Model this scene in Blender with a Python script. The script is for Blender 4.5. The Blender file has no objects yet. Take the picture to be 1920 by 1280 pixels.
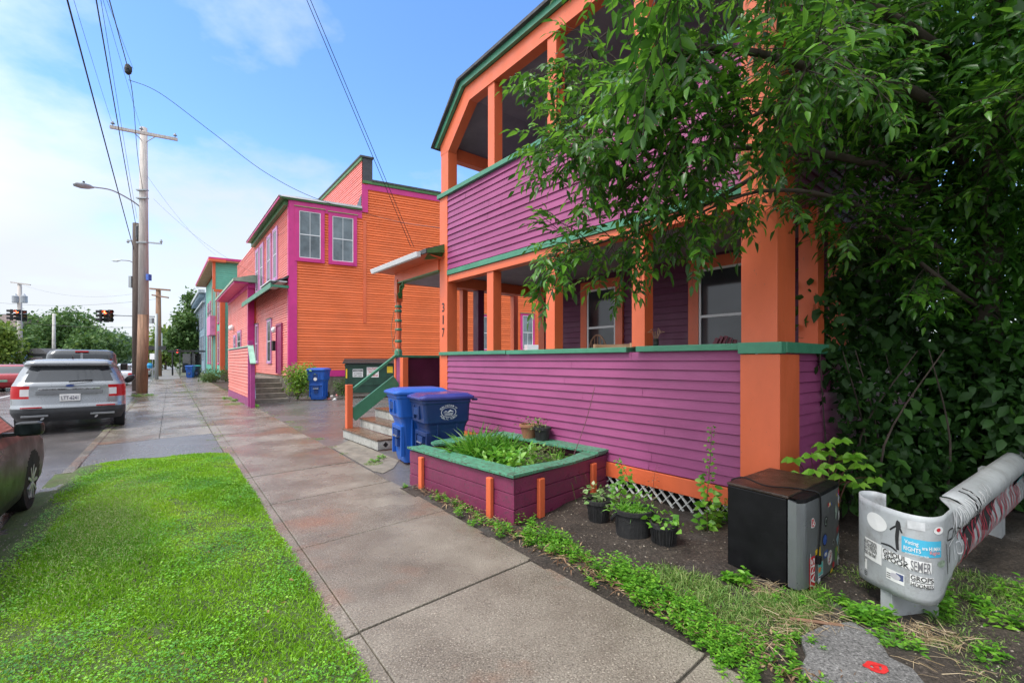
import bpy, bmesh, math, random
import numpy as np
from mathutils import Vector, Matrix
random.seed(7); rng = np.random.default_rng(7)
SC = bpy.context.scene; COL = SC.collection
F = 853.0; HZ = 676.0; EYE = 1.6
EXPO=1.3; CLOUD=(2.4,2.5,2.68,1); SKYS=.15; SUNE=1.3; SUNA=20
def P(px, py, Y): return Vector(((px-960)/F*Y, Y, EYE-(py-HZ)*Y/F))
def G(px, py, z=0.0):
    Y = (EYE-z)*F/(py-HZ); return Vector(((px-960)/F*Y, Y, z))
# ---------------------------------------------------------------- materials
MATS = {}
def newmat(name):
    m = bpy.data.materials.new(name); m.use_nodes = True
    nt = m.node_tree; nt.nodes.clear()
    out = nt.nodes.new('ShaderNodeOutputMaterial'); b = nt.nodes.new('ShaderNodeBsdfPrincipled')
    nt.links.new(b.outputs[0], out.inputs[0]); return m, nt, b, out
def N(nt, t, **kw):
    n = nt.nodes.new(t)
    for k, v in kw.items():
        if k in n.inputs: n.inputs[k].default_value = v
        else: setattr(n, k, v)
    return n
def noise(nt, vec, scale, detail=4, rough=.6):
    n = N(nt, 'ShaderNodeTexNoise'); n.inputs['Scale'].default_value = scale
    n.inputs['Detail'].default_value = detail; n.inputs['Roughness'].default_value = rough
    nt.links.new(vec, n.inputs['Vector']); return n.outputs[0]
def coords(nt, kind='Object', scale=(1, 1, 1)):
    tc = N(nt, 'ShaderNodeTexCoord')
    if scale == (1, 1, 1): return tc.outputs[kind]
    mp = N(nt, 'ShaderNodeMapping'); mp.inputs['Scale'].default_value = scale
    nt.links.new(tc.outputs[kind], mp.inputs['Vector']); return mp.outputs[0]
def ramp(nt, fac, stops):
    r = N(nt, 'ShaderNodeValToRGB'); e = r.color_ramp.elements
    while len(e) < len(stops): e.new(.5)
    for i, (p, c) in enumerate(stops):
        e[i].position = p; e[i].color = tuple(c)+(1,) if len(c) == 3 else c
    nt.links.new(fac, r.inputs[0]); return r.outputs[0]
def mixc(nt, fac, a, b):
    m = N(nt, 'ShaderNodeMix', data_type='RGBA')
    for s, v in ((0, fac), (6, a), (7, b)):
        if isinstance(v, (int, float)): m.inputs[s].default_value = v
        elif isinstance(v, tuple): m.inputs[s].default_value = v+(1,) if len(v) == 3 else v
        else: nt.links.new(v, m.inputs[s])
    return m.outputs[2]
def bump(nt, b, h, strength=.3, dist=.01):
    n = N(nt, 'ShaderNodeBump'); n.inputs['Strength'].default_value = strength; n.inputs['Distance'].default_value = dist
    nt.links.new(h, n.inputs['Height']); nt.links.new(n.outputs[0], b.inputs['Normal'])
def M(name, col, rough=.5, var=.25, scale=3., bmp=.15, bs=60., metal=0., dirt=0., stretch=(1, 1, 1), dirtcol=(.05, .04, .03), emit=None, spec=.5, coat=0., chip=0., chipcol=(.3, .27, .22)):
    if name in MATS: return MATS[name]
    m, nt, b, out = newmat(name); v = coords(nt, 'Object', stretch)
    n1 = noise(nt, v, scale, 5)
    lo = tuple(c*(1-var) for c in col); hi = tuple(min(1, c*(1+var*.8)+.004) for c in col)
    c = ramp(nt, n1, [(.3, lo), (.7, hi)])
    if dirt > 0:
        n2 = noise(nt, v, scale*2.7+1, 8, .7)
        f = ramp(nt, n2, [(.52, (0, 0, 0)), (.75, (dirt,)*3)]); c = mixc(nt, f, c, dirtcol)
    if chip > 0:
        n3 = noise(nt, v, 28, 6, .75)
        f = ramp(nt, n3, [(.66-chip*.12, (0, 0, 0)), (.69-chip*.12, (1, 1, 1))]); c = mixc(nt, f, c, chipcol)
    nt.links.new(c, b.inputs['Base Color'])
    r = ramp(nt, noise(nt, v, scale*1.7, 4), [(.3, (max(0, rough-.12),)*3), (.7, (min(1, rough+.12),)*3)])
    nt.links.new(r, b.inputs['Roughness'])
    b.inputs['Metallic'].default_value = metal; b.inputs['Specular IOR Level'].default_value = spec; b.inputs['Coat Weight'].default_value = coat
    if bmp > 0: bump(nt, b, noise(nt, v, bs, 4), bmp)
    if emit:
        b.inputs['Emission Color'].default_value = col+(1,); b.inputs['Emission Strength'].default_value = emit
    MATS[name] = m; return m
def leafmat(name, c1, c2, c3, trans=.35, rough=.42):
    m, nt, b, out = newmat(name)
    at = N(nt, 'ShaderNodeAttribute', attribute_name='tint')
    c = ramp(nt, at.outputs['Fac'], [(0, c1), (.55, c2), (1, c3)])
    nt.links.new(c, b.inputs['Base Color']); b.inputs['Roughness'].default_value = rough
    t = N(nt, 'ShaderNodeBsdfTranslucent'); mx = N(nt, 'ShaderNodeMixShader'); mx.inputs[0].default_value = trans
    hs = N(nt, 'ShaderNodeHueSaturation'); hs.inputs['Value'].default_value = 1.5; hs.inputs['Hue'].default_value = .485
    nt.links.new(c, hs.inputs['Color']); nt.links.new(hs.outputs[0], t.inputs['Color'])
    nt.links.new(b.outputs[0], mx.inputs[1]); nt.links.new(t.outputs[0], mx.inputs[2]); nt.links.new(mx.outputs[0], out.inputs[0])
    return m
# ---------------------------------------------------------------- object helpers
ROOT = {}
def tag(o, label=None, cat=None, group=None, kind=None):
    if label: o['label'] = label
    if cat: o['category'] = cat
    if group: o['group'] = group
    if kind: o['kind'] = kind
    return o
def thing(name, loc, label, cat, group=None, rz=0.):
    o = bpy.data.objects.new(name, None); o.empty_display_size = .2; COL.objects.link(o)
    o.location = loc; o.rotation_euler = (0, 0, rz); tag(o, label, cat, group)
    ROOT[o] = Matrix.Translation(Vector(loc)) @ Matrix.Rotation(rz, 4, 'Z'); return o
def link(name, me, m, parent=None, smooth=False, bevel=0, world=True, label=None):
    o = bpy.data.objects.new(name, me); COL.objects.link(o)
    ms = m if isinstance(m, (list, tuple)) else [m]
    for x in ms: me.materials.append(x)
    if parent is not None:
        o.parent = parent; ROOT[o] = ROOT[parent]
        if world: me.transform(ROOT[parent].inverted())
    else: ROOT[o] = Matrix.Identity(4)
    if smooth:
        me.polygons.foreach_set('use_smooth', [True]*len(me.polygons))
    if bevel:
        md = o.modifiers.new('bevel', 'BEVEL'); md.width = bevel; md.segments = 2; md.limit_method = 'ANGLE'; md.angle_limit = math.radians(40)
    if label: o['label'] = label
    return o
class Fr:
    def __init__(s, o, a, b=None):
        s.o = Vector((o[0], o[1], 0)); s.a = Vector((a[0], a[1], 0)).normalized()
        s.b = Vector((b[0], b[1], 0)).normalized() if b is not None else Vector((-s.a.y, s.a.x, 0))
    def p(s, a, b, z): return s.o + s.a*a + s.b*b + Vector((0, 0, z))
    def apx(s, px, b=0.):
        r = (px-960)/F; q = s.o + s.b*b
        return (r*q.y-q.x)/(s.a.x-r*s.a.y)
    def zpx(s, px, py, b=0.):
        q = s.p(s.apx(px, b), b, 0); return EYE-(py-HZ)*q.y/F
class MB:
    def __init__(s): s.v = []; s.f = []; s.mi = []; s.cur = 0
    def add(s, vs, fs):
        k = len(s.v); s.v += [tuple(v) for v in vs]; s.f += [tuple(i+k for i in f) for f in fs]; s.mi += [s.cur]*len(fs); return s
    def box(s, fr, a0, a1, b0, b1, z0, z1):
        vs = [fr.p(a, b, z) for z in (z0, z1) for b in (b0, b1) for a in (a0, a1)]
        return s.add(vs, [(0, 2, 3, 1), (4, 5, 7, 6), (0, 1, 5, 4), (2, 6, 7, 3), (0, 4, 6, 2), (1, 3, 7, 5)])
    def quad(s, *pts): return s.add(pts, [tuple(range(len(pts)))])
    def prism(s, pts, ext):
        n = len(pts); e = Vector(ext); vs = list(pts)+[Vector(p)+e for p in pts]
        return s.add(vs, [tuple(range(n))[::-1], tuple(range(n, 2*n))]+[(i, (i+1) % n, n+(i+1) % n, n+i) for i in range(n)])
    def beam(s, p0, p1, w, h, up=(0, 0, 1)):
        p0 = Vector(p0); p1 = Vector(p1); d = (p1-p0).normalized(); up = Vector(up); x = d.cross(up)
        if x.length < 1e-3: x = d.cross(Vector((1, 0, 0)))
        x.normalize(); y = x.cross(d).normalized()
        vs = [q+x*i*w/2+y*j*h/2 for q in (p0, p1) for i, j in ((-1, -1), (1, -1), (1, 1), (-1, 1))]
        return s.add(vs, [(0, 1, 2, 3), (7, 6, 5, 4), (0, 4, 5, 1), (1, 5, 6, 2), (2, 6, 7, 3), (3, 7, 4, 0)])
    def tube(s, pts, r, n=8, cap=True):
        pts = [Vector(p) for p in pts]; rs = r if isinstance(r, (list, tuple)) else [r]*len(pts)
        vs = []; fs = []; ref = None
        for i, p in enumerate(pts):
            d = (pts[min(i+1, len(pts)-1)]-pts[max(i-1, 0)]).normalized()
            if ref is None or abs(ref.dot(d)) > .98: ref = Vector((0, 0, 1)) if abs(d.z) < .9 else Vector((1, 0, 0))
            x = d.cross(ref).normalized(); y = x.cross(d); ref = y
            for k in range(n):
                t = 2*math.pi*k/n; vs.append(p+x*math.cos(t)*rs[i]+y*math.sin(t)*rs[i])
        for i in range(len(pts)-1):
            for k in range(n): fs.append((i*n+k, i*n+(k+1) % n, (i+1)*n+(k+1) % n, (i+1)*n+k))
        if cap: fs.append(tuple(range(n))[::-1]); fs.append(tuple(range((len(pts)-1)*n, len(pts)*n)))
        return s.add(vs, fs)
    def lathe(s, c, prof, n=20, ax=(0, 0, 1), ov=(1, 1)):
        c = Vector(c); ax = Vector(ax).normalized(); x = ax.orthogonal().normalized(); y = ax.cross(x)
        if abs(ax.z) > .99: x = Vector((1, 0, 0)); y = Vector((0, 1, 0))
        vs = []; fs = []
        for r, h in prof:
            for k in range(n):
                t = 2*math.pi*k/n; vs.append(c+ax*h+x*math.cos(t)*r*ov[0]+y*math.sin(t)*r*ov[1])
        for i in range(len(prof)-1):
            for k in range(n): fs.append((i*n+k, i*n+(k+1) % n, (i+1)*n+(k+1) % n, (i+1)*n+k))
        fs.append(tuple(range(n))[::-1]); fs.append(tuple(range((len(prof)-1)*n, len(prof)*n)))
        return s.add(vs, fs)
    def siding(s, p0, p1, out, z0, z1, pitch, dep=.014, jit=.0):
        p0 = Vector((p0[0], p0[1], 0)); p1 = Vector((p1[0], p1[1], 0)); o = Vector((out[0], out[1], 0)).normalized()*dep
        n = max(1, round((z1-z0)/pitch)); h = (z1-z0)/n
        for k in range(n):
            a = Vector((0, 0, z0+k*h)); b = Vector((0, 0, z0+(k+1)*h)); j0 = random.uniform(-jit, jit); j1 = random.uniform(-jit, jit)
            o1 = o*(1+random.uniform(-.25, .25))
            g = Vector((0, 0, dep*.45)); r_ = o*.5
            A = p0+a+g+o1+Vector((0, 0, j0)); B = p1+a+g+o1+Vector((0, 0, j1))
            T0_, T1_ = p0+b, p1+b; Lb = (p1-p0).length
            if dep < .02 and Lb > 3:
                cuts = [0]+sorted(random.uniform(.1, .9) for _ in range(random.choice((1, 1, 2))))+[1]
                for c0, c1 in zip(cuts, cuts[1:]):
                    e0 = c0+(.0012/Lb*2 if c0 > 0 else 0); e1 = c1-(.0012/Lb*2 if c1 < 1 else 0); q0 = o*random.uniform(-.12, .12); zj = [Vector((0, 0, random.uniform(-.0016, .0016))) for _ in (0, 1)]
                    s.add([A.lerp(B, e0)+q0+zj[0], A.lerp(B, e1)+q0+zj[1], T0_.lerp(T1_, e1), T0_.lerp(T1_, e0)], [(0, 1, 2, 3)])
            else: s.add([A, B, T1_, T0_], [(0, 1, 2, 3)])
            s.add([p0+a+g-r_, p1+a+g-r_, B, A], [(0, 1, 2, 3)]); s.add([p0+a, p1+a, p1+a+g-r_, p0+a+g-r_], [(0, 1, 2, 3)])
        return s
    def build(s, name, m, parent=None, smooth=False, bevel=0, world=True, label=None):
        me = bpy.data.meshes.new(name); me.from_pydata(s.v, [], s.f); me.polygons.foreach_set('material_index', s.mi); me.update()
        return link(name, me, m, parent, smooth, bevel, world, label)
def sag(p0, p1, drop, n=14):
    p0 = Vector(p0); p1 = Vector(p1)
    return [p0.lerp(p1, i/n)-Vector((0, 0, drop*4*(i/n)*(1-i/n))) for i in range(n+1)]
def smoothpath(pts, n=8):
    pts = [Vector(p) for p in pts]; out = []
    for i in range(len(pts)-1):
        a = pts[max(i-1, 0)]; b = pts[i]; c = pts[i+1]; d = pts[min(i+2, len(pts)-1)]
        for k in range(n):
            t = k/n; out.append(.5*((2*b)+(c-a)*t+(2*a-5*b+4*c-d)*t*t+(3*b-a-3*c+d)*t**3))
    out.append(pts[-1]); return out
def textmesh(body, size=1., extr=.0, spacing=1.):
    cu = bpy.data.curves.new('t', 'FONT'); cu.body = body; cu.size = size; cu.extrude = extr; cu.align_x = 'CENTER'; cu.align_y = 'CENTER'; cu.resolution_u = 4; cu.space_character = spacing; cu.offset = size*.012
    o = bpy.data.objects.new('t', cu); COL.objects.link(o); dg = bpy.context.evaluated_depsgraph_get(); dg.update()
    me = bpy.data.meshes.new_from_object(o.evaluated_get(dg)); COL.objects.unlink(o); bpy.data.objects.remove(o); bpy.data.curves.remove(cu); return me
def text_on(mb, body, c, xd, yd, w, h):
    """writing laid on a plane: centre c, unit right xd, unit up yd, fitted into w x h"""
    me = textmesh(body); xs = [v.co.x for v in me.vertices]; ys = [v.co.y for v in me.vertices]
    if not xs: return
    cx = (max(xs)+min(xs))/2; cy = (max(ys)+min(ys))/2; sx = w/(max(xs)-min(xs)); sy = h/(max(ys)-min(ys))
    c = Vector(c); xd = Vector(xd); yd = Vector(yd)
    mb.add([c+xd*(v.co.x-cx)*sx+yd*(v.co.y-cy)*sy for v in me.vertices], [tuple(p.vertices) for p in me.polygons]); bpy.data.meshes.remove(me)
def text_map(mb, body, u, v, w, h, fn):
    me = textmesh(body); xs = [q.co.x for q in me.vertices]; ys = [q.co.y for q in me.vertices]
    cx = (max(xs)+min(xs))/2; cy = (max(ys)+min(ys))/2; sx = w/(max(xs)-min(xs)); sy = h/(max(ys)-min(ys))
    mb.add([fn(u+(q.co.x-cx)*sx, v+(q.co.y-cy)*sy) for q in me.vertices], [tuple(p.vertices) for p in me.polygons]); bpy.data.meshes.remove(me)
# ---------------------------------------------------------------- leaves in numpy
LT = np.array([(0, 0, 0), (.3, .5, .07), (.3, 0, 0), (.3, -.5, .07), (.66, .36, 0), (.66, 0, -.05), (.66, -.36, 0), (1, 0, -.16)], float)
LF = [(0, 2, 1), (0, 3, 2), (1, 2, 5, 4), (2, 3, 6, 5), (4, 5, 7), (5, 6, 7)]
RT = np.array([(0, 0, 0), (.45, .5, .08), (1, 0, -.08), (.45, -.5, .08)], float); RF = [(0, 1, 2), (0, 2, 3)]
BT = np.array([(0, .5, 0), (0, -.5, 0), (.5, .4, .0), (.5, -.4, .0), (1, 0, 0)], float); BF = [(0, 1, 3, 2), (2, 3, 4)]
def unit(a): return a/np.maximum(np.linalg.norm(a, axis=-1, keepdims=True), 1e-9)
def instmesh(name, base, d, nr, L, W, T=LT, FA=LF, tint=None, bend=None):
    n = len(base); d = unit(d); side = unit(np.cross(nr, d)); nn = np.cross(d, side); k = len(T)
    L = np.broadcast_to(L, (n,)); W = np.broadcast_to(W, (n,))
    V = base[:, None, :]+d[:, None, :]*(T[None, :, 0:1]*L[:, None, None])+side[:, None, :]*(T[None, :, 1:2]*W[:, None, None])+nn[:, None, :]*(T[None, :, 2:3]*L[:, None, None])
    if bend is not None: V[:, :, 2] -= (T[None, :, 0]**2)*(bend*L)[:, None]
    V = V.reshape(-1, 3)
    me = bpy.data.meshes.new(name); me.vertices.add(n*k); me.vertices.foreach_set('co', V.ravel())
    off = (np.arange(n)*k)[:, None]; tmpl = np.concatenate([np.array(f) for f in FA]); lens = np.array([len(f) for f in FA])
    loops = (off+tmpl[None, :]).ravel(); starts = np.concatenate([[0], np.cumsum(np.tile(lens, n))[:-1]])
    me.loops.add(len(loops)); me.loops.foreach_set('vertex_index', loops); me.polygons.add(n*len(FA)); me.polygons.foreach_set('loop_start', starts)
    me.update(calc_edges=True); me.validate()
    if tint is None: tint = rng.random(n)
    at = me.attributes.new('tint', 'FLOAT', 'POINT'); at.data.foreach_set('value', np.repeat(np.clip(tint, 0, 1), k))
    me.polygons.foreach_set('use_smooth', [True]*len(me.polygons)); return me
def arr(l): return np.array([tuple(x) for x in l], float)
def crown(name, m, parent, blobs, n, size, up=.5, T=RT, FA=RF, ratio=.55, clump=9, tintb=.0, droop=.3):
    """leaf clumps scattered through ellipsoid blobs [(centre, (rx,ry,rz))]"""
    B = []; D = []; vol = np.array([b[1][0]*b[1][1]*b[1][2] for b in blobs]); pr = vol**.66; pr /= pr.sum()
    nc = max(1, n//clump); pick = rng.choice(len(blobs), nc, p=pr); C = np.array([tuple(b[0]) for b in blobs])[pick]; R = np.array([b[1] for b in blobs])[pick]
    u = unit(rng.normal(size=(nc, 3))); rad = .55+.5*rng.random(nc)**.6
    cc = C+u*R*rad[:, None]; ct = rng.random(nc)*.6
    base = np.repeat(cc, clump, 0)+rng.normal(size=(nc*clump, 3))*size*1.1; out = np.repeat(u, clump, 0)
    d = unit(out*.6+rng.normal(size=base.shape)*.8+np.array([0, 0, -droop])); nr = unit(np.array([0, 0, up])+rng.normal(size=base.shape)*.6+out*.4)
    L = size*(.38+1.1*rng.random(len(base)))*np.repeat(.75+.5*rng.random(nc), clump)
    tint = np.repeat(ct, clump)+rng.random(len(base))*.4+tintb
    return link(name, instmesh(name, base, d, nr, L, L*ratio, T, FA, tint), m, parent)
# ================================================================ camera, light, sky
cam = bpy.data.cameras.new('camera'); co = bpy.data.objects.new('camera', cam); COL.objects.link(co); SC.camera = co
co.location = (0, 0, EYE); co.rotation_euler = (math.pi/2, 0, 0); cam.sensor_width = 36; cam.lens = F/1920*36
cam.shift_y = (HZ-640)/1920; cam.clip_start = .05; cam.clip_end = 3000
SC.view_settings.view_transform = 'Standard'; SC.view_settings.look = 'None'; SC.view_settings.exposure = EXPO; SC.view_settings.gamma = 1
w = bpy.data.worlds.new("World"); SC.world = w; w.use_nodes = True; nt = w.node_tree; nt.nodes.clear()
SUN = Vector((-.42, -.30, .86)).normalized()
sky = N(nt, 'ShaderNodeTexSky', sky_type='NISHITA', sun_disc=False, sun_elevation=math.asin(SUN.z), sun_rotation=math.atan2(SUN.x, SUN.y), air_density=1.0, dust_density=.6, ozone_density=2.2, altitude=100)
tc = N(nt, 'ShaderNodeTexCoord'); sx = N(nt, 'ShaderNodeSeparateXYZ'); nt.links.new(tc.outputs['Generated'], sx.inputs[0])
def mth(op, a, b=None, c=None):
    n = N(nt, 'ShaderNodeMath', operation=op)
    for i, x in enumerate((a, b, c)):
        if x is None: continue
        if isinstance(x, (int, float)): n.inputs[i].default_value = x
        else: nt.links.new(x, n.inputs[i])
    return n.outputs[0]
zz = mth('MAXIMUM', sx.outputs[2], 0.); den = mth('ADD', zz, .22)
cv = N(nt, 'ShaderNodeCombineXYZ'); nt.links.new(mth('DIVIDE', sx.outputs[0], den), cv.inputs[0]); nt.links.new(mth('DIVIDE', sx.outputs[1], den), cv.inputs[1])
n1 = noise(nt, cv.outputs[0], 1.25, 7, .55)
n1b = N(nt, 'ShaderNodeMapping'); n1b.inputs['Location'].default_value = (3.1, 7.7, 0)
low = mth('SUBTRACT', 1.0, mth('MULTIPLY', zz, 2.15)); low = mth('MAXIMUM', low, 0.0)
westm = mth('MAXIMUM', mth('MULTIPLY', sx.outputs[0], -.28), -.05)
behind = mth('MAXIMUM', mth('SUBTRACT', mth('MULTIPLY', zz, 1.3), mth('ADD', mth('MULTIPLY', sx.outputs[1], .9), .25)), 0.0)
cl = mth('ADD', mth('ADD', mth('ADD', n1, mth('MULTIPLY', mth('POWER', low, 1.3), .42)), westm), mth('MULTIPLY', behind, .9))
vd = N(nt, 'ShaderNodeVectorMath', operation='DOT_PRODUCT'); nt.links.new(tc.outputs['Generated'], vd.inputs[0]); vd.inputs[1].default_value = SUN
glow = ramp(nt, vd.outputs['Value'], [(.25, (0, 0, 0)), (1.0, (1, 1, 1))])
cf = ramp(nt, cl, [(.60, (0, 0, 0)), (.70, (.42, .42, .42)), (.80, (.75, .75, .75)), (.98, (.96, .96, .96))])
skyc = N(nt, 'ShaderNodeHueSaturation'); skyc.inputs['Saturation'].default_value = 1.2; skyc.inputs['Hue'].default_value = .506; skyc.inputs['Value'].default_value = .98
nt.links.new(sky.outputs[0], skyc.inputs['Color'])
mc = N(nt, 'ShaderNodeMix', data_type='RGBA'); nt.links.new(cf, mc.inputs[0]); nt.links.new(skyc.outputs[0], mc.inputs[6]); nt.links.new(mixc(nt, glow, CLOUD, tuple(c*2.6 for c in CLOUD[:3])), mc.inputs[7])
bg = N(nt, 'ShaderNodeBackground'); bg.inputs['Strength'].default_value = SKYS; nt.links.new(mc.outputs[2], bg.inputs[0])
wo = N(nt, 'ShaderNodeOutputWorld'); nt.links.new(bg.outputs[0], wo.inputs[0])
sl = bpy.data.lights.new('sun', 'SUN'); sl.energy = SUNE; sl.angle = math.radians(SUNA); sl.color = (1, .95, .88)
so = bpy.data.objects.new('sun', sl); COL.objects.link(so); so.rotation_euler = (-SUN).to_track_quat('-Z', 'Y').to_euler(); so.location = (0, 0, 30)
# ================================================================ ground
S = Fr((0, 0), (-.6, .8), (.8, .6))            # a along the street, b towards the houses
def ab(p): return (-.6*p[0]+.8*p[1], .8*p[0]+.6*p[1])
def groundmat(name, c1, c2, c3=None, rough=(.3, .7), scale=.8, fine=90., bmp=.4, speck=.5, wet=.5, wetscale=.7, stretch=(1, 1, 1), bdist=.01, c3pos=(.55, .7)):
    m, nt, b, out = newmat(name); v = coords(nt, 'Object', stretch)
    c = ramp(nt, noise(nt, v, scale, 6), [(.35, c1), (.65, c2)])
    if c3: c = mixc(nt, ramp(nt, noise(nt, v, scale*.62, 5), [(c3pos[0], (0, 0, 0)), (c3pos[1], (.8, .8, .8))]), c, c3)
    f = noise(nt, v, fine, 3, .7)
    c = mixc(nt, ramp(nt, f, [(.35, (speck,)*3), (.5, (0, 0, 0))]), c, tuple(x*.35 for x in c1))
    c = mixc(nt, ramp(nt, f, [(.58, (0, 0, 0)), (.7, (speck,)*3)]), c, tuple(min(1, x*2.2) for x in c2))
    w = noise(nt, v, wetscale, 4)
    wf = ramp(nt, w, [(wet-.14, (0, 0, 0)), (wet+.14, (1, 1, 1))])
    nt.links.new(mixc(nt, mth2(nt, 'MULTIPLY', wf, .45), c, mixc(nt, .5, c, (0.0, 0., 0.))), b.inputs['Base Color'])
    nt.links.new(ramp(nt, w, [(wet-.16, (rough[1],)*3), (wet+.14, (rough[0],)*3)]), b.inputs['Roughness'])
    bump(nt, b, noise(nt, v, fine*.8, 5, .7), bmp, bdist); return m
def mth2(nt, op, a, b):
    n = N(nt, 'ShaderNodeMath', operation=op)
    for i, x in enumerate((a, b)):
        if isinstance(x, (int, float)): n.inputs[i].default_value = x
        else: nt.links.new(x, n.inputs[i])
    return n.outputs[0]
asph = groundmat('wet asphalt', (.11, .10, .10), (.18, .165, .16), (.22, .15, .13), (.06, .34), .5, 70, .35, .45, .46, .45)
drive = groundmat('driveway asphalt', (.12, .115, .112), (.20, .19, .185), (.22, .135, .115), (.12, .42), .6, 60, .5, .6, .5, .6)
conc = groundmat('damp concrete', (.185, .158, .125), (.31, .275, .225), (.37, .19, .12), (.10, .52), 1.3, 95, .6, .75, .45, .8, c3pos=(.54, .68))
soilm = groundmat('bare soil', (.030, .022, .016), (.075, .058, .045), (.11, .10, .09), (.45, .9), 2.5, 45, 1., .8, .6, 1.5, bdist=.03)
patch = groundmat('old asphalt with pale stones', (.10, .097, .095), (.19, .185, .18), (.07, .07, .07), (.5, .85), 2, 85, .8, .9, .7, 1.5)
def sheet(name, pts, z, m, kind='structure'):
    mb = MB(); mb.quad(*[Vector((p[0], p[1], z)) for p in pts]); return tag(mb.build(name, m), kind=kind)
def abq(*l): return [S.p(a, b, 0) for a, b in l]
sheet('ground', [(-400, -60), (400, -60), (400, 700), (-400, 700)], -.10, M('far ground', (.10, .11, .07), .8, .4, .05, .3, 8))
sheet('road', abq((-12, -1.02), (-12, -15), (260, -15), (260, -1.12)), -.07, asph)
# lane markings and far kerb strip
mb = MB()
for k in range(14): mb.quad(*[S.p(a, b, -.066) for a, b in ((6+k*12, -6.1), (9+k*12, -6.1), (9+k*12, -6.22), (6+k*12, -6.22))])
mb.quad(*[S.p(a, b, -.066) for a, b in ((49, -1.4), (49.5, -1.4), (49.5, -6), (49, -6))])
tag(mb.build('road_marking', M('road paint', (.6, .6, .58), .5, .2, 3)), kind='structure')
mb = MB(); mb.box(S, -10, 260, -19.5, -15, -.09, .04); tag(mb.build('far_pavement', conc), kind='structure')
# sidewalk: separate slabs with tooled joints
mb = MB(); a = -6.0; sm = M('joint', (.05, .045, .035), .9)
slab = [ab(G(650, 1180))[0]+1.49*k for k in range(-6, 34)]
def skew(a, b, z): return S.p(a+.10*(b-1.5), b, z)
def slabbox(mb, a0, a1, b0, b1, z0, z1):
    vs = [skew(a, b, z) for z in (z0, z1) for b in (b0, b1) for a in (a0, a1)]
    mb.add(vs, [(0, 2, 3, 1), (4, 5, 7, 6), (0, 1, 5, 4), (2, 6, 7, 3), (0, 4, 6, 2), (1, 3, 7, 5)])
for i, a0 in enumerate(slab):
    g = random.uniform(-.003, .003); e = random.uniform(-.015, .015)
    slabbox(mb, a0+.009, a0+1.481, .8965, 2.34+e, -.08, .0+g); slabbox(mb, a0+.009, a0+1.481, .74+.02*random.random(), .893, -.08, -.006+g)
tag(mb.build('sidewalk', conc, bevel=.006), kind='structure')
sheet('sidewalk_bed', abq((-8, .72), (-8, 2.36), (60, 2.36), (60, .72)), -.018, sm)
# verge beyond the lawn: asphalt apron, then slabs sloping to the road
mb = MB(); mb.quad(S.p(9.2, -1.1, -.06), S.p(12.0, -1.25, -.06), S.p(12.1, .735, -.012), S.p(9.2, .735, -.012))
tag(mb.build('apron', drive), kind='structure')
mb = MB()
for k in range(26):
    a0 = 12.1+k*1.5
    for b0, b1 in ((-1.18, -.2), (-.19, .73)):
        z = lambda b: -.012-.05*((.73-b)/1.9)
        d = random.uniform(-.006, .006)
        vs = [S.p(aa, b, zz_) for zz_ in (0, 1) for b in (b0, b1) for aa in (a0+.008, a0+1.49)]
        vs = [Vector((v.x, v.y, z(ab(v)[1])+d-(0 if v.z > .5 else .1))) for v in vs]
        mb.add(vs, [(0, 2, 3, 1), (4, 5, 7, 6), (0, 1, 5, 4), (2, 6, 7, 3), (0, 4, 6, 2), (1, 3, 7, 5)])
tag(mb.build('verge_paving', conc), kind='structure')
sheet('far_verge', abq((50, -1.1), (50, .7), (200, .7), (200, -1.1)), -.03, M('far concrete', (.2, .19, .175), .5))
mb = MB()
for k in range(36): mb.box(S, 9.3+k*1.5, 10.78+k*1.5, -1.28, -1.15, -.1, -.045)
tag(mb.build('kerb', conc, bevel=.01), kind='structure')
# driveway between the houses, and yard
mb = MB()
gx = [S.p(a, 2.345, -.014) for a in (5.6, 8, 12, 15.2)]
mb.quad(S.p(5.3, 2.345, -.014), S.p(24, 2.345, -.014), S.p(24, 14, -.014), S.p(5.3, 14, -.014)); tag(mb.build('driveway', drive), kind='structure')
sheet('side_yard', abq((24, 2.35), (60, 2.35), (60, 20), (24, 20)), -.03, soilm)
def bumpy(name, a0, a1, b0, b1, na, nb, zf, m):
    V = []; Fc = []
    for i in range(na+1):
        for j in range(nb+1):
            a = a0+(a1-a0)*i/na; b = b0+(b1-b0)*j/nb; q = S.p(a, b, 0); V.append((q.x, q.y, zf(a, b)))
    for i in range(na):
        for j in range(nb): k = i*(nb+1)+j; Fc.append((k, k+1, k+nb+2, k+nb+1))
    mb = MB(); mb.add(V, Fc); return tag(mb.build(name, m, smooth=True), kind='structure')
def h1(a, b): return .012*math.sin(a*3.1+b*2)+.010*math.sin(a*7.3-b*5.1)+.006*math.sin(a*17+b*13)
bumpy('planting_bed', -5, 5.45, 2.30, 9.5, 160, 130, lambda a, b: -.012+h1(a, b)+.03*min(1, max(0, (b-2.4)/1.2)), soilm)
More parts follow.
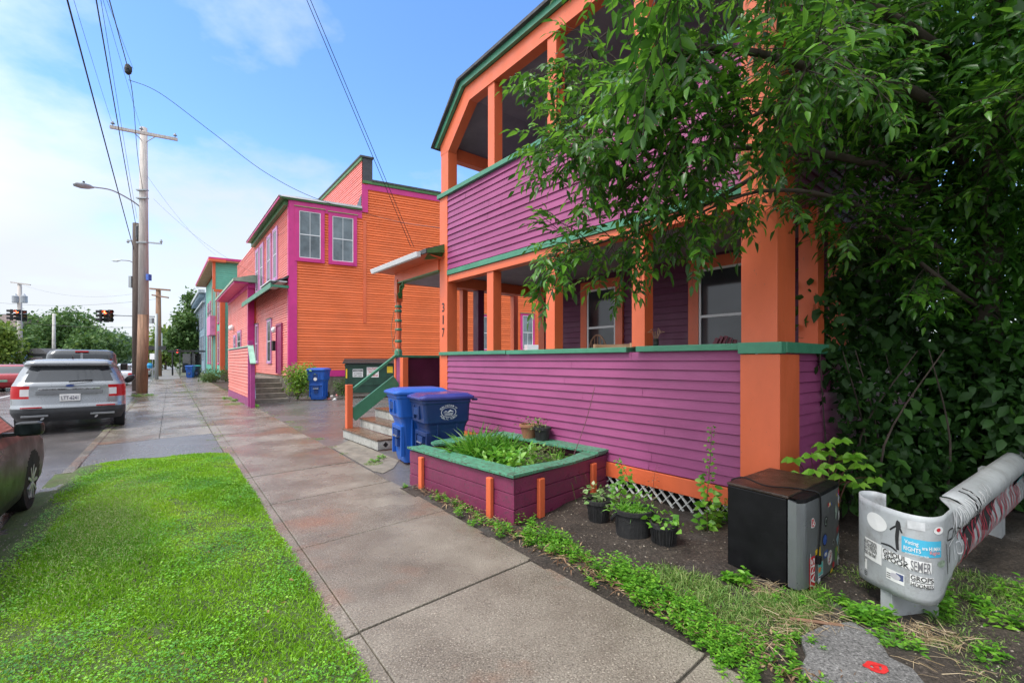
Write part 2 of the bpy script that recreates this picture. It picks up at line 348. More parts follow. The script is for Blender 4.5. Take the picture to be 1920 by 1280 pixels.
# bottom-right broken asphalt patch
pp = [G(1545, 1178), G(1500, 1200), G(1512, 1235), G(1498, 1262), G(1530, 1300), G(1560, 1400), G(1860, 1400), G(1735, 1290), G(1712, 1262), G(1668, 1240), G(1648, 1205), G(1600, 1172)]
mb = MB(); mb.prism([Vector((p.x, p.y, -.03)) for p in pp], (0, 0, .060)); tag(mb.build('broken_asphalt', patch, bevel=.01), kind='structure')
mb = MB(); c = G(1643, 1251, .03)
for r0, r1, t0, t1 in ((.026, .056, 0, 6.283), (.0, .015, 0, 6.283), (.014, .027, .4, 2.2), (.014, .027, 3.4, 5.0)):
    tt = np.linspace(t0, t1, 40); mb.add([(c.x+math.cos(t)*r*(1+.10*math.sin(5*t)+random.uniform(-.06, .06)), c.y+math.sin(t)*r*.8*(1+.1*math.cos(4*t)+random.uniform(-.06, .06)), .0335) for r in (r0, r1) for t in tt], [(i, i+1, 41+i, 40+i) for i in range(39)])
tag(mb.build('spray_mark', M('red spray paint', (.55, .02, .02), .5, .3, 30)), kind='structure')
# ---- lawn
def lawn_edge(a): return -.90+.10*math.sin(a*2.3)+.06*math.sin(a*5.7+1)-(.28 if a < 3 else 0)*max(0, 1-a/3)
def lawn_end(b): return 9.3+.10*math.sin(b*6)+.0*b
lawnm = groundmat('turf soil', (.05, .075, .022), (.085, .125, .035), (.09, .08, .045), (.7, .95), 3, 60, 1., .5, .9, 1, bdist=.02)
def lz(a, b): return .012+.04*math.sin(math.pi*min(1, max(0, (b+1.1)/1.85)))+h1(a, b)*.7-(.07 if b < -1.1 else 0)
bumpy('lawn_soil', -6, 9.3, -1.35, .765, 150, 24, lz, lawnm)
n = 290000
A = rng.random(n)**1.35*13.5-4.2; A = np.where(A > 9.35, rng.random(n)*3+1, A); B = rng.random(n)*2.05-1.25
keep = np.array([(lawn_edge(a) < b+.10*rng.random()) and a < lawn_end(b) for a, b in zip(A, B)])
pat = np.array([math.sin(a*1.9+2*math.sin(b*2.6))+math.sin(b*4.3+a*.8)*.7+math.sin(a*6.1+b*7.7)*.5 for a, b in zip(A, B)])
bare = np.array([math.sin(a*4.1+b*9+1)*math.sin(a*2.3-b*6) for a, b in zip(A, B)])
keep &= ~((bare > .9) & (rng.random(n) < .6)); keep &= ~((B < -.85) & (rng.random(n) < .6*(-.85-B)/.3+.3))
# taller seed-heading patch towards the road at mid distance
def tallf(a, b): return max(0., 1-(((a-5.6)/1.9)**2+((b+.45)/.55)**2))
tl = np.array([tallf(a, b) for a, b in zip(A, B)])
A, B, pat, tl = A[keep], B[keep], pat[keep], tl[keep]; n = len(A)
base = np.stack([-.6*A+.8*B, .8*A+.6*B, np.array([lz(a, b)-.004 for a, b in zip(A, B)])], 1)
d = unit(np.stack([rng.normal(size=n)*.55, rng.normal(size=n)*.55, np.ones(n)], 1))
L = (.022+.032*rng.random(n))*(1+.42*pat.clip(-1, 1.3))+tl*.13*rng.random(n)
Wd = .0028+.0025*rng.random(n)+.0007*np.abs(A)
grassm = leafmat('grass blade', (.09, .25, .010), (.23, .47, .015), (.42, .56, .06), .3, .5)
o = link('lawn_grass', instmesh('lawn_grass', base, d, unit(rng.normal(size=(n, 3))*[1, 1, .1]), L, Wd, BT, BF, .42+.45*(rng.random(n)-.5)-.16*pat-tl*.3, bend=.35*np.ones(n)), grassm); tag(o, kind='stuff')
# clover and broad little leaves
n = 90000; A = rng.random(n)**1.3*12.9-4; B = rng.random(n)*1.85-1.05
cp = np.array([math.sin(a*2.7+b*3.3+1)+math.sin(a*5.1-b*6) for a, b in zip(A, B)]); kp = (cp > .05+1.6*(rng.random(n)-.5)) & (A < 9.2); A, B = A[kp], B[kp]; n = len(A)
base = np.stack([-.6*A+.8*B, .8*A+.6*B, np.array([lz(a, b) for a, b in zip(A, B)])+.018+.026*rng.random(n)], 1)
d = unit(np.stack([rng.normal(size=n), rng.normal(size=n), .25*rng.random(n)], 1)); nr = unit(np.array([0, 0, 1.])+rng.normal(size=(n, 3))*.3)
o = link('clover', instmesh('clover', base, d, nr, .009+.013*rng.random(n), .007+.010*rng.random(n), RT, RF, (.55+.5*(rng.random(n)-.5)-.22*cp[kp])), leafmat('clover leaf', (.04, .19, .020), (.15, .42, .015), (.34, .58, .04), .25, .5)); tag(o, kind='stuff')
n = 150; A = rng.random(n)**1.3*12-3.5; B = rng.random(n)*1.7-.95; V = np.stack([-.6*A+.8*B, .8*A+.6*B, .05+.02*rng.random(n)], 1)
o = link('fallen_leaves', instmesh('fallen_leaves', V, unit(rng.normal(size=(n, 3))*[1, 1, .2]), np.array([[0, 0, 1.]])+rng.normal(size=(n, 3))*.4, .025+.03*rng.random(n), .016, LT, LF), leafmat('fallen leaf', (.14, .06, .025), (.22, .11, .04), (.36, .22, .10), .1, .7)); tag(o, kind='stuff')
# seed heads
n = 15000; A = 5.6+rng.normal(size=n)*1.1; B = -.45+rng.normal(size=n)*.24; kp = (B > -1.0) & (B < .35) & (A < 9.1); A, B = A[kp], B[kp]; n = len(A)
base = np.stack([-.6*A+.8*B, .8*A+.6*B, .10+.10*rng.random(n)], 1); d = unit(np.stack([rng.normal(size=n)*.5, rng.normal(size=n)*.5, np.ones(n)], 1))
o = link('seed_heads', instmesh('seed_heads', base, d, unit(rng.normal(size=(n, 3))), .006+.009*rng.random(n), .004, RT, RF), leafmat('seed head', (.22, .28, .09), (.33, .38, .16), (.42, .42, .25), .3, .7)); tag(o, kind='stuff')
# gravelly dirt at the road edge
n = 5200; A = rng.random(n)*15-5; B = np.array([lawn_edge(a) for a in A])-.16+rng.normal(size=n)*.16
V = np.stack([-.6*A+.8*B, .8*A+.6*B, np.full(n, -.058)+.05*(B > -1.15)], 1)
PT = np.array([(-.5, -.4, 0), (.5, -.5, 0), (.4, .5, 0), (-.4, .45, 0), (0, 0, .5)]); PF = [(0, 1, 4), (1, 2, 4), (2, 3, 4), (3, 0, 4)]
o = link('gravel', instmesh('gravel', V, unit(rng.normal(size=(n, 3))*[1, 1, .1]), np.array([[0, 0, 1.]])+rng.normal(size=(n, 3))*.1, .006+.014*rng.random(n)**2, .006+.012*rng.random(n)**2, PT, PF), leafmat('grit', (.05, .04, .03), (.12, .10, .085), (.26, .23, .20), 0., .7)); tag(o, kind='stuff')
V = np.array([-.6*-0, 0]) if False else None
n = 9000; A = rng.random(n)*9.4-4; B = 2.4+rng.random(n)*2.6; V = np.stack([-.6*A+.8*B, .8*A+.6*B, np.array([-.014+h1(a, b)+.03*min(1, max(0, (b-2.4)/1.2)) for a, b in zip(A, B)])], 1)
o = link('soil_debris', instmesh('soil_debris', V, unit(rng.normal(size=(n, 3))*[1, 1, .15]), np.array([[0, 0, 1.]])+rng.normal(size=(n, 3))*.2, .006+.016*rng.random(n)**2, .005+.012*rng.random(n)**2, PT, PF), MATS.get('x') or leafmat('debris', (.05, .035, .025), (.14, .11, .08), (.38, .34, .28), 0., .8)); tag(o, kind='stuff')
# dead stalks and leaves along the sidewalk edge
n = 2600; A = rng.random(n)*8.5-3.2; B = 2.42+np.abs(rng.normal(size=n))*.17; V = np.stack([-.6*A+.8*B, .8*A+.6*B, .012+.03*rng.random(n)], 1)
o = link('dry_litter', instmesh('dry_litter', V, unit(rng.normal(size=(n, 3))*[1, 1, .25]), np.array([[0, 0, 1.]])+rng.normal(size=(n, 3))*.5, .025+.09*rng.random(n)**2, .004+.012*rng.random(n)**2, LT, LF), leafmat('dry leaf', (.12, .06, .03), (.24, .14, .08), (.45, .34, .20), .1, .8)); tag(o, kind='stuff')
# ================================================================ shared paints
purple = M('purple clapboard paint', (.30, .065, .175), .42, .13, 1.2, .22, 35, spec=.3, dirt=.25, dirtcol=(.17, .05, .12), stretch=(1, 1, 2.5), chip=.12, chipcol=(.22, .07, .15))
purpled = M('deep purple boards', (.185, .028, .080), .36, .2, 3, .4, 40, dirt=.4, dirtcol=(.07, .03, .05), chip=.7, chipcol=(.10, .05, .07))
maroon = M('maroon door paint', (.10, .012, .045), .4, .2, 3)
orangep = M('orange trim paint', (.70, .138, .052), .42, .10, 2.2, .15, 30, dirt=.15, dirtcol=(.4, .10, .04), stretch=(1, 1, .5), chip=.05, chipcol=(.4, .12, .06))
orangesid = M('orange clapboard paint', (.80, .16, .035), .5, .10, .8, .12, 30, dirt=.12, dirtcol=(.5, .10, .03))
pinksid = M('salmon clapboard paint', (.78, .24, .20), .45, .08, .8, .12, 30, dirt=.2, dirtcol=(.5, .12, .10))
greentrim = M('green trim paint', (.055, .235, .14), .4, .18, 3, .25, 40, dirt=.3, dirtcol=(.05, .12, .08), chip=.2, chipcol=(.10, .12, .09))
darkgreen = M('dark green trim paint', (.06, .17, .05), .45, .2, 3)
magenta = M('magenta trim paint', (.58, .028, .22), .42, .10, 2)
teal = M('teal clapboard paint', (.13, .44, .33), .5, .10, 1)
ceilm = M('porch ceiling paint', (.27, .24, .30), .6, .15, 3)
whitep = M('white vinyl', (.72, .73, .74), .35, .06, 4, .05)
grayroof = M('grey asphalt shingle', (.07, .07, .075), .85, .4, 9, .8, 25)
metalroof = M('pale metal roof', (.55, .56, .57), .4, .15, 2)
stone = M('foundation stone', (.16, .14, .11), .85, .5, 4, .9, 14)
stepc = M('weathered concrete step', (.20, .175, .14), .75, .35, 5, .6, 40, dirt=.6)
wood = M('weathered wood', (.22, .12, .07), .6, .3, 4, .5, 30)
black = M('black metal', (.012, .012, .013), .35, .3, 5)
def glassm():
    m, nt, b, out = newmat('window glass'); v = coords(nt, 'Object')
    nt.links.new(ramp(nt, noise(nt, v, 1.1, 2), [(.35, (.015, .018, .022)), (.7, (.05, .06, .07))]), b.inputs['Base Color'])
    b.inputs['Roughness'].default_value = .06; b.inputs['Specular IOR Level'].default_value = .5; return m
glass = glassm()
def window(fr, a0, a1, z0, z1, out, parent, trim=None, sash=None, tw=.11, grid=(2, 2), cap=None, name='window', gm=None):
    """double-hung window on the plane b=out (outside is towards -b)"""
    sash = sash or whitep; f = MB()
    if trim:
        f.box(fr, a0-tw, a0, out-.035, out+.04, z0-tw, z1+tw); f.box(fr, a1, a1+tw, out-.035, out+.02, z0-tw, z1+tw)
        f.box(fr, a0, a1, out-.035, out+.02, z1, z1+tw); f.box(fr, a0-.0, a1+.0, out-.06, out+.02, z0-tw, z0-.001)
    o = f.build(name, trim or sash, parent, bevel=.004)
    s = MB(); sw = .035
    for x0, x1, y0, y1 in ((a0+.001, a0+sw, z0, z1), (a1-sw, a1-.001, z0, z1), (a0+sw, a1-sw, z0, z0+sw), (a0+sw, a1-sw, z1-sw, z1-.001), (a0+sw, a1-sw, (z0+z1)/2-.02, (z0+z1)/2+.02)): s.box(fr, x0, x1, out-.022, out+.015, y0, y1)
    for k in range(1, grid[0]):
        x = a0+(a1-a0)*k/grid[0]; s.box(fr, x-.009, x+.009, out-.014, out+.01, z0+sw, z1-sw)
    for k in range(1, grid[1]//2+0):
        pass
    s.build('sash', sash, o)
    g = MB(); g.box(fr, a0+.01, a1-.01, out-.006, out+.005, z0+.01, z1-.01); g.build('pane', gm or glass, o)
    if cap:
        c = MB(); c.box(fr, a0-tw-.03, a1+tw+.03, out-.075, out+.02, z1+tw+.001, z1+tw+.03); c.build('drip_cap', cap, o)
    return o
# ================================================================ the purple house
H = Fr((-1.338, 8.78), (.632, -.775), (.775, .632))
house = thing('purple_house', H.p(2, 2, 0), 'purple clapboard two-storey house with orange pillars and open front porches, nearest to the viewer', 'house')
def hb(name, m, boxes, bevel=.004, **k):
    mb = MB()
    for b in boxes: mb.box(H, *b)
    return mb.build(name, m, house, bevel=bevel, **k)
A1 = 5.66; AE = 6.01; RZ0, RZ1 = 1.70, 1.765; DK = .78; UZ0, UZ1 = 3.22, 4.72; RU0, RU1 = 4.72, 4.80; BD = 2.2
w = MB(); w.siding(H.p(.2, 0, 0), H.p(A1, 0, 0), -H.b, .35, RZ0, .1059, .017, .002); w.box(H, .2, A1, .003, .12, .36, RZ0); w.build('porch_wall', purple, house)
w = MB(); w.siding(H.p(.2, 0, 0), H.p(A1, 0, 0), -H.b, UZ0+.09, UZ1, .108, .017, .002); w.box(H, .2, A1, .003, .12, UZ0+.1, UZ1); w.build('balcony_wall', purple, house)
hb('skirt_board', orangep, [(.2, A1, -.035, .003, .17, .345)])
hb('lower_rail_cap', greentrim, [(-.05, 2.02, -.06, .16, RZ0+.004, RZ1), (2.04, 4.33, -.06, .16, RZ0-.002, RZ1-.004), (4.46, A1-.02, -.06, .16, RZ0+.002, RZ1+.002), (A1-.015, AE+.02, -.10, .0, RZ0-.035, RZ1+.006), (AE+.0, AE+.03, .0, 5, RZ0-.03, RZ1+.006)], .006)
hb('upper_rail_cap', greentrim, [(-.12, A1+.3, -.06, .15, RU0, RU1)], .006)
hb('green_band', greentrim, [(.2, A1, -.03, .02, UZ0-.005, UZ0+.085)])
hb('lower_beam', orangep, [(.2, A1, .0, .16, UZ0-.13, UZ0-.008), (-.03, .17, .2, 4.8, UZ0-.2, UZ0-.008)])
for a0, a1, z0, z1 in ((-.08, .2, 0, RZ0), (-.08, .2, RZ1, UZ0+2.3-.7), (-.06, .2, RU1, 5.58)):
    hb('corner_post', orangep, [(a0, a1, -.02 if z0 < 4 else 0, .2, z0, z1)])
for a0 in (1.42, 2.866, 4.35):
    hb('porch_post', orangep, [(a0, a0+.18, .02, .19, RZ1, UZ0-.13)])
    hb('balcony_post', orangep, [(a0+.03, a0+.21, .02, .19, RU1, 6.24)])
hb('big_pillar', orangep, [(A1, AE, -.08, .39, -.02, RZ0-.04), (A1, AE-.03, -.06, .37, RZ1, 6.3)], .006)
# side wall on the right, behind the foliage
w = MB(); w.siding(H.p(AE-.05, .39, 0), H.p(AE-.05, 8, 0), H.a, .2, RZ0, .107, .017); w.box(H, AE-.2, AE-.055, .39, 8, .2, RZ0); w.siding(H.p(AE-.05, .37, 0), H.p(AE-.05, 8, 0), H.a, UZ0, 6.3, .107, .017); w.box(H, AE-.2, AE-.055, .37, 8, UZ0, 6.3); w.build('side_wall', purple, house)
for b0 in (.95, 1.9): hb('side_post', orangep, [(AE-.2, AE-.02, b0, b0+.2, RZ1, UZ0)])
hb('deck', stepc, [(-1.9, AE-.2, .12, 6, DK-.2, DK)])
hb('porch_ceiling', ceilm, [(-.0, AE-.21, .16, 8, UZ0+.0, UZ0+.08), (.2, AE-.21, .12, 8, UZ0+.1, UZ0+.25)])
# inner body of the house behind the porches
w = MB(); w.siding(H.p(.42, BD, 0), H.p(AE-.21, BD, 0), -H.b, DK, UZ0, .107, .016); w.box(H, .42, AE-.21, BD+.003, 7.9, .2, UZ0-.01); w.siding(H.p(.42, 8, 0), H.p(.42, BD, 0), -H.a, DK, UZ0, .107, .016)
w.box(H, .42, AE-.21, BD, 7.9, UZ0+.26, 6.24); w.build('inner_wall', M('purple with porch shade', (.12, .022, .065), .5, .15, 2), house)  # house purple darkened in the colour itself to stand for porch shade
hb('inner_corner_board', orangep, [(.36, .54, BD-.03, BD+.10, DK, UZ0-.01)])
window(H, 1.76, 2.44, 1.50, 2.95, BD-.02, house, orangep, whitep, .16, (1, 1))
window(H, 4.03, 4.9, 1.55, 3.0, BD-.02, house, orangep, whitep, .17, (1, 1))
window(H, 1.9, 2.7, 5.0, 6.0, BD-.02, house, orangep, whitep, .12, (1, 1))
# roof: chamfered end, then level eave
prof = [(-.13, 5.72), (.78, 6.50), (AE+.25, 6.50), (AE+.25, 6.60), (.74, 6.60), (-.20, 5.76)]
def hprism(name, m, prof, b0, b1, **k):
    mb = MB(); mb.prism([H.p(a, b0, z) for a, z in prof], H.b*(b1-b0)); return mb.build(name, m, house, **k)
hprism('roof_fascia', greentrim, prof, -.07, -.01)
hprism('roof', grayroof, [(-.24, 5.74), (-.20, 5.80), (.70, 6.65), (AE+.3, 6.66), (AE+.3, 6.605), (.73, 6.602)], -.13, 8)
hprism('upper_beam', orangep, [(-.08, 5.56), (.20, 5.56), (.92, 6.22), (AE, 6.22), (AE, 6.497), (.79, 6.497), (-.08, 5.76)], .0, .17)
hprism('upper_ceiling', ceilm, [(-.05, 5.75), (.0, 5.73), (.86, 6.30), (AE, 6.30), (AE, 6.36), (.80, 6.36), (-.05, 5.80)], .17, 8)
hb('side_eave_beam', orangep, [(-.07, .10, .2, 8, 5.50, 5.73)])
hb('upper_side_rail', greentrim, [(-.1, .1, .2, BD, RU0-.1, RU1-.1)])
hb('upper_side_wall', purple, [(-.0, .08, .2, 8, UZ0+.09, RU0-.1)])
# left side return of the porch and entry porch
EA = -1.95
hb('side_rail_panel', maroon, [(EA-.06, EA+.02, .05, 3.4, .5, RZ0-.03)])
hb('side_rail_cap', greentrim, [(EA-.12, EA+.08, -.08, 3.5, RZ0-.03, RZ0+.02)])
hb('entry_stub_wall', purple, [(EA-.04, EA+.18, -.03, .05, .2, RZ0-.03)])
hb('entry_newel', orangep, [(EA+.18, EA+.33, -.05, .08, .1, RZ0-.03), (EA-.12, EA-.04, -.05, .05, .1, RZ0-.03)])
for b0 in (1.66, 3.3): hb('wrap_post', orangep, [(EA-.05, EA+.10, b0, b0+.15, RZ0+.02, 3.36)])
hb('maroon_jamb', maroon, [(-.06, .12, .75, .9, RZ0, UZ0-.2)])
rp = H.p(EA, 0, 0); pr = MB(); prg = MB(); z = RZ0+.02
pr.box(H, EA-.07, EA+.07, -.07, .07, 2.92, 3.42)
pr.lathe((rp.x, rp.y, 0), [(.058, z+.14), (.068, z+.2), (.062, 2.1), (.070, 2.3), (.06, 2.6), (.066, 2.92)], 20); pr.build('turned_post', orangep, house, smooth=False)
prg.lathe((rp.x, rp.y, 0), [(.09, z), (.085, z+.1), (.06, z+.145)], 20)
prg.build('post_ring', greentrim, house)
for zz_ in (z+.32, z+.58, 2.50, 2.72, 2.82): prg = MB(); prg.lathe((rp.x, rp.y, 0), [(.066, zz_-.03), (.079, zz_-.01), (.079, zz_+.012), (.066, zz_+.03)], 20); prg.build('post_ring', greentrim, house)
mb = MB()
for k in range(9):   # scrolled bracket
    t0 = k/9*math.pi/2; t1 = (k+1)/9*math.pi/2
    f = lambda t: H.p(EA+.07+.38*(1-math.cos(t)), 0, 3.0+.36*math.sin(t)*1.0)
    mb.beam(f(t0), f(t1), .03, .075+.03*math.sin(k*2.1), H.b)
mb.tube([H.p(EA+.2+.055*math.cos(t), 0, 3.26+.055*math.sin(t)) for t in np.linspace(0, 6.28, 12)], .016, 6)
mb.build('scroll_bracket', darkgreen, house)
mb = MB()
mb.tube(smoothpath([H.p(EA+.09, -.1, 3.1), H.p(EA+.12, -.09, 2.6), H.p(EA+.05, -.1, 2.2), H.p(EA-.08, -.1, 2.0), H.p(EA+.08, -.1, 1.85)]), .008, 5); mb.tube(smoothpath([H.p(EA-.08, -.06, 2.75), H.p(EA-.16, -.1, 2.35), H.p(EA-.10, -.1, 2.1), H.p(EA-.06, -.1, 1.8)]), .007, 5)
mb.tube(smoothpath([H.p(EA+.10, -.1, 2.4), H.p(EA+.14, -.1, 2.0), H.p(EA+.24, -.1, 1.75)]), .005, 5)
mb.build('dead_vine', wood, house)
# entry roof
mb = MB(); g0, g1 = EA-.28, .10
mb.add([H.p(g0, -.42, 3.68), H.p(g1, -.42, 3.68), H.p(g1+.0, .6, 4.05), H.p(g0, .6, 4.05), H.p(g0, -.42, 3.60), H.p(g1, -.42, 3.60), H.p(g1, .6, 3.97), H.p(g0, .6, 3.97)], [(0, 1, 2, 3), (4, 7, 6, 5), (0, 4, 5, 1), (1, 5, 6, 2), (2, 6, 7, 3), (3, 7, 4, 0)])
o = mb.build('entry_roof', grayroof, house)
mb = MB(); mb.box(H, g0+.2, -.09, -.05, .08, 3.36, 3.58); mb.box(H, g0+.2, g0+.3, .08, 3.5, 3.36, 3.58); mb.quad(H.p(g0, -.40, 3.595), H.p(g1, -.40, 3.595), H.p(g1, .0, 3.56), H.p(g0, .0, 3.56)); mb.build('entry_beam', orangep, house)
mb = MB(); mb.box(H, g0+.2, -.09, -.055, .085, 3.33, 3.358); mb.add([H.p(g1+.004, -.40, 3.60), H.p(g1+.004, -.40, 3.67), H.p(g1+.004, .2, 3.90), H.p(g1+.004, .2, 3.70)], [(0, 1, 2, 3)]); mb.add([H.p(g1-.15, -.38, 3.50), H.p(g1+.0, -.38, 3.58), H.p(g1+.02, .1, 3.75), H.p(g1-.1, .1, 3.6)], [(0, 1, 2, 3)]); mb.build('entry_trim', darkgreen, house)
mb = MB(); mb.prism([H.p(g0-.05, -.53, 3.64), H.p(g0-.05, -.43, 3.64), H.p(g0-.05, -.43, 3.55), H.p(g0-.05, -.50, 3.55)], H.a*(g1-g0-.12)); mb.build('gutter', whitep, house, bevel=.008)
mb = MB(); mb.box(H, EA, 0, .1, 3.3, 3.36, 3.40); mb.build('entry_ceiling', ceilm, house)
# numbers on the corner post
nb = MB()
for ch, z in (('3', 2.62), ('1', 2.385), ('7', 2.14)): text_on(nb, ch, H.p(.06, -.026, z), H.a, Vector((0, 0, 1)), .09 if ch != '1' else .04, .17)
nb.build('house_number', M('black number paint', (.02, .015, .015), .5), house)
# lattice under the skirt
lt = MB()
for k in range(46):
    a = .3+k*.12
    if a > A1-.1: break
    lt.beam(H.p(a, -.006, -.02), H.p(a+.19, -.006, .18), .006, .034, H.b) if True else None
    lt.beam(H.p(a+.19, -.014, -.02), H.p(a, -.014, .18), .006, .034, H.b)
lt.build('lattice', M('white lattice paint', (.62, .62, .60), .6, .2, 6, dirt=.5), house)
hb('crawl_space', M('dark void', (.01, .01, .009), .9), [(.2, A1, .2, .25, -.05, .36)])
# entry steps
st = thing('entry_steps', H.p(EA+.7, -.7, 0), 'grey weathered wooden porch steps with worn brown treads beside the blue carts', 'steps')
wg = M('peeling grey riser paint', (.40, .40, .37), .6, .25, 5, .4, 30, dirt=.7, chip=.3, chipcol=(.16, .13, .10)); tr = M('worn brown tread', (.14, .085, .055), .3, .35, 4, .3, 30)
# risers face the street
s0, s1 = EA+.0, EA+1.80; r_ = MB(); t_ = MB()
for k, (b0, b1, z) in enumerate(((-1.26, -.92, .19), (-.90, -.58, .38), (-.56, -.24, .57), (-.22, .12, .76))):
    r_.box(H, s0, s1, b0+.02, b0+.05, z-.19, z-.03); r_.box(H, s0, s0+.03, b0+.05, b1, z-.19, z-.03); r_.box(H, s1-.03, s1, b0+.05, b1, z-.19, z-.03); t_.box(H, s0-.02, s1+.02, b0, b1, z-.028, z)
r_.build('riser', wg, st, bevel=.004); t_.build('tread', tr, st, bevel=.004)
mb = MB(); c = H.p(s1+.004, -1.10, .09); mb.prism([c+H.b*math.cos(t)*.09+Vector((0, 0, 1))*math.sin(t)*.078 for t in np.linspace(.39, .39+2*math.pi, 9)[:-1]], H.a*.012); mb.build('plaque', wg, st)
mb = MB(); mb.prism([c+H.a*.013+H.b*math.cos(t)*.05+Vector((0, 0, 1))*math.sin(t)*.05 for t in (0, 1.57, 3.14, 4.71)], H.a*.004); mb.build('plaque_diamond', black, st)
nw = H.p(s0+.07, -1.10, 0)
mb = MB(); mb.box(H, s0, s0+.13, -1.20, -1.08, .19, 1.10); mb.build('newel_post', orangep, st, bevel=.006)
mb = MB(); mb.beam(H.p(s0+.065, -1.08, .98), H.p(s0+.065, -.08, 1.72), .06, .06); mb.build('handrail', greentrim, st, bevel=.01)
mb = MB(); mb.beam(H.p(s0+.065, -1.08, .44), H.p(s0+.065, -.08, 1.16), .05, .26); mb.build('guard_board', greentrim, st, bevel=.005)
sheet('step_pad', [G(622, 838), G(655, 824), G(748, 862), G(738, 876), G(718, 886), G(700, 882)], -.006, stepc)
# things on the porch
ch = thing('windsor_chair', H.p(3.0, 1.0, DK), 'brown hoop-back wooden chair behind the porch rail cap', 'chair')
CH = Fr(H.p(3.0, .8, 0), H.a, H.b)
mb = MB(); mb.tube([CH.p(-.24*math.cos(t), .2, DK+.60+.62*math.sin(t)) for t in np.linspace(0, math.pi, 16)], .014, 6)
for k in range(-3, 4): mb.tube([CH.p(k*.05, .2, DK+.45), CH.p(k*.06, .2, DK+.60+.62*math.sqrt(1-(k*.06/.24)**2))], .007, 5)
mb.build('backrest', wood, ch); mb = MB(); mb.lathe(CH.p(0, 0, 0), [(.2, DK+.42), (.22, DK+.44), (.2, DK+.46)], 16); mb.build('seat', wood, ch)
for i, j in ((-1, -1), (1, -1), (1, 1), (-1, 1)): mb = MB(); mb.tube([CH.p(i*.14, j*.12, DK+.43), CH.p(i*.2, j*.18, DK)], .015, 6); mb.build('leg', wood, ch)
CH = Fr(H.p(3.55, .55, 0), H.a, H.b); ch = thing('curved_chair', CH.p(0, 0, DK), 'pale tan curved-back chair beside the hoop-back chair on the porch', 'chair'); tan = M('tan rattan', (.36, .22, .12), .6, .2, 6)
mb = MB(); mb.add([CH.p(.34*math.cos(t), .10+.30*math.sin(t), DK+z) for z in (.9, 1.06) for t in np.linspace(math.pi*.0, math.pi*1, 14)], [(i, i+1, i+15, i+14) for i in range(13)]); o = mb.build('backrest', tan, ch, smooth=True); md = o.modifiers.new('s', 'SOLIDIFY'); md.thickness = .03
mb = MB(); mb.box(CH, -.26, .26, -.2, .3, DK+.42, DK+.47); mb.build('seat', tan, ch, bevel=.02)
for i, j in ((-1, -1), (1, -1), (1, 1), (-1, 1)): mb = MB(); mb.tube([CH.p(i*.22, j*.2+.05, DK+(.43 if j < 0 else .95)), CH.p(i*.22, j*.2+.05, DK)], .018, 6); mb.build('leg', tan, ch)
CH = Fr(H.p(4.75, 1.2, 0), H.a, H.b); ch = thing('slatted_chair', CH.p(0, 0, DK), 'dark red slatted garden chair in front of the right porch window', 'chair'); dred = M('dark red chair paint', (.16, .01, .03), .4)
for k in range(5):
    mb = MB(); mb.beam(CH.p(-.12+k*.07-.25, -.0+k*.03, DK+.3), CH.p(.05+k*.045-.12, .25+k*.03, DK+1.12+.03*math.sin(k)), .05, .018, H.b); mb.build('slat', dred, ch)
mb = MB(); mb.box(CH, -.3, .3, -.5, .05, DK+.3, DK+.34); mb.build('seat', dred, ch)
for i in (-1, 1): mb = MB(); mb.box(CH, i*.28-.03, i*.28+.03, -.5, -.44, DK, DK+.5); mb.build('leg', dred, ch)
jr = thing('dried_flower_jar', H.p(4.62, .08, RZ1), 'small dark jar of dried stems standing on the porch rail cap', 'jar')
mb = MB(); q = H.p(4.66, .05, 0); mb.lathe((q.x, q.y, 0), [(.025, RZ1+.002), (.03, RZ1+.03), (.028, RZ1+.08), (.032, RZ1+.085)], 14); mb.build('jar_body', black, jr, smooth=True)
mb = MB()
for k in range(9):
    a = k*.7; mb.tube([q+Vector((0, 0, RZ1+.06)), q+Vector((.05*math.cos(a), .05*math.sin(a), RZ1+.18+.03*math.sin(k*3))), q+Vector((.1*math.cos(a), .1*math.sin(a), RZ1+.16))], .003, 4)
mb.build('dried_stems', wood, jr)
# ================================================================ the orange building
C0 = P(543, 748, 20.5); C0.z = 0
OF = Fr(C0, (-.609, .793), (.793, .609))           # front plane: b<0 towards the street
OS = Fr(C0, (.887, .4616), (-.4616, .887))         # side plane: b<0 towards the driveway
ob = thing('orange_building', C0, 'orange and salmon clapboard building with magenta trim and stepped parapet', 'building')
C1s = OS.apx(680); LF_ = 9.9; ZC = 8.86; ZM = 10.3; ZPp = 11.4
def obx(name, m, fr, boxes, bevel=.0, parent=None):
    mb = MB()
    for b in boxes: mb.box(fr, *b)
    return mb.build(name, m, parent or ob, bevel=bevel)
# core volumes
mb = MB()
def foot(pts, z0, z1): mb.prism([Vector((p.x, p.y, z0)) for p in pts], (0, 0, z1-z0))
e = .03
foot([OS.p(e, e, 0)+OF.a*e, OS.p(C1s, e, 0), OS.p(C1s, e, 0)+OF.a*18, OF.p(18, .03, 0)], .2, ZC-.05)
foot([OS.p(C1s, e, 0), OS.p(24, e, 0), OS.p(24, e, 0)+OF.a*18, OS.p(C1s, e, 0)+OF.a*18], .2, ZM-.1); mb.build('core_wall', orangesid, ob)
w = MB(); w.siding(C0, OS.p(24, 0, 0), -OS.b, 1.15, ZC, .118, .032, .003); w.siding(OS.p(C1s, 0, 0), OS.p(24, 0, 0), -OS.b, ZC, ZM, .118, .032, .003); w.build('side_wall', orangesid, ob)
w = MB(); w.siding(OF.p(18, 0, 0), C0, -OF.b, .9, ZC, .112, .030, .002); w.siding(OS.p(C1s, 0, 0)+OF.a*18-OF.b*.02, OS.p(C1s, 0, 0)-OF.b*.02, -OF.b, ZC-.3, ZPp, .118, .030); w.build('front_wall', pinksid, ob)
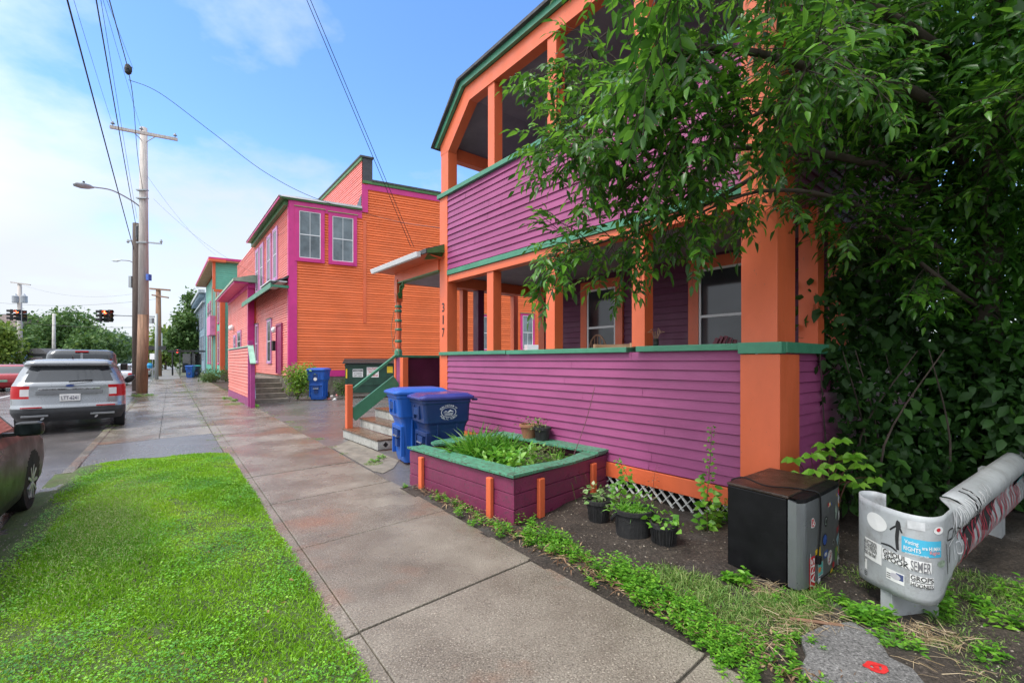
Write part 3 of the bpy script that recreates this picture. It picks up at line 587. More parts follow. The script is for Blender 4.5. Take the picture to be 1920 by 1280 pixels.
obx('foundation', stone, OS, [(.0, 24, -.02, .4, -.05, .86)]); obx('foundation', stone, OF, [(.0, 18, -.02, .4, -.05, .86)])
obx('base_board', magenta, OS, [(.3, 24, -.05, .02, .865, 1.15)])
obx('corner_board', magenta, OS, [(-.02, .30, -.05, .02, .86, ZC)])
obx('corner_board', magenta, OF, [(.0, .22, -.049, .02, .86, ZC-.001)])
obx('corner_board', magenta, OS, [(C1s-.04, C1s+.24, -.053, .02, ZC-.1, ZM-.2)])
obx('frieze', magenta, OS, [(.3, C1s-.04, -.051, .02, ZC-.42, ZC-.04), (C1s+.24, 24, -.051, .02, ZM-.42, ZM-.16)])
obx('patch_board', orangep, OS, [(C1s+.02, C1s+.16, -.047, .02, 3.4, ZC-.5)])
obx('cornice', darkgreen, OS, [(-.3, C1s-.04, -.12, .02, ZC-.035, ZC+.03), (C1s-.0, 24, -.10, .02, ZM-.15, ZM-.02)])
obx('cornice', darkgreen, OF, [(-.12, 9.8, -.42, .0, ZC-.02, ZC+.04), (.1, 9.8, -.2, -.0, ZC-.25, ZC-.03)]); obx('cornice_strip', magenta, OF, [(-.1, 9.8, -.45, -.421, ZC-.06, ZC+.02)])
mb = MB(); mb.box(OF, -.12, 9.9, -.48, .3, ZC+.045, ZC+.09); mb.prism([OS.p(-.35, -.2, ZC+.04), OS.p(C1s-.05, -.14, ZC+.04), OS.p(C1s-.05, -.14, ZC+.14), OS.p(-.3, -.18, ZC+.12)], OF.a*10); mb.build('bay_roof', metalroof, ob)
obx('roof_edge', grayroof, OS, [(C1s+.4, 24, -.13, .6, ZM-.015, ZM+.07)])
# parapet
PF = Fr(OS.p(C1s, 0, 0), OF.a, OF.b)
mb = MB(); mb.prism([OS.p(C1s, .0, ZM-.2), OS.p(C1s+.46, .0, ZM-.2), OS.p(C1s+.46, .0, ZPp), OS.p(C1s, .0, ZPp)], OF.a*18); mb.build('parapet', M('dark slate sheet', (.045, .05, .06), .6, .15, 4), ob)
mb = MB(); mb.prism([OS.p(C1s-.12, -.06, ZPp+.005), OS.p(C1s+.52, -.06, ZPp+.005), OS.p(C1s+.52, -.06, ZPp+.09), OS.p(C1s-.12, -.06, ZPp+.09)], OF.a*18); mb.build('parapet_cap', grayroof, ob)
mb = MB(); mb.prism([OS.p(C1s-.09, -.03, ZPp-.16), OS.p(C1s-.025, -.03, ZPp-.16), OS.p(C1s-.025, -.03, ZPp), OS.p(C1s-.09, -.03, ZPp)], OF.a*18); mb.build('parapet_cornice', darkgreen, ob)
mb = MB(); mb.prism([PF.p(.05, -.06, ZC+.15), PF.p(1.1, -.06, ZC+.15), PF.p(.05, -.06, ZC+.75)], PF.b*.03); mb.build('roof_light', glass, ob)
pglass = M('glass with sky reflection tint', (.16, .20, .22), .12, .6, .9, 0)  # sky reflection put into the pane colour as pale blue-grey
def sidewin(px0, px1, py0, py1, **k):
    a0 = OS.apx(px0); a1 = OS.apx(px1); Y = OS.p((a0+a1)/2, 0, 0).y; xm = (px0+px1)/2
    return window(OS, a0, a1, EYE-(py1-HZ)*Y/F, EYE-(py0-HZ)*Y/F, -.046, ob, magenta, whitep, cap=M('cap olive', (.30, .36, .15), .5), gm=pglass, **k)
sidewin(561, 601, 398, 485, tw=.17); sidewin(623, 662, 408, 491, tw=.17)
sidewin(906, 920, 594, 655, tw=.12); sidewin(979, 998, 592, 655, tw=.12)
def sideunit(px, py):
    a = OS.apx(px); z = OS.zpx(px, py); return a, z
a_, z_ = sideunit(992, 650); obx('air_conditioner', whitep, OS, [(a_-.35, a_+.45, -.4, -.05, z_-.35, z_+.1)], .01)
lilac = M('lilac window trim', (.52, .26, .50), .5, .1)
def frontwin(px0, px1, z0, z1, trim=lilac, tw=.16, **k):
    a1 = OF.apx(px0); a0 = OF.apx(px1); return window(OF, a0, a1, z0, z1, -.046, ob, trim, whitep, tw=tw, **k)
for p0, p1 in ((482, 486.5), (490, 495), (503.5, 509), (515, 521)): frontwin(p0, p1, 5.75, 8.1)
for p0, p1 in ((481, 485), (503.5, 510)): frontwin(p0, p1, 1.55, 3.7, tw=.10, cap=greentrim)
obx('entry_door', M('dark magenta door', (.28, .02, .11), .4, .1), OF, [(1.45, 2.55, -.06, .02, .97, 3.3), (1.35, 1.45, -.10, .02, .97, 3.4), (2.55, 2.65, -.10, .02, .97, 3.4), (1.45, 2.55, -.10, .02, 3.3, 3.4)])
obx('mailbox', black, OF, [(2.85, 3.2, -.2, -.02, 2.1, 2.6)], .02)
mb = MB(); q = OF.p(2.95, -.12, 3.15); mb.lathe(q, [(.02, -.16), (.11, -.12), (.13, 0), (.09, .12), (.02, .14)], 12); mb.build('porch_lamp', whitep, ob, smooth=True)
# pent roof along the front
mb = MB(); mb.add([OF.p(.0, -.02, 5.45), OF.p(9.3, -.02, 5.45), OF.p(9.3, -.75, 5.05), OF.p(.0, -.75, 5.05), OF.p(.0, -.02, 5.35), OF.p(9.3, -.02, 5.35), OF.p(9.3, -.75, 4.97), OF.p(.0, -.75, 4.97)], [(0, 1, 2, 3), (4, 7, 6, 5), (0, 4, 5, 1), (1, 5, 6, 2), (2, 6, 7, 3), (3, 7, 4, 0)]); mb.build('pent_roof', grayroof, ob)
mb = MB(); mb.prism([OF.p(0, -.77, 4.82), OF.p(0, -.72, 4.82), OF.p(0, -.72, 5.0), OF.p(0, -.77, 5.06)], OF.a*9.3); mb.box(OF, .0, .06, -.72, -.02, 4.86, 4.97); mb.build('pent_fascia', greentrim, ob)
obx('pent_flashing', whitep, OF, [(.0, 2.6, -.80, -.1, 5.12, 5.16)])
# projecting one-storey wing
w = MB(); w.siding(OF.p(20, -.4, 0), OF.p(9.3, -.4, 0), -OF.b, .2, 6.3, .115, .03); w.box(OF, 9.32, 20, -.39, 2, .2, 6.3); w.build('wing_wall', pinksid, ob)
w = MB(); w.siding(OF.p(9.3, -.1, 0), OF.p(9.3, -.0, 0), -OF.a, .5, 5.2, .115); w.build('wing_side', orangesid, ob)
obx('wing_corner', magenta, OF, [(9.24, 9.5, -.44, -.1, .2, 6.3)])
obx('wing_frieze', magenta, OF, [(9.1, 20, -.46, .3, 6.0, 6.3), (8.9, 20, -1.2, -.46, 6.2, 6.3)])
mb = MB(); mb.prism([OF.p(8.8, -1.25, 6.305), OF.p(8.8, -1.25, 6.45), OF.p(8.8, -.2, 6.75), OF.p(8.8, 1.5, 6.75), OF.p(8.8, 1.5, 6.305)], OF.a*12); mb.build('wing_roof', M('faded green fascia', (.30, .40, .30), .6), ob)
for p0, p1, z0, z1 in ((440, 443, 2.2, 3.3), (447, 453, 2.3, 3.5)):
    a0 = OF.apx(p1, -.4); a1 = OF.apx(p0, -.4); window(OF, a0, a1, z0, z1, -.445, ob, lilac, whitep, tw=.12)
mb = MB(); q = OF.p(OF.apx(436, -.5), -.55, 4.0); mb.lathe(q, [(.03, .2), (.2, .1), (.22, -.15), (.1, -.2)], 12); mb.build('wing_lamp', whitep, ob, smooth=True)
# stoop: steps climbing away from the viewer along the front wall
sp = thing('stone_stoop', OF.p(-2, -1.2, 0), 'mossy grey concrete steps climbing to the magenta door of the orange building', 'steps')
for k in range(5):
    mb = MB(); a0 = -2.9+k*.42; mb.box(OF, a0, 3.6, -1.85, -.62 if a0 < 0 else -.05, -.05+k*.185+.002, .135+k*.185); mb.build('step', stepc, sp, bevel=.015)
# fence beside it
fn = thing('board_fence', OF.p(-1, -2.1, 0), 'salmon clapboard side screen with magenta posts and pale green sloping rail cap by the sidewalk', 'fence')
w = MB(); w.siding(OF.p(1.9, -2.14, 0), OF.p(-4.1, -2.14, 0), -OF.b, .3, 2.08, .12, .03, .004); w.box(OF, -4.1, 1.9, -2.135, -2.06, .2, 2.08); w.build('panel', pinksid, fn)
mb = MB(); mb.box(OF, -4.22, 1.95, -2.17, -2.04, .0, .3); mb.box(OF, -4.22, 1.95, -2.15, -2.05, 1.97, 2.08); mb.build('board', M('faded plum paint', (.30, .07, .20), .5, .2), fn)
mb = MB(); mb.box(OF, -4.2, 1.95, -2.19, -2.02, 2.085, 2.13); mb.build('cap', M('faded green cap', (.30, .50, .38), .5), fn)
for a0, z in ((-4.25, 2.3), (-4.75, 1.5)): mb = MB(); mb.box(OF, a0, a0+.13, -2.18, -2.04, -.02, z); mb.build('post', M('plum post paint', (.36, .045, .20), .5, .15), fn, bevel=.008)
mb = MB(); mb.beam(OF.p(-4.2, -2.11, 2.15), OF.p(-4.80, -2.11, 1.5), .17, .05); mb.build('slope_cap', M('faded green cap', (.30, .50, .38)), fn)
mb = MB(); mb.tube([OF.p(-4.66, -2.02, .3), OF.p(-4.3, -2.02, 1.2)], .02, 8); mb.build('pipe_rail', M('galvanised', (.45, .47, .48), .4, .1, 4, metal=.7), fn)
# ================================================================ teal and blue-grey buildings beyond
T0 = P(414, 710, 38); T0.z = 0; TF = Fr(T0, (-.613, .79), (.79, .613)); TS = Fr(T0, (.79, .613), (-.613, .79))
tb = thing('teal_building', T0, 'teal clapboard house with orange trim, pink balcony front and slanting magenta-edged roof', 'building')
ZT = 9.6
w = MB(); w.siding(TF.p(15, 0, 0), T0, -TF.b, .8, ZT, .17, .02); w.siding(T0, TS.p(9, 0, 0), -TS.b, .8, ZT+.4, .17, .02); w.box(TF, .03, 15, .03, 9, .2, ZT); w.build('wall', teal, tb)
def tbx(n, m, fr, bs, pa=None):
    mb = MB()
    for b in bs: mb.box(fr, *b)
    return mb.build(n, m, pa or tb)
tbx('foundation', stone, TS, [(0, 9, -.03, .2, -.1, .8)]); tbx('corner_board', orangep, TF, [(-.0, .3, -.05, .05, .8, ZT)]); tbx('corner_board', orangep, TS, [(-.02, .3, -.05, .05, .8, ZT-.01)])
tbx('gable_trim', orangep, TS, [(-.9, .3, -.8, -.05, ZT+.1, ZT+.3), (-.5, 6, -.3, -.05, 7.3, 7.5), (-.6, -.4, -.3, -.1, 7.5, 10)])
mb = MB(); mb.prism([TS.p(-.9, -.7, ZT+.25), TS.p(9, -.7, ZT+.5), TS.p(9, -.7, ZT+.68), TS.p(-.9, -.7, ZT+.43)], TF.a*17); mb.build('roof', magenta, tb)
mb = MB(); mb.prism([TS.p(-.85, -.66, ZT+.14), TS.p(9, -.66, ZT+.4), TS.p(9, -.66, ZT+.497), TS.p(-.85, -.66, ZT+.245)], TF.a*16.8); mb.build('soffit', M('peach soffit', (.55, .22, .10), .5), tb)
w = MB(); w.siding(TS.p(-.4, -.25, 0), TS.p(9, -.25, 0), -TS.b, 7.5, ZT+.35, .17, .02); w.build('gable_wall', teal, tb)
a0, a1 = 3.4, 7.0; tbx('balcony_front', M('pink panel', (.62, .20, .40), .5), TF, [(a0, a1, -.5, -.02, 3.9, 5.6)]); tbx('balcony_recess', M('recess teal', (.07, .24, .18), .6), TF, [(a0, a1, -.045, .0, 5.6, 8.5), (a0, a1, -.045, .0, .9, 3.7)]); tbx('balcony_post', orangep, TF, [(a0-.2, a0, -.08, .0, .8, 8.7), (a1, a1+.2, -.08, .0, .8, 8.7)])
tbx('balcony_rail', black, TF, [(a0, a1, -.46, -.40, 5.95, 6.05)])
for p0, z0, z1 in ((1.2, 4.9, 7.6), (9, 4.9, 7.4), (11.5, 4.9, 7.4), (1.2, 1.4, 4), (9, 1.4, 4), (11.5, 1.4, 4)): window(TF, p0, p0+1, z0, z1, -.02, tb, magenta, whitep, tw=.14)
window(TS, .9, 2.0, 4.2, 6.4, -.02, tb, orangep, whitep, tw=.2); window(TS, .8, 1.9, 1.3, 4.0, -.02, tb, orangep, whitep, tw=.2)
B0 = P(384, 700, 58); B0.z = 0; BF_ = Fr(B0, (-.613, .79), (.79, .613)); BS = Fr(B0, (.79, .613), (-.613, .79)); bgm = M('blue grey clapboard', (.24, .34, .42), .5)
bb = thing('blue_grey_building', B0, 'blue-grey flat-roofed building with tall narrow windows, farthest of the row of houses', 'building'); zt = EYE+(HZ-548)*58/F
w = MB(); w.siding(BF_.p(22, 0, 0), B0, -BF_.b, .3, zt, .3, .03); w.siding(B0, BS.p(9, 0, 0), -BS.b, .3, zt, .3, .03); w.box(BF_, .05, 22, .05, 9, 0, zt); w.build('wall', bgm, bb)
mb = MB(); mb.box(BF_, -.3, 22, -.7, -.02, zt-.1, zt+.3); mb.box(BF_, -.2, 22, -.3, -.02, zt-1.3, zt-1.1); mb.build('cornice', M('pale cornice', (.45, .5, .53), .5), bb)
mb = MB()
for k in range(16): mb.box(BF_, .3+k*1.3, .6+k*1.3, -.6, -.03, zt-.6, zt-.11)
mb.build('bracket', bgm, bb); tag(bb.children[-1], kind='stuff') if False else None
for a in (2, 5, 8, 12, 16):
    for z0 in (1.8, 6): window(BF_, a, a+1.2, z0, z0+2.9, -.03, bb, M('slate trim', (.12, .16, .22), .5), whitep, tw=.15)
# shop / houses far left
def farhouse(name, c, wd, dp, h, wallm, roofm, label, roofh=1.5):
    t = thing(name, c, label, 'building'); fr = Fr((c[0], c[1]), (1, 0), (0, 1)); mb = MB(); mb.box(fr, -wd/2, wd/2, 0, dp, -.1, h); mb.build('wall', wallm, t)
    mb = MB(); mb.prism([fr.p(-wd/2-.4, -.5, h+.01), fr.p(wd/2+.4, -.5, h+.01), fr.p(wd/2-.8, -.5+roofh*.4, h+roofh), fr.p(-wd/2+.8, -.5+roofh*.4, h+roofh)], (0, dp+.8, 0)); mb.build('roof', roofm, t)
    k = int(wd//2.4)
    for i in range(k):
        x = -wd/2+1+i*(wd-2)/max(1, k-1); window(fr, x-.5, x+.5, 1.0, min(h-.4, 2.6), -.01, t, whitep, whitep, tw=.1)
    return t
c = P(36, 690, 62); farhouse('blue_roofed_shop', (c.x+.5, c.y, 0), 6.5, 6, 2.0, M('pale blue wall', (.30, .38, .48), .6), M('bright blue roof', (.03, .14, .55), .5), 'low shop with a bright blue roof behind the left trees', .7)
c = P(2, 690, 80); farhouse('grey_house', (c.x-2, c.y, 0), 10, 8, 7.5, M('pale grey siding', (.35, .36, .38), .6), M('brownish roof', (.22, .17, .16), .8), 'tall grey house with brown roof at far left edge', 2.2)
c = P(72, 690, 48); farhouse('small_grey_shed', (c.x, c.y, 0), 2.4, 3, 2.3, M('shed grey', (.2, .21, .23), .6), grayroof, 'small grey shed with dark roof in front of the blue shop', .6)
# ================================================================ dumpster
dA = P(647, 740, 19.4); dB = P(745, 740, 20.0); dA.z = dB.z = 0
DF = Fr(dA, dB-dA); DF.b = Vector((-DF.a.y, DF.a.x, 0)); L = (dB-dA).length
dg = M('dark green steel', (.012, .055, .035), .4, .25, 3, .1, 20, dirt=.3, dirtcol=(.03, .03, .02))
dm = thing('dumpster', DF.p(L/2, .6, 0), 'dark green steel dumpster with white warning stickers behind the stairs', 'dumpster')
mb = MB(); mb.prism([DF.p(0, 0, .22), DF.p(0, .0, 1.45), DF.p(0, .95, 1.62), DF.p(0, .95, .22)], DF.a*L); mb.build('bin_body', dg, dm, bevel=.01)
mb = MB(); mb.box(DF, -.02, L+.02, -.04, -.001, 1.36, 1.44); mb.box(DF, -.02, L+.02, -.035, -.001, .55, .6)
for a in (0.02, L-.1): mb.box(DF, a, a+.08, -.03, -.001, .22, 1.36)
mb.build('rib', dg, dm); mb = MB(); mb.prism([DF.p(-.1, -.12, 1.46), DF.p(-.1, -.12, 1.51), DF.p(-.1, 1.0, 1.69), DF.p(-.1, 1.0, 1.64)], DF.a*(L+.2)); mb.build('lid', M('black plastic lid', (.015, .016, .017), .6, .3, 6, .5), dm, bevel=.01)
for a in (.1, L-.3): mb = MB(); mb.lathe(DF.p(a+.1, .2, .11), [(.11, -.03), (.11, .03)], 14, DF.a); mb.build('wheel', black, dm)
Up = Vector((0, 0, 1)); sw_ = M('sticker white', (.75, .75, .73), .5, .05); sred = M('sticker red ink', (.55, .03, .05), .5, .05); sblk = M('sticker black ink', (.012, .012, .014), .5, .05)
def sticker(parent, c, xd, yd, w, h, m, name='sticker'):
    nrm = Vector(xd).cross(Vector(yd)).normalized(); mb = MB(); c = Vector(c); xd = Vector(xd); yd = Vector(yd)
    mb.prism([c+xd*i*w/2+yd*j*h/2 for i, j in ((-1, -1), (1, -1), (1, 1), (-1, 1))], nrm*.003); return mb.build(name, m, parent)
def dpx(px): return DF.apx(px, -.01)
a = dpx(671); sticker(dm, DF.p(a, -.006, 1.07), DF.a, Up, .42, .34, sw_); t = MB(); t.box(DF, a-.19, a+.19, -.012, -.009, 1.13, 1.21); text_on(t, 'NO PARKING', DF.p(a, -.013, 1.05), DF.a, Up, .34, .06); text_on(t, 'KEEP CLEAR', DF.p(a, -.013, .96), DF.a, Up, .34, .06); t.build('sticker_text', sblk, dm); t = MB(); text_on(t, 'WARNING', DF.p(a, -.015, 1.17), DF.a, Up, .3, .05); t.build('sticker_text', sw_, dm)
a = dpx(699); sticker(dm, DF.p(a, -.006, 1.10), DF.a, Up, .50, .44, sw_); t = MB()
for s, z, h in (('GAUTHIER', 1.24, .10), ('TRUCKING', 1.11, .08), ('879-4020', .96, .09)): text_on(t, s, DF.p(a, -.012, z), DF.a, Up, .44 if h > .08 else .36, h)
t.build('sticker_text', sred, dm)
yl = M('yellow sticker', (.75, .50, .02), .5, .05); sticker(dm, DF.p(dpx(731), -.006, 1.25), DF.a, Up, .24, .36, yl); sticker(dm, DF.p(.06, -.045, 1.05), DF.a, Up, .06, .4, yl)
# litter by the dumpster
for i, (px, py, cc) in enumerate(((622, 744, (.5, .45, .45)), (632, 742, (.6, .2, .2)), (642, 741, (.65, .62, .6)), (617, 749, (.5, .15, .12)), (627, 750, (.6, .6, .58)))):
    q = G(px, py); mb = MB(); rr = .05+.04*random.random()
    vs = []; 
    for a_ in range(7):
        for b_ in range(3): vs.append((q.x+rr*math.cos(a_)*(1-.3*b_)+random.uniform(-.03, .03), q.y+rr*math.sin(a_)*(1-.3*b_), b_*.03+random.uniform(0, .03)))
    bm = bmesh.new(); [bm.verts.new(v) for v in vs]; bmesh.ops.convex_hull(bm, input=bm.verts[:]); me = bpy.data.meshes.new('litter'); bm.to_mesh(me); bm.free()
    tag(link('crumpled_litter', me, M('litter%d' % i, cc, .6, .3, 20)), 'small crumpled scrap of litter on the asphalt by the dumpster', 'litter', 'scraps of litter beside the dumpster')
# ================================================================ wheeled carts
blue1 = M('bright blue plastic', (.012, .10, .44), .38, .10, 3, .12, 60, dirt=.15, dirtcol=(.01, .05, .25)); blue2 = M('navy blue plastic', (.007, .030, .13), .38, .15, 3, .12, 60, dirt=.2, dirtcol=(.02, .02, .08)); blid = M('blue lid with purple sheen', (.035, .045, .22), .18, .3, 2)
def cart(loc, rz, label, m, lidm, sc=1., logo=True, group='blue wheeled recycling carts', marks=True):
    t = thing('recycling_cart', loc, label, 'recycling cart', group, rz); fr = Fr((0, 0), (1, 0), (0, 1))
    # local: front is -y, handle/wheels at +y
    def sec(w, y0, y1, z, r=.05, n=5):
        pts = []
        for cx, cy, a0 in ((w/2-r, y1-r, 0), (-w/2+r, y1-r, 90), (-w/2+r, y0+r, 180), (w/2-r, y0+r, 270)):
            for k in range(n): an = math.radians(a0+90*k/(n-1)); pts.append(Vector((cx+r*math.cos(an), cy+r*math.sin(an), z))*sc)
        return pts
    secs = [sec(.42, -.24, .22, .02), sec(.43, -.26, .25, .10), sec(.475, -.29, .30, .60), sec(.50, -.31, .32, .66), sec(.545, -.345, .34, .70), sec(.58, -.37, .35, .96), sec(.60, -.385, .36, .97), sec(.60, -.385, .36, 1.01)]
    mb = MB(); n = len(secs[0]); V = [v for s_ in secs for v in s_]
    Fc = [(i*n+k, i*n+(k+1) % n, (i+1)*n+(k+1) % n, (i+1)*n+k) for i in range(len(secs)-1) for k in range(n)]+[tuple(range(n))[::-1], tuple(range((len(secs)-1)*n, len(secs)*n))]
    mb.add(V, Fc); o = mb.build('cart_body', m, t, world=False, bevel=.006)
    # recessed grips on the front, raised ribs
    mb = MB()
    def lb(x0, x1, y0, y1, z0, z1): mb.box(fr, x0*sc, x1*sc, y0*sc, y1*sc, z0*sc, z1*sc)
    lb(-.20, .20, -.315, -.28, .50, .56); lb(-.23, -.20, -.31, -.25, .12, .56); lb(.20, .23, -.31, -.25, .12, .56)
    lb(-.12, -.09, -.385, -.35, .74, .93); lb(.09, .12, -.385, -.35, .74, .93)
    for s_ in (-1, 1): lb(s_*.235-.02, s_*.235+.02, -.16, -.13, .1, .70); lb(s_*.235-.02, s_*.235+.02, .13, .16, .1, .70)
    mb.build('rib', m, t, world=False, bevel=.008)
    for bx in ((-.10, .10, -.325, -.27, .40, .49), (-.085, .085, -.380, -.35, .80, .90), (-.06, .06, -.316, -.27, .24, .36)):
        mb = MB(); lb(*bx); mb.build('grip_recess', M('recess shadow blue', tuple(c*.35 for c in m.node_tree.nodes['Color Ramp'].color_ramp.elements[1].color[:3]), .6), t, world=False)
    mb = MB(); mb.tube([Vector((-.09, -.333, .40))*sc, Vector((.09, -.333, .40))*sc], .012*sc, 8); mb.build('lift_bar', M('bar', (.4, .42, .45), .3, .1, metal=.8), t, world=False)
    ls = [sec(.62, -.41, .40, 1.012, .06), sec(.64, -.43, .42, 1.03, .07), sec(.64, -.43, .42, 1.055, .07), sec(.60, -.39, .38, 1.075, .07), sec(.50, -.30, .34, 1.10, .06), sec(.30, -.18, .26, 1.108, .05)]
    mb = MB(); V = [v for s_ in ls for v in s_]; mb.add(V, [(i*n+k, i*n+(k+1) % n, (i+1)*n+(k+1) % n, (i+1)*n+k) for i in range(len(ls)-1) for k in range(n)]+[tuple(range(n))[::-1], tuple(range((len(ls)-1)*n, len(ls)*n))])
    mb.build('lid', lidm, t, world=False, bevel=.008)
    mb = MB(); mb.tube([Vector((-.24, .40, 1.0))*sc, Vector((-.24, .47, 1.0))*sc, Vector((.24, .47, 1.0))*sc, Vector((.24, .40, 1.0))*sc], .016*sc, 8); mb.build('handle', m, t, world=False)
    for s_ in (-1, 1):
        mb = MB(); mb.lathe(Vector((s_*.24, .27, .125))*sc, [(.10*sc, -.03), (.125*sc, -.02), (.125*sc, .02), (.10*sc, .03)], 18, (1, 0, 0)); mb.build('wheel', black, t, world=False)
    if logo:
        for s_ in ((1, -1) if marks else (1,)):
            X = Vector((0, s_, 0)); x = s_*.286*sc; mb = MB(); c = Vector((s_*.292, .0, .84))*sc
            c = Vector((s_*(.2905), 0, .84))*sc
            tilt = Vector((0, 0, 1)); rr = .105*sc
            def ring(r0, r1, ov=.68):
                pts = np.linspace(0, 2*math.pi, 33)
                vs = [c+Vector((s_*.004, 0, 0))+X*math.cos(q)*r*1.1+tilt*math.sin(q)*r*ov for r in (r0, r1) for q in pts]
                mb.add(vs, [(i, i+1, 33+i+1, 33+i) for i in range(32)])
            ring(rr*.92, rr*1.0)
            mb.add([c+Vector((s_*.004, 0, 0))+X*u*rr+tilt*v*rr for u, v in [(-.8, -.05), (-.4, .22), (-.15, .05), (.25, .35), (.8, .0), (.3, .12), (.0, -.02), (-.4, .08)]], [tuple(range(8))])
            for v0 in (-.15, -.25, -.35, -.45): mb.add([c+Vector((s_*.004, 0, 0))+X*u*rr+tilt*(v0+v)*rr for u, v in ((-.75-v0*.4, 0), (.75+v0*.4, .02), (.7+v0*.4, .07), (-.7-v0*.4, .04))], [(0, 1, 2, 3)])
            for word, up in (('BURLINGTON, VT', 1), ('PUBLIC WORKS', -1)):
                for i, chh in enumerate(word):
                    if chh == ' ': continue
                    th = (math.pi/2-(i-(len(word)-1)/2)*.155) if up > 0 else (-math.pi/2+(i-(len(word)-1)/2)*.18)
                    pos = c+Vector((s_*.004, 0, 0))+X*math.cos(th)*rr*1.32+tilt*math.sin(th)*rr*.9
                    tg = (X*math.sin(th)-tilt*math.cos(th)*.8)*(1 if up > 0 else -1); nn = (X*math.cos(th)+tilt*math.sin(th))*(1 if up > 0 else -1)
                    text_on(mb, chh, pos, tg.normalized(), nn.normalized(), .020*sc if chh != 'I' else .006, .028*sc)
            mb.build('printed_emblem', M('white print', (.62, .66, .72), .5, .05), t, world=False)
    return t
# facing: local -y points along rz
def rz_of(vec): return math.atan2(vec[1], vec[0])+math.pi/2
c1 = thing and cart(Vector((-1.54, 7.34, 0)), rz_of((-.86, -.5)), 'bright blue recycling cart closest to the wooden steps', blue1, blue1, 1.06)
c2 = cart(Vector((-1.07, 6.83, 0)), rz_of((-.86, -.52)), 'navy blue cart with white emblem, standing behind the planter box', blue2, blid, 1.02)
c3 = cart(G(592, 750)+Vector((0, .3, 0)), rz_of((.10, -1)), 'bright blue cart standing alone by the shrub against the orange wall', blue1, blue1, 1.18, logo=False)
mb = MB(); text_on(mb, 'ART', Vector((0, -.39, .78))*1.18, Vector((1, 0, 0)), Vector((0, 0, 1)), .1, .07)
fr = Fr((0, 0), (1, 0), (0, 1)); mb = MB(); mb.lathe(Vector((0, -.45, .86)), [(.07, 0), (.07, .006)], 14, (0, -1, 0)); mb.build('sticker', sw_, c3, world=False)
sticker(c2, (.0, 0, 0), (1, 0, 0), (0, 0, 1), .001, .001, sw_) if False else None
cc = cart(G(357, 708), .3, 'blue and black cart far along the sidewalk by the teal house, left one', blue1, blue1, 1.05, logo=False)
cd = cart(G(369, 707), .5, 'dark cart with teal lid far along the sidewalk by the teal house', M('dark plastic', (.02, .03, .05), .4), M('teal lid', (.01, .25, .22), .4), 1.05, logo=False)
# ================================================================ planter box
pc = Vector((.016, 4.456, 0)); pl_ = Vector((-1.334, 5.935, 0)); pr_ = Vector((1.24, 5.72, 0))
dl = (pl_-pc); dr = (pr_-pc)*.98; LL = dl.length; LR = dr.length; PU = Fr(pc, dl, dr)   # skew frame
PH = .455
pt = thing('planter_box', pc+(dl+dr)/2, 'weathered plum timber planter box with green rim and orange stakes', 'planter')
def pbx(name, m, bs, bevel=.004, **k):
    mb = MB()
    for b in bs: mb.box(PU, *b)
    return mb.build(name, m, pt, bevel=bevel, **k)
bh = (PH-.0)/3
for k in range(3):
    z0 = -.02+k*bh; jz = .004*(k % 2)
    pbx('side_board', purpled, [(.0, LL, -.0+jz, .035, z0+.003, z0+bh-.003)]); pbx('side_board', purpled, [(.0+jz, .035, .036, LR, z0+.004, z0+bh-.003)])
    pbx('side_board', purpled, [(LL-.035, LL, .036, LR, z0+.003, z0+bh-.003)]); pbx('side_board', purpled, [(.036, LL-.036, LR-.035, LR, z0+.003, z0+bh-.003)])
rimm = M('flaking green rim paint', (.075, .27, .165), .45, .25, 3, .5, 35, dirt=.9, dirtcol=(.05, .06, .045), chip=.98, chipcol=(.065, .06, .04))
def rim(pts, z, t=.03, sagz=.0):
    mb = MB(); mb.prism([PU.p(a, b, z+s_) for a, b, s_ in pts], (0, 0, t)); mb.build('rim_board', rimm, pt, bevel=.004)
rim([(-.03, -.035, .0), (LL*.5, -.035, -.008), (LL+.02, -.03, .0), (LL-.04, .10, 0), (LL+.0, .20, 0), (LL*.5, .225, -.004), (.20, .22, 0)], PH)
rim([(-.03, -.035, .002), (.20, .222, .002), (.17, LR*.55, -.03), (.22, LR-.12, -.002), (-.02, LR-.1, .0), (-.03, LR*.55, -.02)], PH+.002)
rim([(-.02, LR-.28, .012), (.3, LR-.30, .012), (LL*.55, LR-.27, .004), (LL-.1, LR-.30, .0), (LL+.02, LR-.26, .0), (LL+.02, LR+.01, .0), (-.02, LR+.01, .012)], PH+.004)
rim([(LL-.22, .24, .01), (LL-.05, .30, .0), (LL+.03, .42, .0), (LL+.03, LR-.31, .0), (LL-.25, LR-.31, 0), (LL-.28, .5, 0)], PH+.02)
mb = MB(); mb.box(PU, .04, LL-.04, .04, LR-.04, .0, PH-.13); mb.build('soil', soilm, pt)
for a in (.30, 1.32+.32): pbx('stake', orangep, [(a, a+.075, -.05, -.001, -.02, PH-.055)], .008)
for b in (.34, 1.30): pbx('stake', orangep, [(-.05, -.001, b, b+.085, -.02, PH-.07)], .008)
gl = leafmat('planter green', (.03, .13, .01), (.08, .27, .02), (.20, .42, .05), .3, .35)
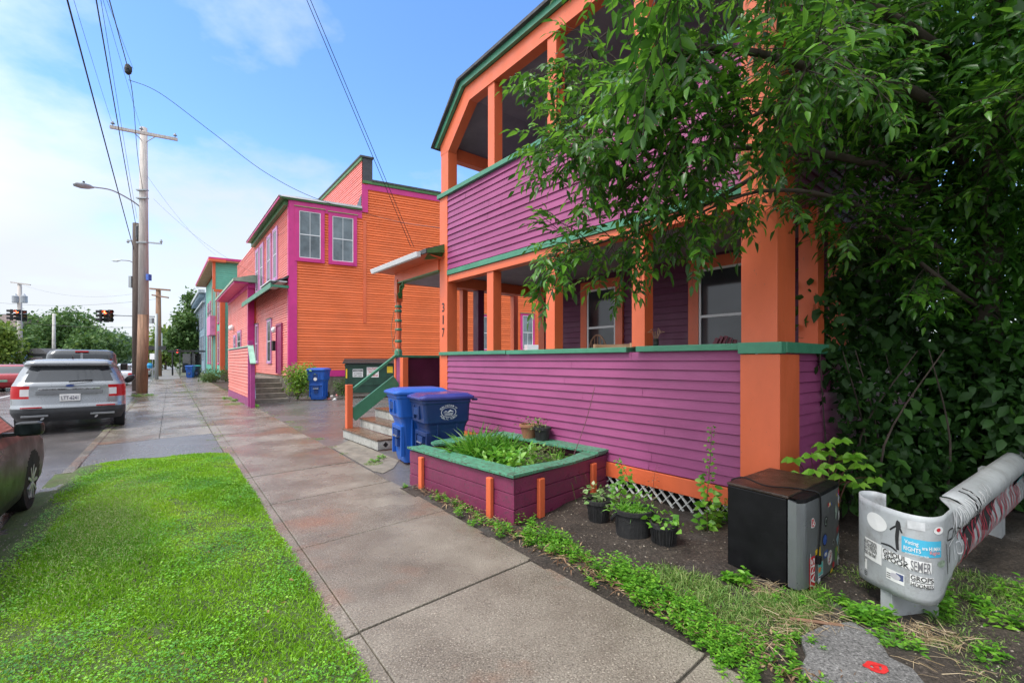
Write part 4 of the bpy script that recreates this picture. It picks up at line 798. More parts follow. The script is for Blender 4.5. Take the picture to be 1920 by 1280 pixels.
def grasses(name, parent, centres, n, Lr, Wd, m=gl, spread=.05, up=1.0, bendk=.6, tint=None):
    C = arr(centres)[rng.integers(0, len(centres), n)]; base = C+rng.normal(size=(n, 3))*[spread, spread, .0]
    d = unit(np.stack([rng.normal(size=n)*.5, rng.normal(size=n)*.5, np.full(n, up)], 1)+(base-C)*[5, 5, 0]); L = Lr[0]+(Lr[1]-Lr[0])*rng.random(n)
    T5 = np.array([(0, .35, 0), (0, -.35, 0), (.35, .5, .0), (.35, -.5, .0), (.7, .38, 0), (.7, -.38, 0), (1, 0, 0)], float); F5 = [(0, 1, 3, 2), (2, 3, 5, 4), (4, 5, 6)]
    return tag(link(name, instmesh(name, base, d, unit(rng.normal(size=(n, 3))*[1, 1, .2]), L, Wd, T5, F5, tint, bend=bendk*(.6+.8*rng.random(n))), m, parent), kind='stuff')
def leafy(name, parent, c, r, n, L, m, h=.1, stems=0, ratio=.6, up=1.):
    c = np.array(tuple(c)); b = c+np.stack([rng.normal(size=n)*r*.5, rng.normal(size=n)*r*.5, rng.random(n)*h], 1)
    d = unit((b-c)*[1, 1, .3]/max(r, .01)+rng.normal(size=(n, 3))*.6); nr = unit(np.array([0, 0, up])+rng.normal(size=(n, 3))*.45)
    LL_ = L*(.6+.7*rng.random(n)); return tag(link(name, instmesh(name, b, d, nr, LL_, LL_*ratio), m, parent), kind='stuff')
zz0 = PH-.14
grasses('daylily_clump', pt, [PU.p(1.3, .50, zz0), PU.p(1.15, .62, zz0), PU.p(1.45, .75, zz0), PU.p(1.0, .85, zz0)], 700, (.40, .75), .016, bendk=.42)
grasses('daylily_clump', pt, [PU.p(.35, 1.15, zz0), PU.p(.55, 1.3, zz0)], 80, (.40, .65), .012, bendk=.9, spread=.06)
lg = leafmat('light broad leaf', (.06, .22, .015), (.14, .38, .03), (.26, .50, .08), .35, .4)
for a, b in ((.75, .42), (.62, .60), (.85, .65), (.45, .5), (.6, .9)): leafy('broadleaf_plant', pt, PU.p(a, b, zz0), .17, 70, .075, lg, .24)
mut = leafmat('muted herb', (.07, .10, .03), (.15, .20, .06), (.26, .26, .12), .2, .6)
leafy('herb_clump', pt, PU.p(.38, .72, zz0), .18, 420, .028, mut, .30, ratio=.35); leafy('herb_clump', pt, PU.p(.30, .95, zz0), .15, 300, .026, mut, .28, ratio=.35)
mb = MB(); q0 = P(1076, 852, 5.35); q1 = P(1116, 722, 5.3); mb.tube(smoothpath([q0, q0.lerp(q1, .5)+Vector((.02, 0, 0)), q1]), [.0045]*16+[.003], 6); mb.build('thin_rod', M('rod brown', (.18, .07, .09), .5), pt)
def pot(loc, r0, r1, h, label, m, plantf, name='plant_pot', rim_=.012, group=None, cat='plant pot'):
    t = thing(name, loc, label, cat, group); mb = MB(); c = Vector((loc[0], loc[1], loc[2]))
    mb.lathe(c, [(r0, 0), (r1*.97, h-.04), (r1+rim_, h-.038), (r1+rim_, h-.004), (r1, h), (r1-.008, h-.004), (r1-.012, h-.05), (.001, h-.05)], 28)
    if group == 'ribs' : pass
    mb.build('pot_body', m, t, smooth=False); mb = MB(); mb.lathe(c, [(r1-.014, h-.048), (r1-.02, h-.035), (.001, h-.03)], 20); mb.build('soil', soilm, t); plantf(t, c+Vector((0, 0, h-.035))); return t
bp = M('dusty black nursery plastic', (.018, .018, .019), .6, .4, 6, .8, 25, dirt=.5, dirtcol=(.07, .065, .06), stretch=(3, 3, .5)); fab = M('black felt pot', (.014, .014, .015), .9, .3, 6, .6, 80, dirt=.5, dirtcol=(.06, .055, .05)); terra = M('terracotta', (.34, .15, .08), .7, .2, 6)
q = G(1126, 982); pot((q.x, q.y+.10, 0), .095, .12, .22, 'small black nursery pot of pale-edged leaves, left of the three pots on the soil', bp, lambda t, c: leafy('plant', t, c, .15, 90, .05, leafmat('pale variegated leaf', (.10, .24, .05), (.22, .38, .12), (.45, .52, .30), .3, .5), .17, ratio=.75))
q = G(1196, 1016); pot((q.x, q.y+.15, 0), .155, .17, .26, 'wide black fabric grow pot with two side handles, middle of the three pots', fab, lambda t, c: (grasses('plant', t, [c+Vector((-.02, 0, 0)), c+Vector((.05, .03, 0)), c+Vector((-.08, .04, 0))], 230, (.08, .20), .010, lg, bendk=.7), leafy('plant', t, c+Vector((.06, 0, 0)), .1, 60, .04, lg, .16)), name='grow_pot')
mb = MB(); 
for s_ in (-1, 1): mb.tube(smoothpath([(q.x+s_*.168, q.y+.10, .22), (q.x+s_*.20, q.y+.08, .20), (q.x+s_*.20, q.y+.14, .15), (q.x+s_*.165, q.y+.16, .19)]), .012, 6)
gp = [o for o in COL.objects if o.name.startswith('grow_pot')][0]; mb.build('handle', fab, gp)
q = G(1252, 1031); pot((q.x, q.y+.10, 0), .085, .108, .205, 'small ribbed black pot of round young leaves, right of the three pots', bp, lambda t, c: leafy('plant', t, c, .15, 45, .055, lg, .09, ratio=.85))
for nm in [o for o in COL.objects if o.name.startswith('plant_pot')]:
    r_ = .102; mb = MB(); L0 = nm.location
    for k in range(26):
        an = k/26*6.283; mb.beam((L0.x+math.cos(an)*.098, L0.y+math.sin(an)*.098, .02), (L0.x+math.cos(an)*.114, L0.y+math.sin(an)*.114, .165), .006, .006)
    mb.build('pot_ribs', bp, nm)
q = PU.p(1.30, LR-.14, PH+.036); pot(q, .085, .125, .20, 'terracotta pot of wilting plant on the green planter rim', terra, lambda t, c: leafy('plant', t, c, .16, 60, .045, mut, .12), name='terracotta_pot', cat='flower pot', rim_=.014)
q = PU.p(1.03, LR-.14, PH+.036); pot(q, .09, .115, .19, 'black pot of trailing leaves beside the terracotta pot on the rim', bp, lambda t, c: leafy('plant', t, c+Vector((-.05, 0, 0)), .16, 70, .045, mut, .12), name='black_rim_pot', cat='flower pot')
# ================================================================ mini fridge
FR = Fr((1.95, 3.12), (.572, .45), (-.27, .41)); FW, FD, FH = .76, .50, .655
fg = thing('mini_fridge', FR.p(FW/2, FD/2, 0), 'black mini fridge with a sticker-covered grey door standing outdoors by the orange pillar', 'fridge')
fblk = M('black fridge enamel', (.004, .004, .005), .5, .2, 5, .05, spec=.2); fgr = M('grey fridge door', (.20, .215, .225), .38, .12, 3, .05, metal=.55, spec=.5)
mb = MB(); mb.box(FR, .0, FW, .065, FD, .02, FH-.02); mb.build('cabinet', fblk, fg, bevel=.008)
mb = MB(); mb.box(FR, -.004, FW+.004, .05, FD+.004, FH-.018, FH+.004); mb.build('top_panel', M('rusty wet top', (.035, .02, .014), .35, .6, 7, .9, 60, dirt=.6, dirtcol=(.10, .055, .035)), fg, bevel=.006)
def dsurf(a, z, off=0.):
    f = min(1, max(0, a/.075)); g = min(1, max(0, (FW-a)/.05)); return FR.p(a, -.036*(1-(1-f)**2)-.008*math.sin(math.pi*min(1, max(0, a/FW)))+.012*(1-g)**2-off, z)
mb = MB(); nn = 40; V = []; Fc = []
for i in range(nn+1):
    a = FW*i/nn; V += [dsurf(a, .03), dsurf(a, FH-.035), FR.p(a, .055, FH-.022), FR.p(a, .055, .03)]
for i in range(nn):
    for k in range(4): Fc.append((i*4+k, (i+1)*4+k, (i+1)*4+(k+1) % 4, i*4+(k+1) % 4))
Fc += [(0, 1, 2, 3), tuple(nn*4+k for k in (3, 2, 1, 0))]; mb.add(V, Fc); mb.build('door', fgr, fg, bevel=.0)
mb = MB(); V = [dsurf(FW*i/nn, FH-.033, .001) for i in range(nn+1)]+[FR.p(FW*i/nn, .058, FH-.004) for i in range(nn+1)]; V2 = [v+Vector((0, 0, .028)) for v in V[:nn+1]]+V[nn+1:]
mb.add(V[:nn+1]+V2[:nn+1]+V[nn+1:], [(i, i+1, nn+2+i, nn+1+i) for i in range(nn)]+[(nn+1+i, nn+2+i, 2*nn+3+i, 2*nn+2+i) for i in range(nn)]); mb.build('door_cap', fblk, fg)
for a in (.05, FW-.09): mb = MB(); mb.box(FR, a, a+.05, .1, .15, -.01, .02); mb.build('foot', fblk, fg)
def fpx(x, y): # crop pixel -> photo pixel -> door coordinates
    px = 1350+x/4.74; py = 860+y/4.74; a = FR.apx(px, -.02); return a, FR.zpx(px, py, -.02)
cols = dict(w=(.72, .72, .70), r=(.55, .02, .035), y=(.75, .50, .02), t=(.10, .45, .42), o=(.75, .22, .03), k=(.015, .015, .02), g=(.30, .38, .32), b=(.03, .10, .40), br=(.25, .13, .07), gn=(.15, .35, .08), lb=(.35, .55, .62), p=(.35, .05, .25))
def cm(c): return M('sticker '+c, cols[c], .4, .04)
def fstick(x, y, w, h, c, shape='rect', rot=0., lay=1):
    a, z = fpx(x, y); s_ = FR.p(a, 0, 0).y/F/4.74; w = w*s_*1.6; h = h*s_; a = min(a, FW-.02-w/2); pts = []
    if shape == 'rect': q = [(-.5, -.5), (.5, -.5), (.5, .5), (-.5, .5)]
    elif shape == 'oval': q = [(.5*math.cos(t), .5*math.sin(t)) for t in np.linspace(0, 6.28, 17)[:-1]]
    elif shape == 'leaf': q = [((.5 if i % 2 == 0 else .27)*math.cos(t), (.5 if i % 2 == 0 else .27)*math.sin(t)) for i, t in enumerate(np.linspace(0.3, 6.58, 15)[:-1])]
    else: q = [((.38+.12*math.sin(3*t+x))*math.cos(t), (.42+.08*math.cos(2*t+y))*math.sin(t)) for t in np.linspace(0, 6.28, 17)[:-1]]
    cr, sr = math.cos(rot), math.sin(rot); mb = MB()
    vs = [dsurf(a+(u*w*cr-v*h*sr), z+(u*w*sr+v*h*cr), .0015*lay) for u, v in q]; mb.add(vs, [tuple(range(len(q)))]); return mb.build('sticker', cm(c), fg)
def ftext(body, x, y, w, h, c, rot=0., lay=3, name='sticker_text'):
    a, z = fpx(x, y); s_ = FR.p(a, 0, 0).y/F/4.74; w *= s_*1.5; h *= s_; mb = MB(); cr, sr = math.cos(rot), math.sin(rot)
    text_map(mb, body, 0, 0, w, h, lambda u, v: dsurf(a+u*cr-v*sr, z+u*sr+v*cr, .0015*lay)); mb.build(name, cm(c), fg)
fstick(788, 1010, 76, 300, 'r', rot=.0); 
a, z = fpx(790, 1020); mb = MB(); text_map(mb, 'VANS', 0, 0, .235, .062, lambda u, v: dsurf(a-v, z+u, .005)); mb.build('sticker_text', cm('w'), fg); mb = MB(); mb.add([dsurf(a-.045, z-.14, .005), dsurf(a-.037, z-.14, .005), dsurf(a-.037, z+.16, .005), dsurf(a-.045, z+.16, .005)], [(0, 1, 2, 3)]); mb.build('sticker_line', cm('w'), fg)
L_ = [(795, 560, 66, 124, 'w', 'blob', .3), (795, 560, 52, 106, 'r', 'blob', .3), (907, 545, 52, 92, 'k', 'oval', 0), (907, 545, 34, 60, 'g', 'oval', 0), (907, 545, 26, 46, 'k', 'oval', 0),
 (895, 705, 66, 110, 'k', 'oval', 0), (895, 705, 54, 92, 'b', 'oval', 0), (895, 700, 24, 40, 'r', 'blob', 0), (940, 396, 58, 44, 'w', 'blob', .2), (930, 398, 18, 30, 'r', 'rect', .2), (944, 394, 14, 28, 'y', 'rect', .2), (956, 390, 14, 24, 'b', 'rect', .2),
 (1000, 462, 52, 130, 'g', 'blob', 0), (1050, 480, 34, 90, 'w', 'blob', 0), (1050, 480, 22, 70, 'k', 'blob', 0), (1035, 350, 34, 90, 'w', 'blob', .3), (1066, 365, 30, 66, 'o', 'oval', 0), (1040, 290, 50, 40, 'b', 'blob', .3), (1074, 262, 30, 70, 'r', 'blob', .2), (1010, 310, 20, 30, 'y', 'blob', 0), (1078, 320, 18, 36, 'lb', 'rect', 0),
 (1056, 596, 48, 50, 'r', 'rect', .1), (1030, 700, 52, 80, 'lb', 'rect', .5), (976, 728, 34, 56, 'w', 'blob', .2), (976, 728, 26, 40, 'k', 'blob', .2), (1056, 770, 40, 70, 'g', 'oval', .0), (1026, 792, 64, 36, 'y', 'rect', -.6), (1000, 830, 34, 110, 'gn', 'rect', .1),
 (838, 840, 70, 116, 'y', 'rect', .1), (905, 834, 60, 60, 'b', 'rect', 0), (905, 834, 54, 50, 'w', 'leaf', 0), (942, 862, 78, 130, 'w', 'oval', -.5), (975, 925, 46, 76, 'r', 'leaf', 0), (1024, 895, 40, 90, 'w', 'blob', 0), (1026, 900, 24, 60, 'k', 'blob', 0), (1068, 880, 40, 120, 'w', 'rect', 0), (1068, 880, 34, 108, 'br', 'rect', 0),
 (858, 965, 74, 120, 'w', 'rect', 0), (858, 962, 66, 110, 't', 'rect', 0), (850, 972, 56, 70, 'o', 'leaf', 0), (958, 1010, 50, 110, 'y', 'oval', 0), (958, 1010, 20, 50, 'o', 'blob', 0), (1010, 1005, 60, 110, 'g', 'oval', 0), (1056, 985, 36, 80, 'lb', 'blob', 0), (845, 1072, 60, 80, 'k', 'blob', .2), (843, 1072, 50, 66, 'w', 'blob', .2), (912, 1075, 54, 100, 'w', 'rect', 0), (912, 1075, 48, 90, 'lb', 'rect', 0), (1080, 690, 16, 60, 'w', 'rect', 0), (1080, 960, 16, 50, 'y', 'rect', 0), (960, 1075, 34, 30, 'w', 'blob', 0)]
for i, (x, y, w_, h_, c_, sh, ro) in enumerate(L_): fstick(x, y, w_, h_, c_, sh, ro, 1+(i % 7)*.25+.2)
ftext('AREX', 942, 862, 78, 30, 'r', .9); ftext('A!', 795, 560, 34, 60, 'w', .2); ftext('BANANA', 1026, 792, 46, 14, 'k', .5)
for yy in (1040, 1058, 1076, 1094, 1110): ftext('-----', 912, yy, 34, 4, 'w')
mb = MB(); cordp = [FR.p(.02, FD-.02, FH+.02), FR.p(.06, .40, FH+.05), FR.p(.10, .25, FH+.015), FR.p(.20, .12, FH+.012), FR.p(.26, .03, FH+.008), FR.p(.275, -.045, FH-.0), FR.p(.285, -.055, FH-.08), FR.p(.29, -.055, FH-.2), FR.p(.26, -.055, FH-.36), FR.p(.235, -.055, FH-.44)]
mb.tube(smoothpath(cordp), .0055, 8); mb.build('power_cord', fblk, fg, smooth=True)
mb = MB(); mb.beam(FR.p(.235, -.060, FH-.43), FR.p(.23, -.060, FH-.49), .032, .03); mb.build('plug', fblk, fg, bevel=.006)
# ================================================================ guardrail
galv = M('weathered galvanised steel', (.40, .42, .43), .62, .22, 3, .2, 40, metal=.15, dirt=.6, dirtcol=(.17, .14, .115), chip=.1, chipcol=(.16, .14, .13))
gr = thing('guardrail', (2.6, 2.8, 0), 'galvanised guardrail covered in stickers and graffiti with a curled end', 'guardrail')
path = smoothpath([(2.90, 2.935, 0), (2.62, 2.735, 0), (2.52, 2.672, 0), (2.43, 2.665, 0), (2.365, 2.73, 0), (2.340, 2.86, 0), (2.348, 3.0, 0), (2.385, 3.12, 0), (2.46, 3.20, 0), (2.54, 3.19, 0), (2.565, 3.12, 0)], 10)
cum = [0.]
for i in range(1, len(path)): cum.append(cum[-1]+(path[i]-path[i-1]).length)
def pl(u):
    u = min(max(u, 0), cum[-1]-1e-6); i = max(k for k in range(len(cum)-1) if cum[k] <= u); t = (u-cum[i])/(cum[i+1]-cum[i]); p = path[i].lerp(path[i+1], t); d = (path[i+1]-path[i]).normalized()
    return p, Vector((d.y, -d.x, 0))*-1
def ends(u):
    f = min(1, max(0, (u-.30)/.25)); f = f*f*(3-2*f); zb = .27*(1-f)+.165*f-.06*max(0, (u-.75)/.5); return zb, .695-.01*f
def psurf(u, z, off=0.):
    p, n_ = pl(u); return Vector((p.x, p.y, z))-n_*0+n_*(-off)
# outward side is towards the viewer: check the sign
BP = [(0, .0), (.06, .02), (.14, .038), (.24, .042), (.34, .034), (.42, .018), (.48, .012), (.54, .016), (.62, .045), (.70, .07), (.80, .08), (.90, .066), (.97, .03), (1, -.015), (1.0, -.05)]
def bpo(v):
    v = min(max(v, 0), 1); i = max(k for k in range(len(BP)-2) if BP[k][0] <= v); f = min(1, (v-BP[i][0])/max(1e-6, BP[i+1][0]-BP[i][0])); return BP[i][1]*(1-f)+BP[i+1][1]*f
_p, _n = pl(.45); SG = -1 if (_p+_n*-.1).length < _p.length else 1
def psurf(u, z, off=0.):
    p, n_ = pl(u); w_ = 0
    zb, zt = ends(u); v = (z-zb)/(zt-zb); k = max(0, 1-u/.30); k = k*k*(3-2*k); w_ = k*(bpo(v)-.040)
    q = p+n_*(off+w_)*SG; return Vector((q.x, q.y, z))
mb = MB(); NU, NV = 90, 14; V = []
for i in range(NU+1):
    u = cum[-1]*i/NU; zb, zt = ends(u)
    for j in range(NV+1): V.append(psurf(u, zb+(zt-zb)*j/NV))
mb.add(V, [(i*(NV+1)+j, (i+1)*(NV+1)+j, (i+1)*(NV+1)+j+1, i*(NV+1)+j+1) for i in range(NU) for j in range(NV)])
us_ = [cum[-1]*i/NU for i in range(NU+1) if cum[-1]*i/NU < .3]; V = []
for u in us_: zt = ends(u)[1]; k = max(0, 1-u/.30); V += [psurf(u, zt), psurf(u, zt, -.05*k)]
mb.add(V, [(2*i, 2*i+2, 2*i+3, 2*i+1) for i in range(len(us_)-1)])
o = mb.build('curled_end', galv, gr, smooth=True); md = o.modifiers.new('s', 'SOLIDIFY'); md.thickness = .005; md.offset = 0
RD = Vector((.82, .575, 0)).normalized(); RN = Vector((.575, -.82, 0)).normalized(); RO = Vector((2.575, 2.735, 0))
BP = [(0, .0), (.06, .02), (.14, .038), (.24, .042), (.34, .034), (.42, .018), (.48, .012), (.54, .016), (.62, .045), (.70, .07), (.80, .08), (.90, .066), (.97, .03), (1, -.015), (1.0, -.05)]
def bsurf(t, v, off=0.):
    v = min(max(v, 0), 1); x = v*1.0; i = max(k for k in range(len(BP)-2) if BP[k][0] <= x); f = (x-BP[i][0])/max(1e-6, BP[i+1][0]-BP[i][0]); f = min(f, 1); o_ = BP[i][1]*(1-f)+BP[i+1][1]*f
    zb = .235; zt = .70+.012*t; p = RO+RD*t+RN*(o_-.025+off); return Vector((p.x, p.y, zb+(zt-zb)*v))
mb = MB(); V = []; ts = np.linspace(.40, 9, 40)
prof_ = [v for v, _ in BP[:-1]]
for t in ts:
    for v, o_ in BP: p = RO+RD*t+RN*(o_-.025); V.append(Vector((p.x, p.y, .235+(.465+.012*t)*v)))
K = len(BP); mb.add(V, [(i*K+j, (i+1)*K+j, (i+1)*K+j+1, i*K+j+1) for i in range(len(ts)-1) for j in range(K-1)])
o = mb.build('rail_beam', galv, gr, smooth=True); md = o.modifiers.new('s', 'SOLIDIFY'); md.thickness = .005
for t0 in (.62, .72):
    mb = MB(); mb.tube([bsurf(t0, v, .004) for v in (.58, .66, .74, .82, .9, .97, 1)], .006, 5); mb.build('lap_seam', fblk, gr)
GP = Fr((2.49, 2.86), (.97, .24), (-.24, .97)); 
mb = MB(); mb.box(GP, -.13, .15, .0, .012, -.1, .60); mb.box(GP, .138, .15, -.07, .0, -.1, .60); mb.box(GP, -.13, -.118, .013, .07, -.1, .60); mb.build('post', galv, gr)
mb = MB(); mb.box(Fr(RO+RD*2.2, RD, -RN), 0, .16, .05, .2, -.1, .62); mb.build('post', galv, gr)
mb = MB(); mb.box(Fr(RO+RD*5.0, RD, -RN), 0, .16, .05, .2, -.1, .62); mb.build('post', galv, gr)
# stickers and marks on the curled end
us = np.linspace(.0, cum[-1]*.78, 500); pxs = np.array([960+F*psurf(u, .4).x/psurf(u, .4).y for u in us])
def onplate(x, y): # crop pixel (3.367) -> u, z
    px = 1580+x/3.367; py = 840+y/3.367; i = int(np.argmin(np.abs(pxs-px)+np.where(us > .95, 50, 0))); u = us[i]; Y = psurf(u, .4).y; return u, EYE-(py-HZ)*Y/F
def pst(x0, y0, x1, y1, m, off=.0045, oval=False, tilt=0., name='sticker'):
    ua = onplate(x0, y0)[0]; ub = onplate(x1, y1)[0]; uc, zc = onplate((x0+x1)/2, (y0+y1)/2); hh = (y1-y0)/3.367*psurf(uc, .4).y/F*(.82 if y1-y0 > 30 else 1); za, zb = zc+hh/2, zc-hh/2; tilt = 0; mb = MB(); n_ = 30
    if oval:
        vs = [psurf((ua+ub)/2+(ub-ua)/2*math.cos(t), (za+zb)/2+(zb-za)/2*math.sin(t), off) for t in np.linspace(0, 6.283, 25)[:-1]]; c_ = psurf((ua+ub)/2, (za+zb)/2, off); mb.add(vs+[c_], [(i, (i+1) % 24, 24) for i in range(24)])
    else:
        vs = [psurf(ua+(ub-ua)*i/n_, z_+tilt*(i/n_-.5), off) for i in range(n_+1) for z_ in (zb, za)]; mb.add(vs, [(2*i, 2*i+2, 2*i+3, 2*i+1) for i in range(n_)])
    mb.build(name, m, gr)
def ptx(body, x0, y0, x1, y1, m, off=.0085, tilt=0., name='sticker_text'):
    ua = onplate(x0, y0)[0]; ub = onplate(x1, y1)[0]; uc, zc = onplate((x0+x1)/2, (y0+y1)/2); hh = (y1-y0)/3.367*psurf(uc, .4).y/F*.9; za, zb = zc+hh/2, zc-hh/2; tilt = 0; mb = MB(); W_ = ub-ua
    text_map(mb, body, 0, 0, 1, abs(za-zb), lambda u, v: psurf((ua+ub)/2+u*W_, (za+zb)/2+v+tilt*u, off)); mb.build(name, m, gr)
def stroke(fn, pts, wd, m, name='graffiti', off=.004):
    pts = smoothpath([Vector((p[0], p[1], 0)) for p in pts], 5); mb = MB(); vs = []
    for i, p in enumerate(pts):
        d = (pts[min(i+1, len(pts)-1)]-pts[max(i-1, 0)]).normalized(); nn_ = Vector((-d.y, d.x, 0)); k = 1-.5*abs(i/len(pts)-.5)
        vs += [fn(p.x+nn_.x*wd*k/2, p.y+nn_.y*wd*k/2, off), fn(p.x-nn_.x*wd*k/2, p.y-nn_.y*wd*k/2, off)]
    mb.add(vs, [(2*i, 2*i+2, 2*i+3, 2*i+1) for i in range(len(pts)-1)]); mb.build(name, m, gr)
pst(112, 355, 145, 450, sblk); ptx('!', 118, 370, 134, 430, sw_)
pst(158, 400, 284, 532, sw_, oval=True)
pst(108, 560, 250, 712, sw_, tilt=-.0); ptx('AN ACCORDION', 112, 572, 222, 608, sblk, tilt=-.03); ptx('GO TO PRISON', 112, 606, 222, 640, sblk, tilt=-.03); ptx("that's the law!", 112, 634, 218, 668, sblk, tilt=-.03)
pst(112, 685, 160, 760, sw_); ptx('FEET', 120, 762, 164, 792, sblk); ptx('TOUR', 116, 690, 152, 712, sblk)
pst(253, 655, 428, 740, sw_, tilt=-.018); ptx('GHOUL', 262, 658, 410, 694, sblk, tilt=-.018); ptx('SPOOK', 268, 698, 424, 734, sblk, tilt=-.018)
bl = M('sky blue sticker', (.06, .42, .62), .4, .05); pk = M('coral ink', (.75, .25, .22), .4, .05)
pst(374, 568, 616, 692, bl, tilt=-.012); ptx('Voting', 396, 580, 480, 616, sw_, tilt=-.01); ptx('RIGHTS', 390, 622, 494, 652, sw_, tilt=-.01); ptx('are HUMAN', 500, 620, 606, 646, sw_, tilt=-.01); ptx('Rights', 546, 645, 604, 676, pk); ptx('SOUTHERN POVERTY LAW CENTER', 400, 668, 540, 680, sw_)
pst(426, 705, 558, 790, sw_); ptx('SEMER', 432, 712, 552, 784, M('grey outline ink', (.16, .16, .17), .5)); ptx('SEMER', 440, 720, 546, 776, sw_, off=.0075)
pst(280, 768, 392, 852, sw_); pst(340, 790, 388, 838, M('navy ink', (.06, .08, .2), .5), off=.0055); pst(305, 785, 370, 830, M('pale grey ink', (.5, .48, .52), .5), off=.0065, oval=True)
for yy in (782, 795, 808): pst(284, yy, 306, yy+5, sblk, off=.006)
pst(426, 802, 572, 884, sw_); ptx('GROPS', 432, 808, 566, 842, sblk); pst(432, 846, 566, 850, sblk, off=.006); ptx('HOONIES', 432, 854, 566, 882, sblk)
pst(572, 488, 628, 548, sw_, oval=True); pst(588, 502, 612, 526, cm('r'), off=.0055, oval=True); pst(410, 455, 520, 520, M('torn paper', (.55, .56, .57), .7, .2, 20)); pst(595, 700, 640, 755, M('mossy patch', (.25, .32, .24), .6, .4, 30), oval=True)
gb = M('black spray paint', (.02, .02, .022), .5, .3, 20); gw = M('white paint marker', (.75, .75, .75), .4, .05); grr = M('red spray paint line', (.42, .04, .07), .5, .3, 20)
def U(x, y): return onplate(x, y)
stroke(psurf, [U(350, 640), U(345, 560), U(355, 470)], .022, gb); stroke(psurf, [U(300, 512), U(350, 490), U(378, 535)], .012, gb); stroke(psurf, [U(340, 500), U(352, 462), U(362, 500)], .018, gb); stroke(psurf, [U(245, 597), U(300, 615), U(345, 650)], .012, gb)
for pts in ([(655, 585), (665, 520), (690, 505), (685, 560), (660, 580)], [(705, 560), (700, 500), (720, 500)], [(725, 545), (740, 490)], [(745, 540), (770, 485)], [(650, 600), (655, 700), (658, 790)], [(672, 610), (668, 720)], [(725, 670), (727, 725)], [(770, 540), (780, 640)]): stroke(psurf, [U(*p) for p in pts], .010, gb, off=.005)
for pts in ([(660, 620), (690, 570), (745, 545)], [(700, 560), (698, 640), (700, 700)], [(720, 600), (745, 590), (742, 650), (715, 655), (722, 600)], [(755, 560), (770, 640), (790, 560)]): stroke(psurf, [U(*p) for p in pts], .010, gw, off=.007)
for k in range(9): x = .42+k*.045+random.uniform(-.02, .02); stroke(bsurf, [(x, .68+random.uniform(-.04, .06)), (x+random.uniform(0, .06), .80), (x+random.uniform(-.03, .04), .93+random.uniform(-.03, .04))], .011, gw, off=.010)
for k in range(9): u_ = .02+k*.03; stroke(psurf, [(u_+random.uniform(-.01, .01), .56+random.uniform(-.02, .02)), (u_+random.uniform(-.02, .02), .62), (u_+random.uniform(-.02, .02), .68)], .009, gw, off=.008)
for k in range(6): x = .70+k*.08; stroke(bsurf, [(x+random.uniform(-.05, .05), random.uniform(.74, .84)) for _ in range(2)]+[(x+random.uniform(-.05, .05), random.uniform(.84, .97)) for _ in range(3)], .006, gw, off=.004)
mb = MB(); q = [(.42, .10), (.62, .12), (.78, .42), (1.25, .60), (1.9, .66), (1.5, .45), (1.0, .25), (.8, .06)]
def patch_(pts, m):
    c_ = np.mean(pts, axis=0); mb = MB(); n_ = 8
    for i in range(len(pts)):
        a, b = np.array(pts[i]), np.array(pts[(i+1) % len(pts)])
        for j in range(n_):
            f0, f1 = j/n_, (j+1)/n_; P4 = [c_+(a-c_)*f0, c_+(b-c_)*f0, c_+(b-c_)*f1, c_+(a-c_)*f1]; mb.add([bsurf(p[0], p[1], .003) for p in P4], [(0, 1, 2, 3)] if j else [(1, 2, 3)])
    mb.build('graffiti', m, gr)
patch_([(.42, .12), (.55, .05), (.75, .35), (1.15, .52), (1.05, .62), (.70, .58), (.50, .40)], gb); patch_([(1.0, .3), (1.2, .2), (1.6, .5), (1.5, .6), (1.2, .5)], gb); patch_([(2.4, .45), (3.2, .5), (3.1, .75), (2.5, .72)], M('teal spray paint', (.08, .30, .32), .5, .3, 20))
for k in range(11):
    x = .32+k*.20; r3 = lambda: random.uniform(-.06, .06); stroke(bsurf, [(x+r3(), .12+abs(r3())), (x+.05+r3(), .42+r3()), (x+.16+r3(), .56+r3()*.5), (x+.17+r3(), .28+r3()), (x+.05+r3(), .12+r3()*.5), (x+.2+r3(), .2+r3()), (x+.26+r3(), .5+r3())], .017+.008*random.random(), grr, off=.006)
for k in range(16):
    x = 2.4+k*.16; r3 = lambda: random.uniform(-.08, .08); stroke(bsurf, [(x+r3(), .15+r3()), (x+.05+r3(), .5+r3()), (x+.16+r3(), .55+r3()), (x+.1+r3(), .2+r3())], .016, (grr, gw, gb)[k % 3], off=.006)
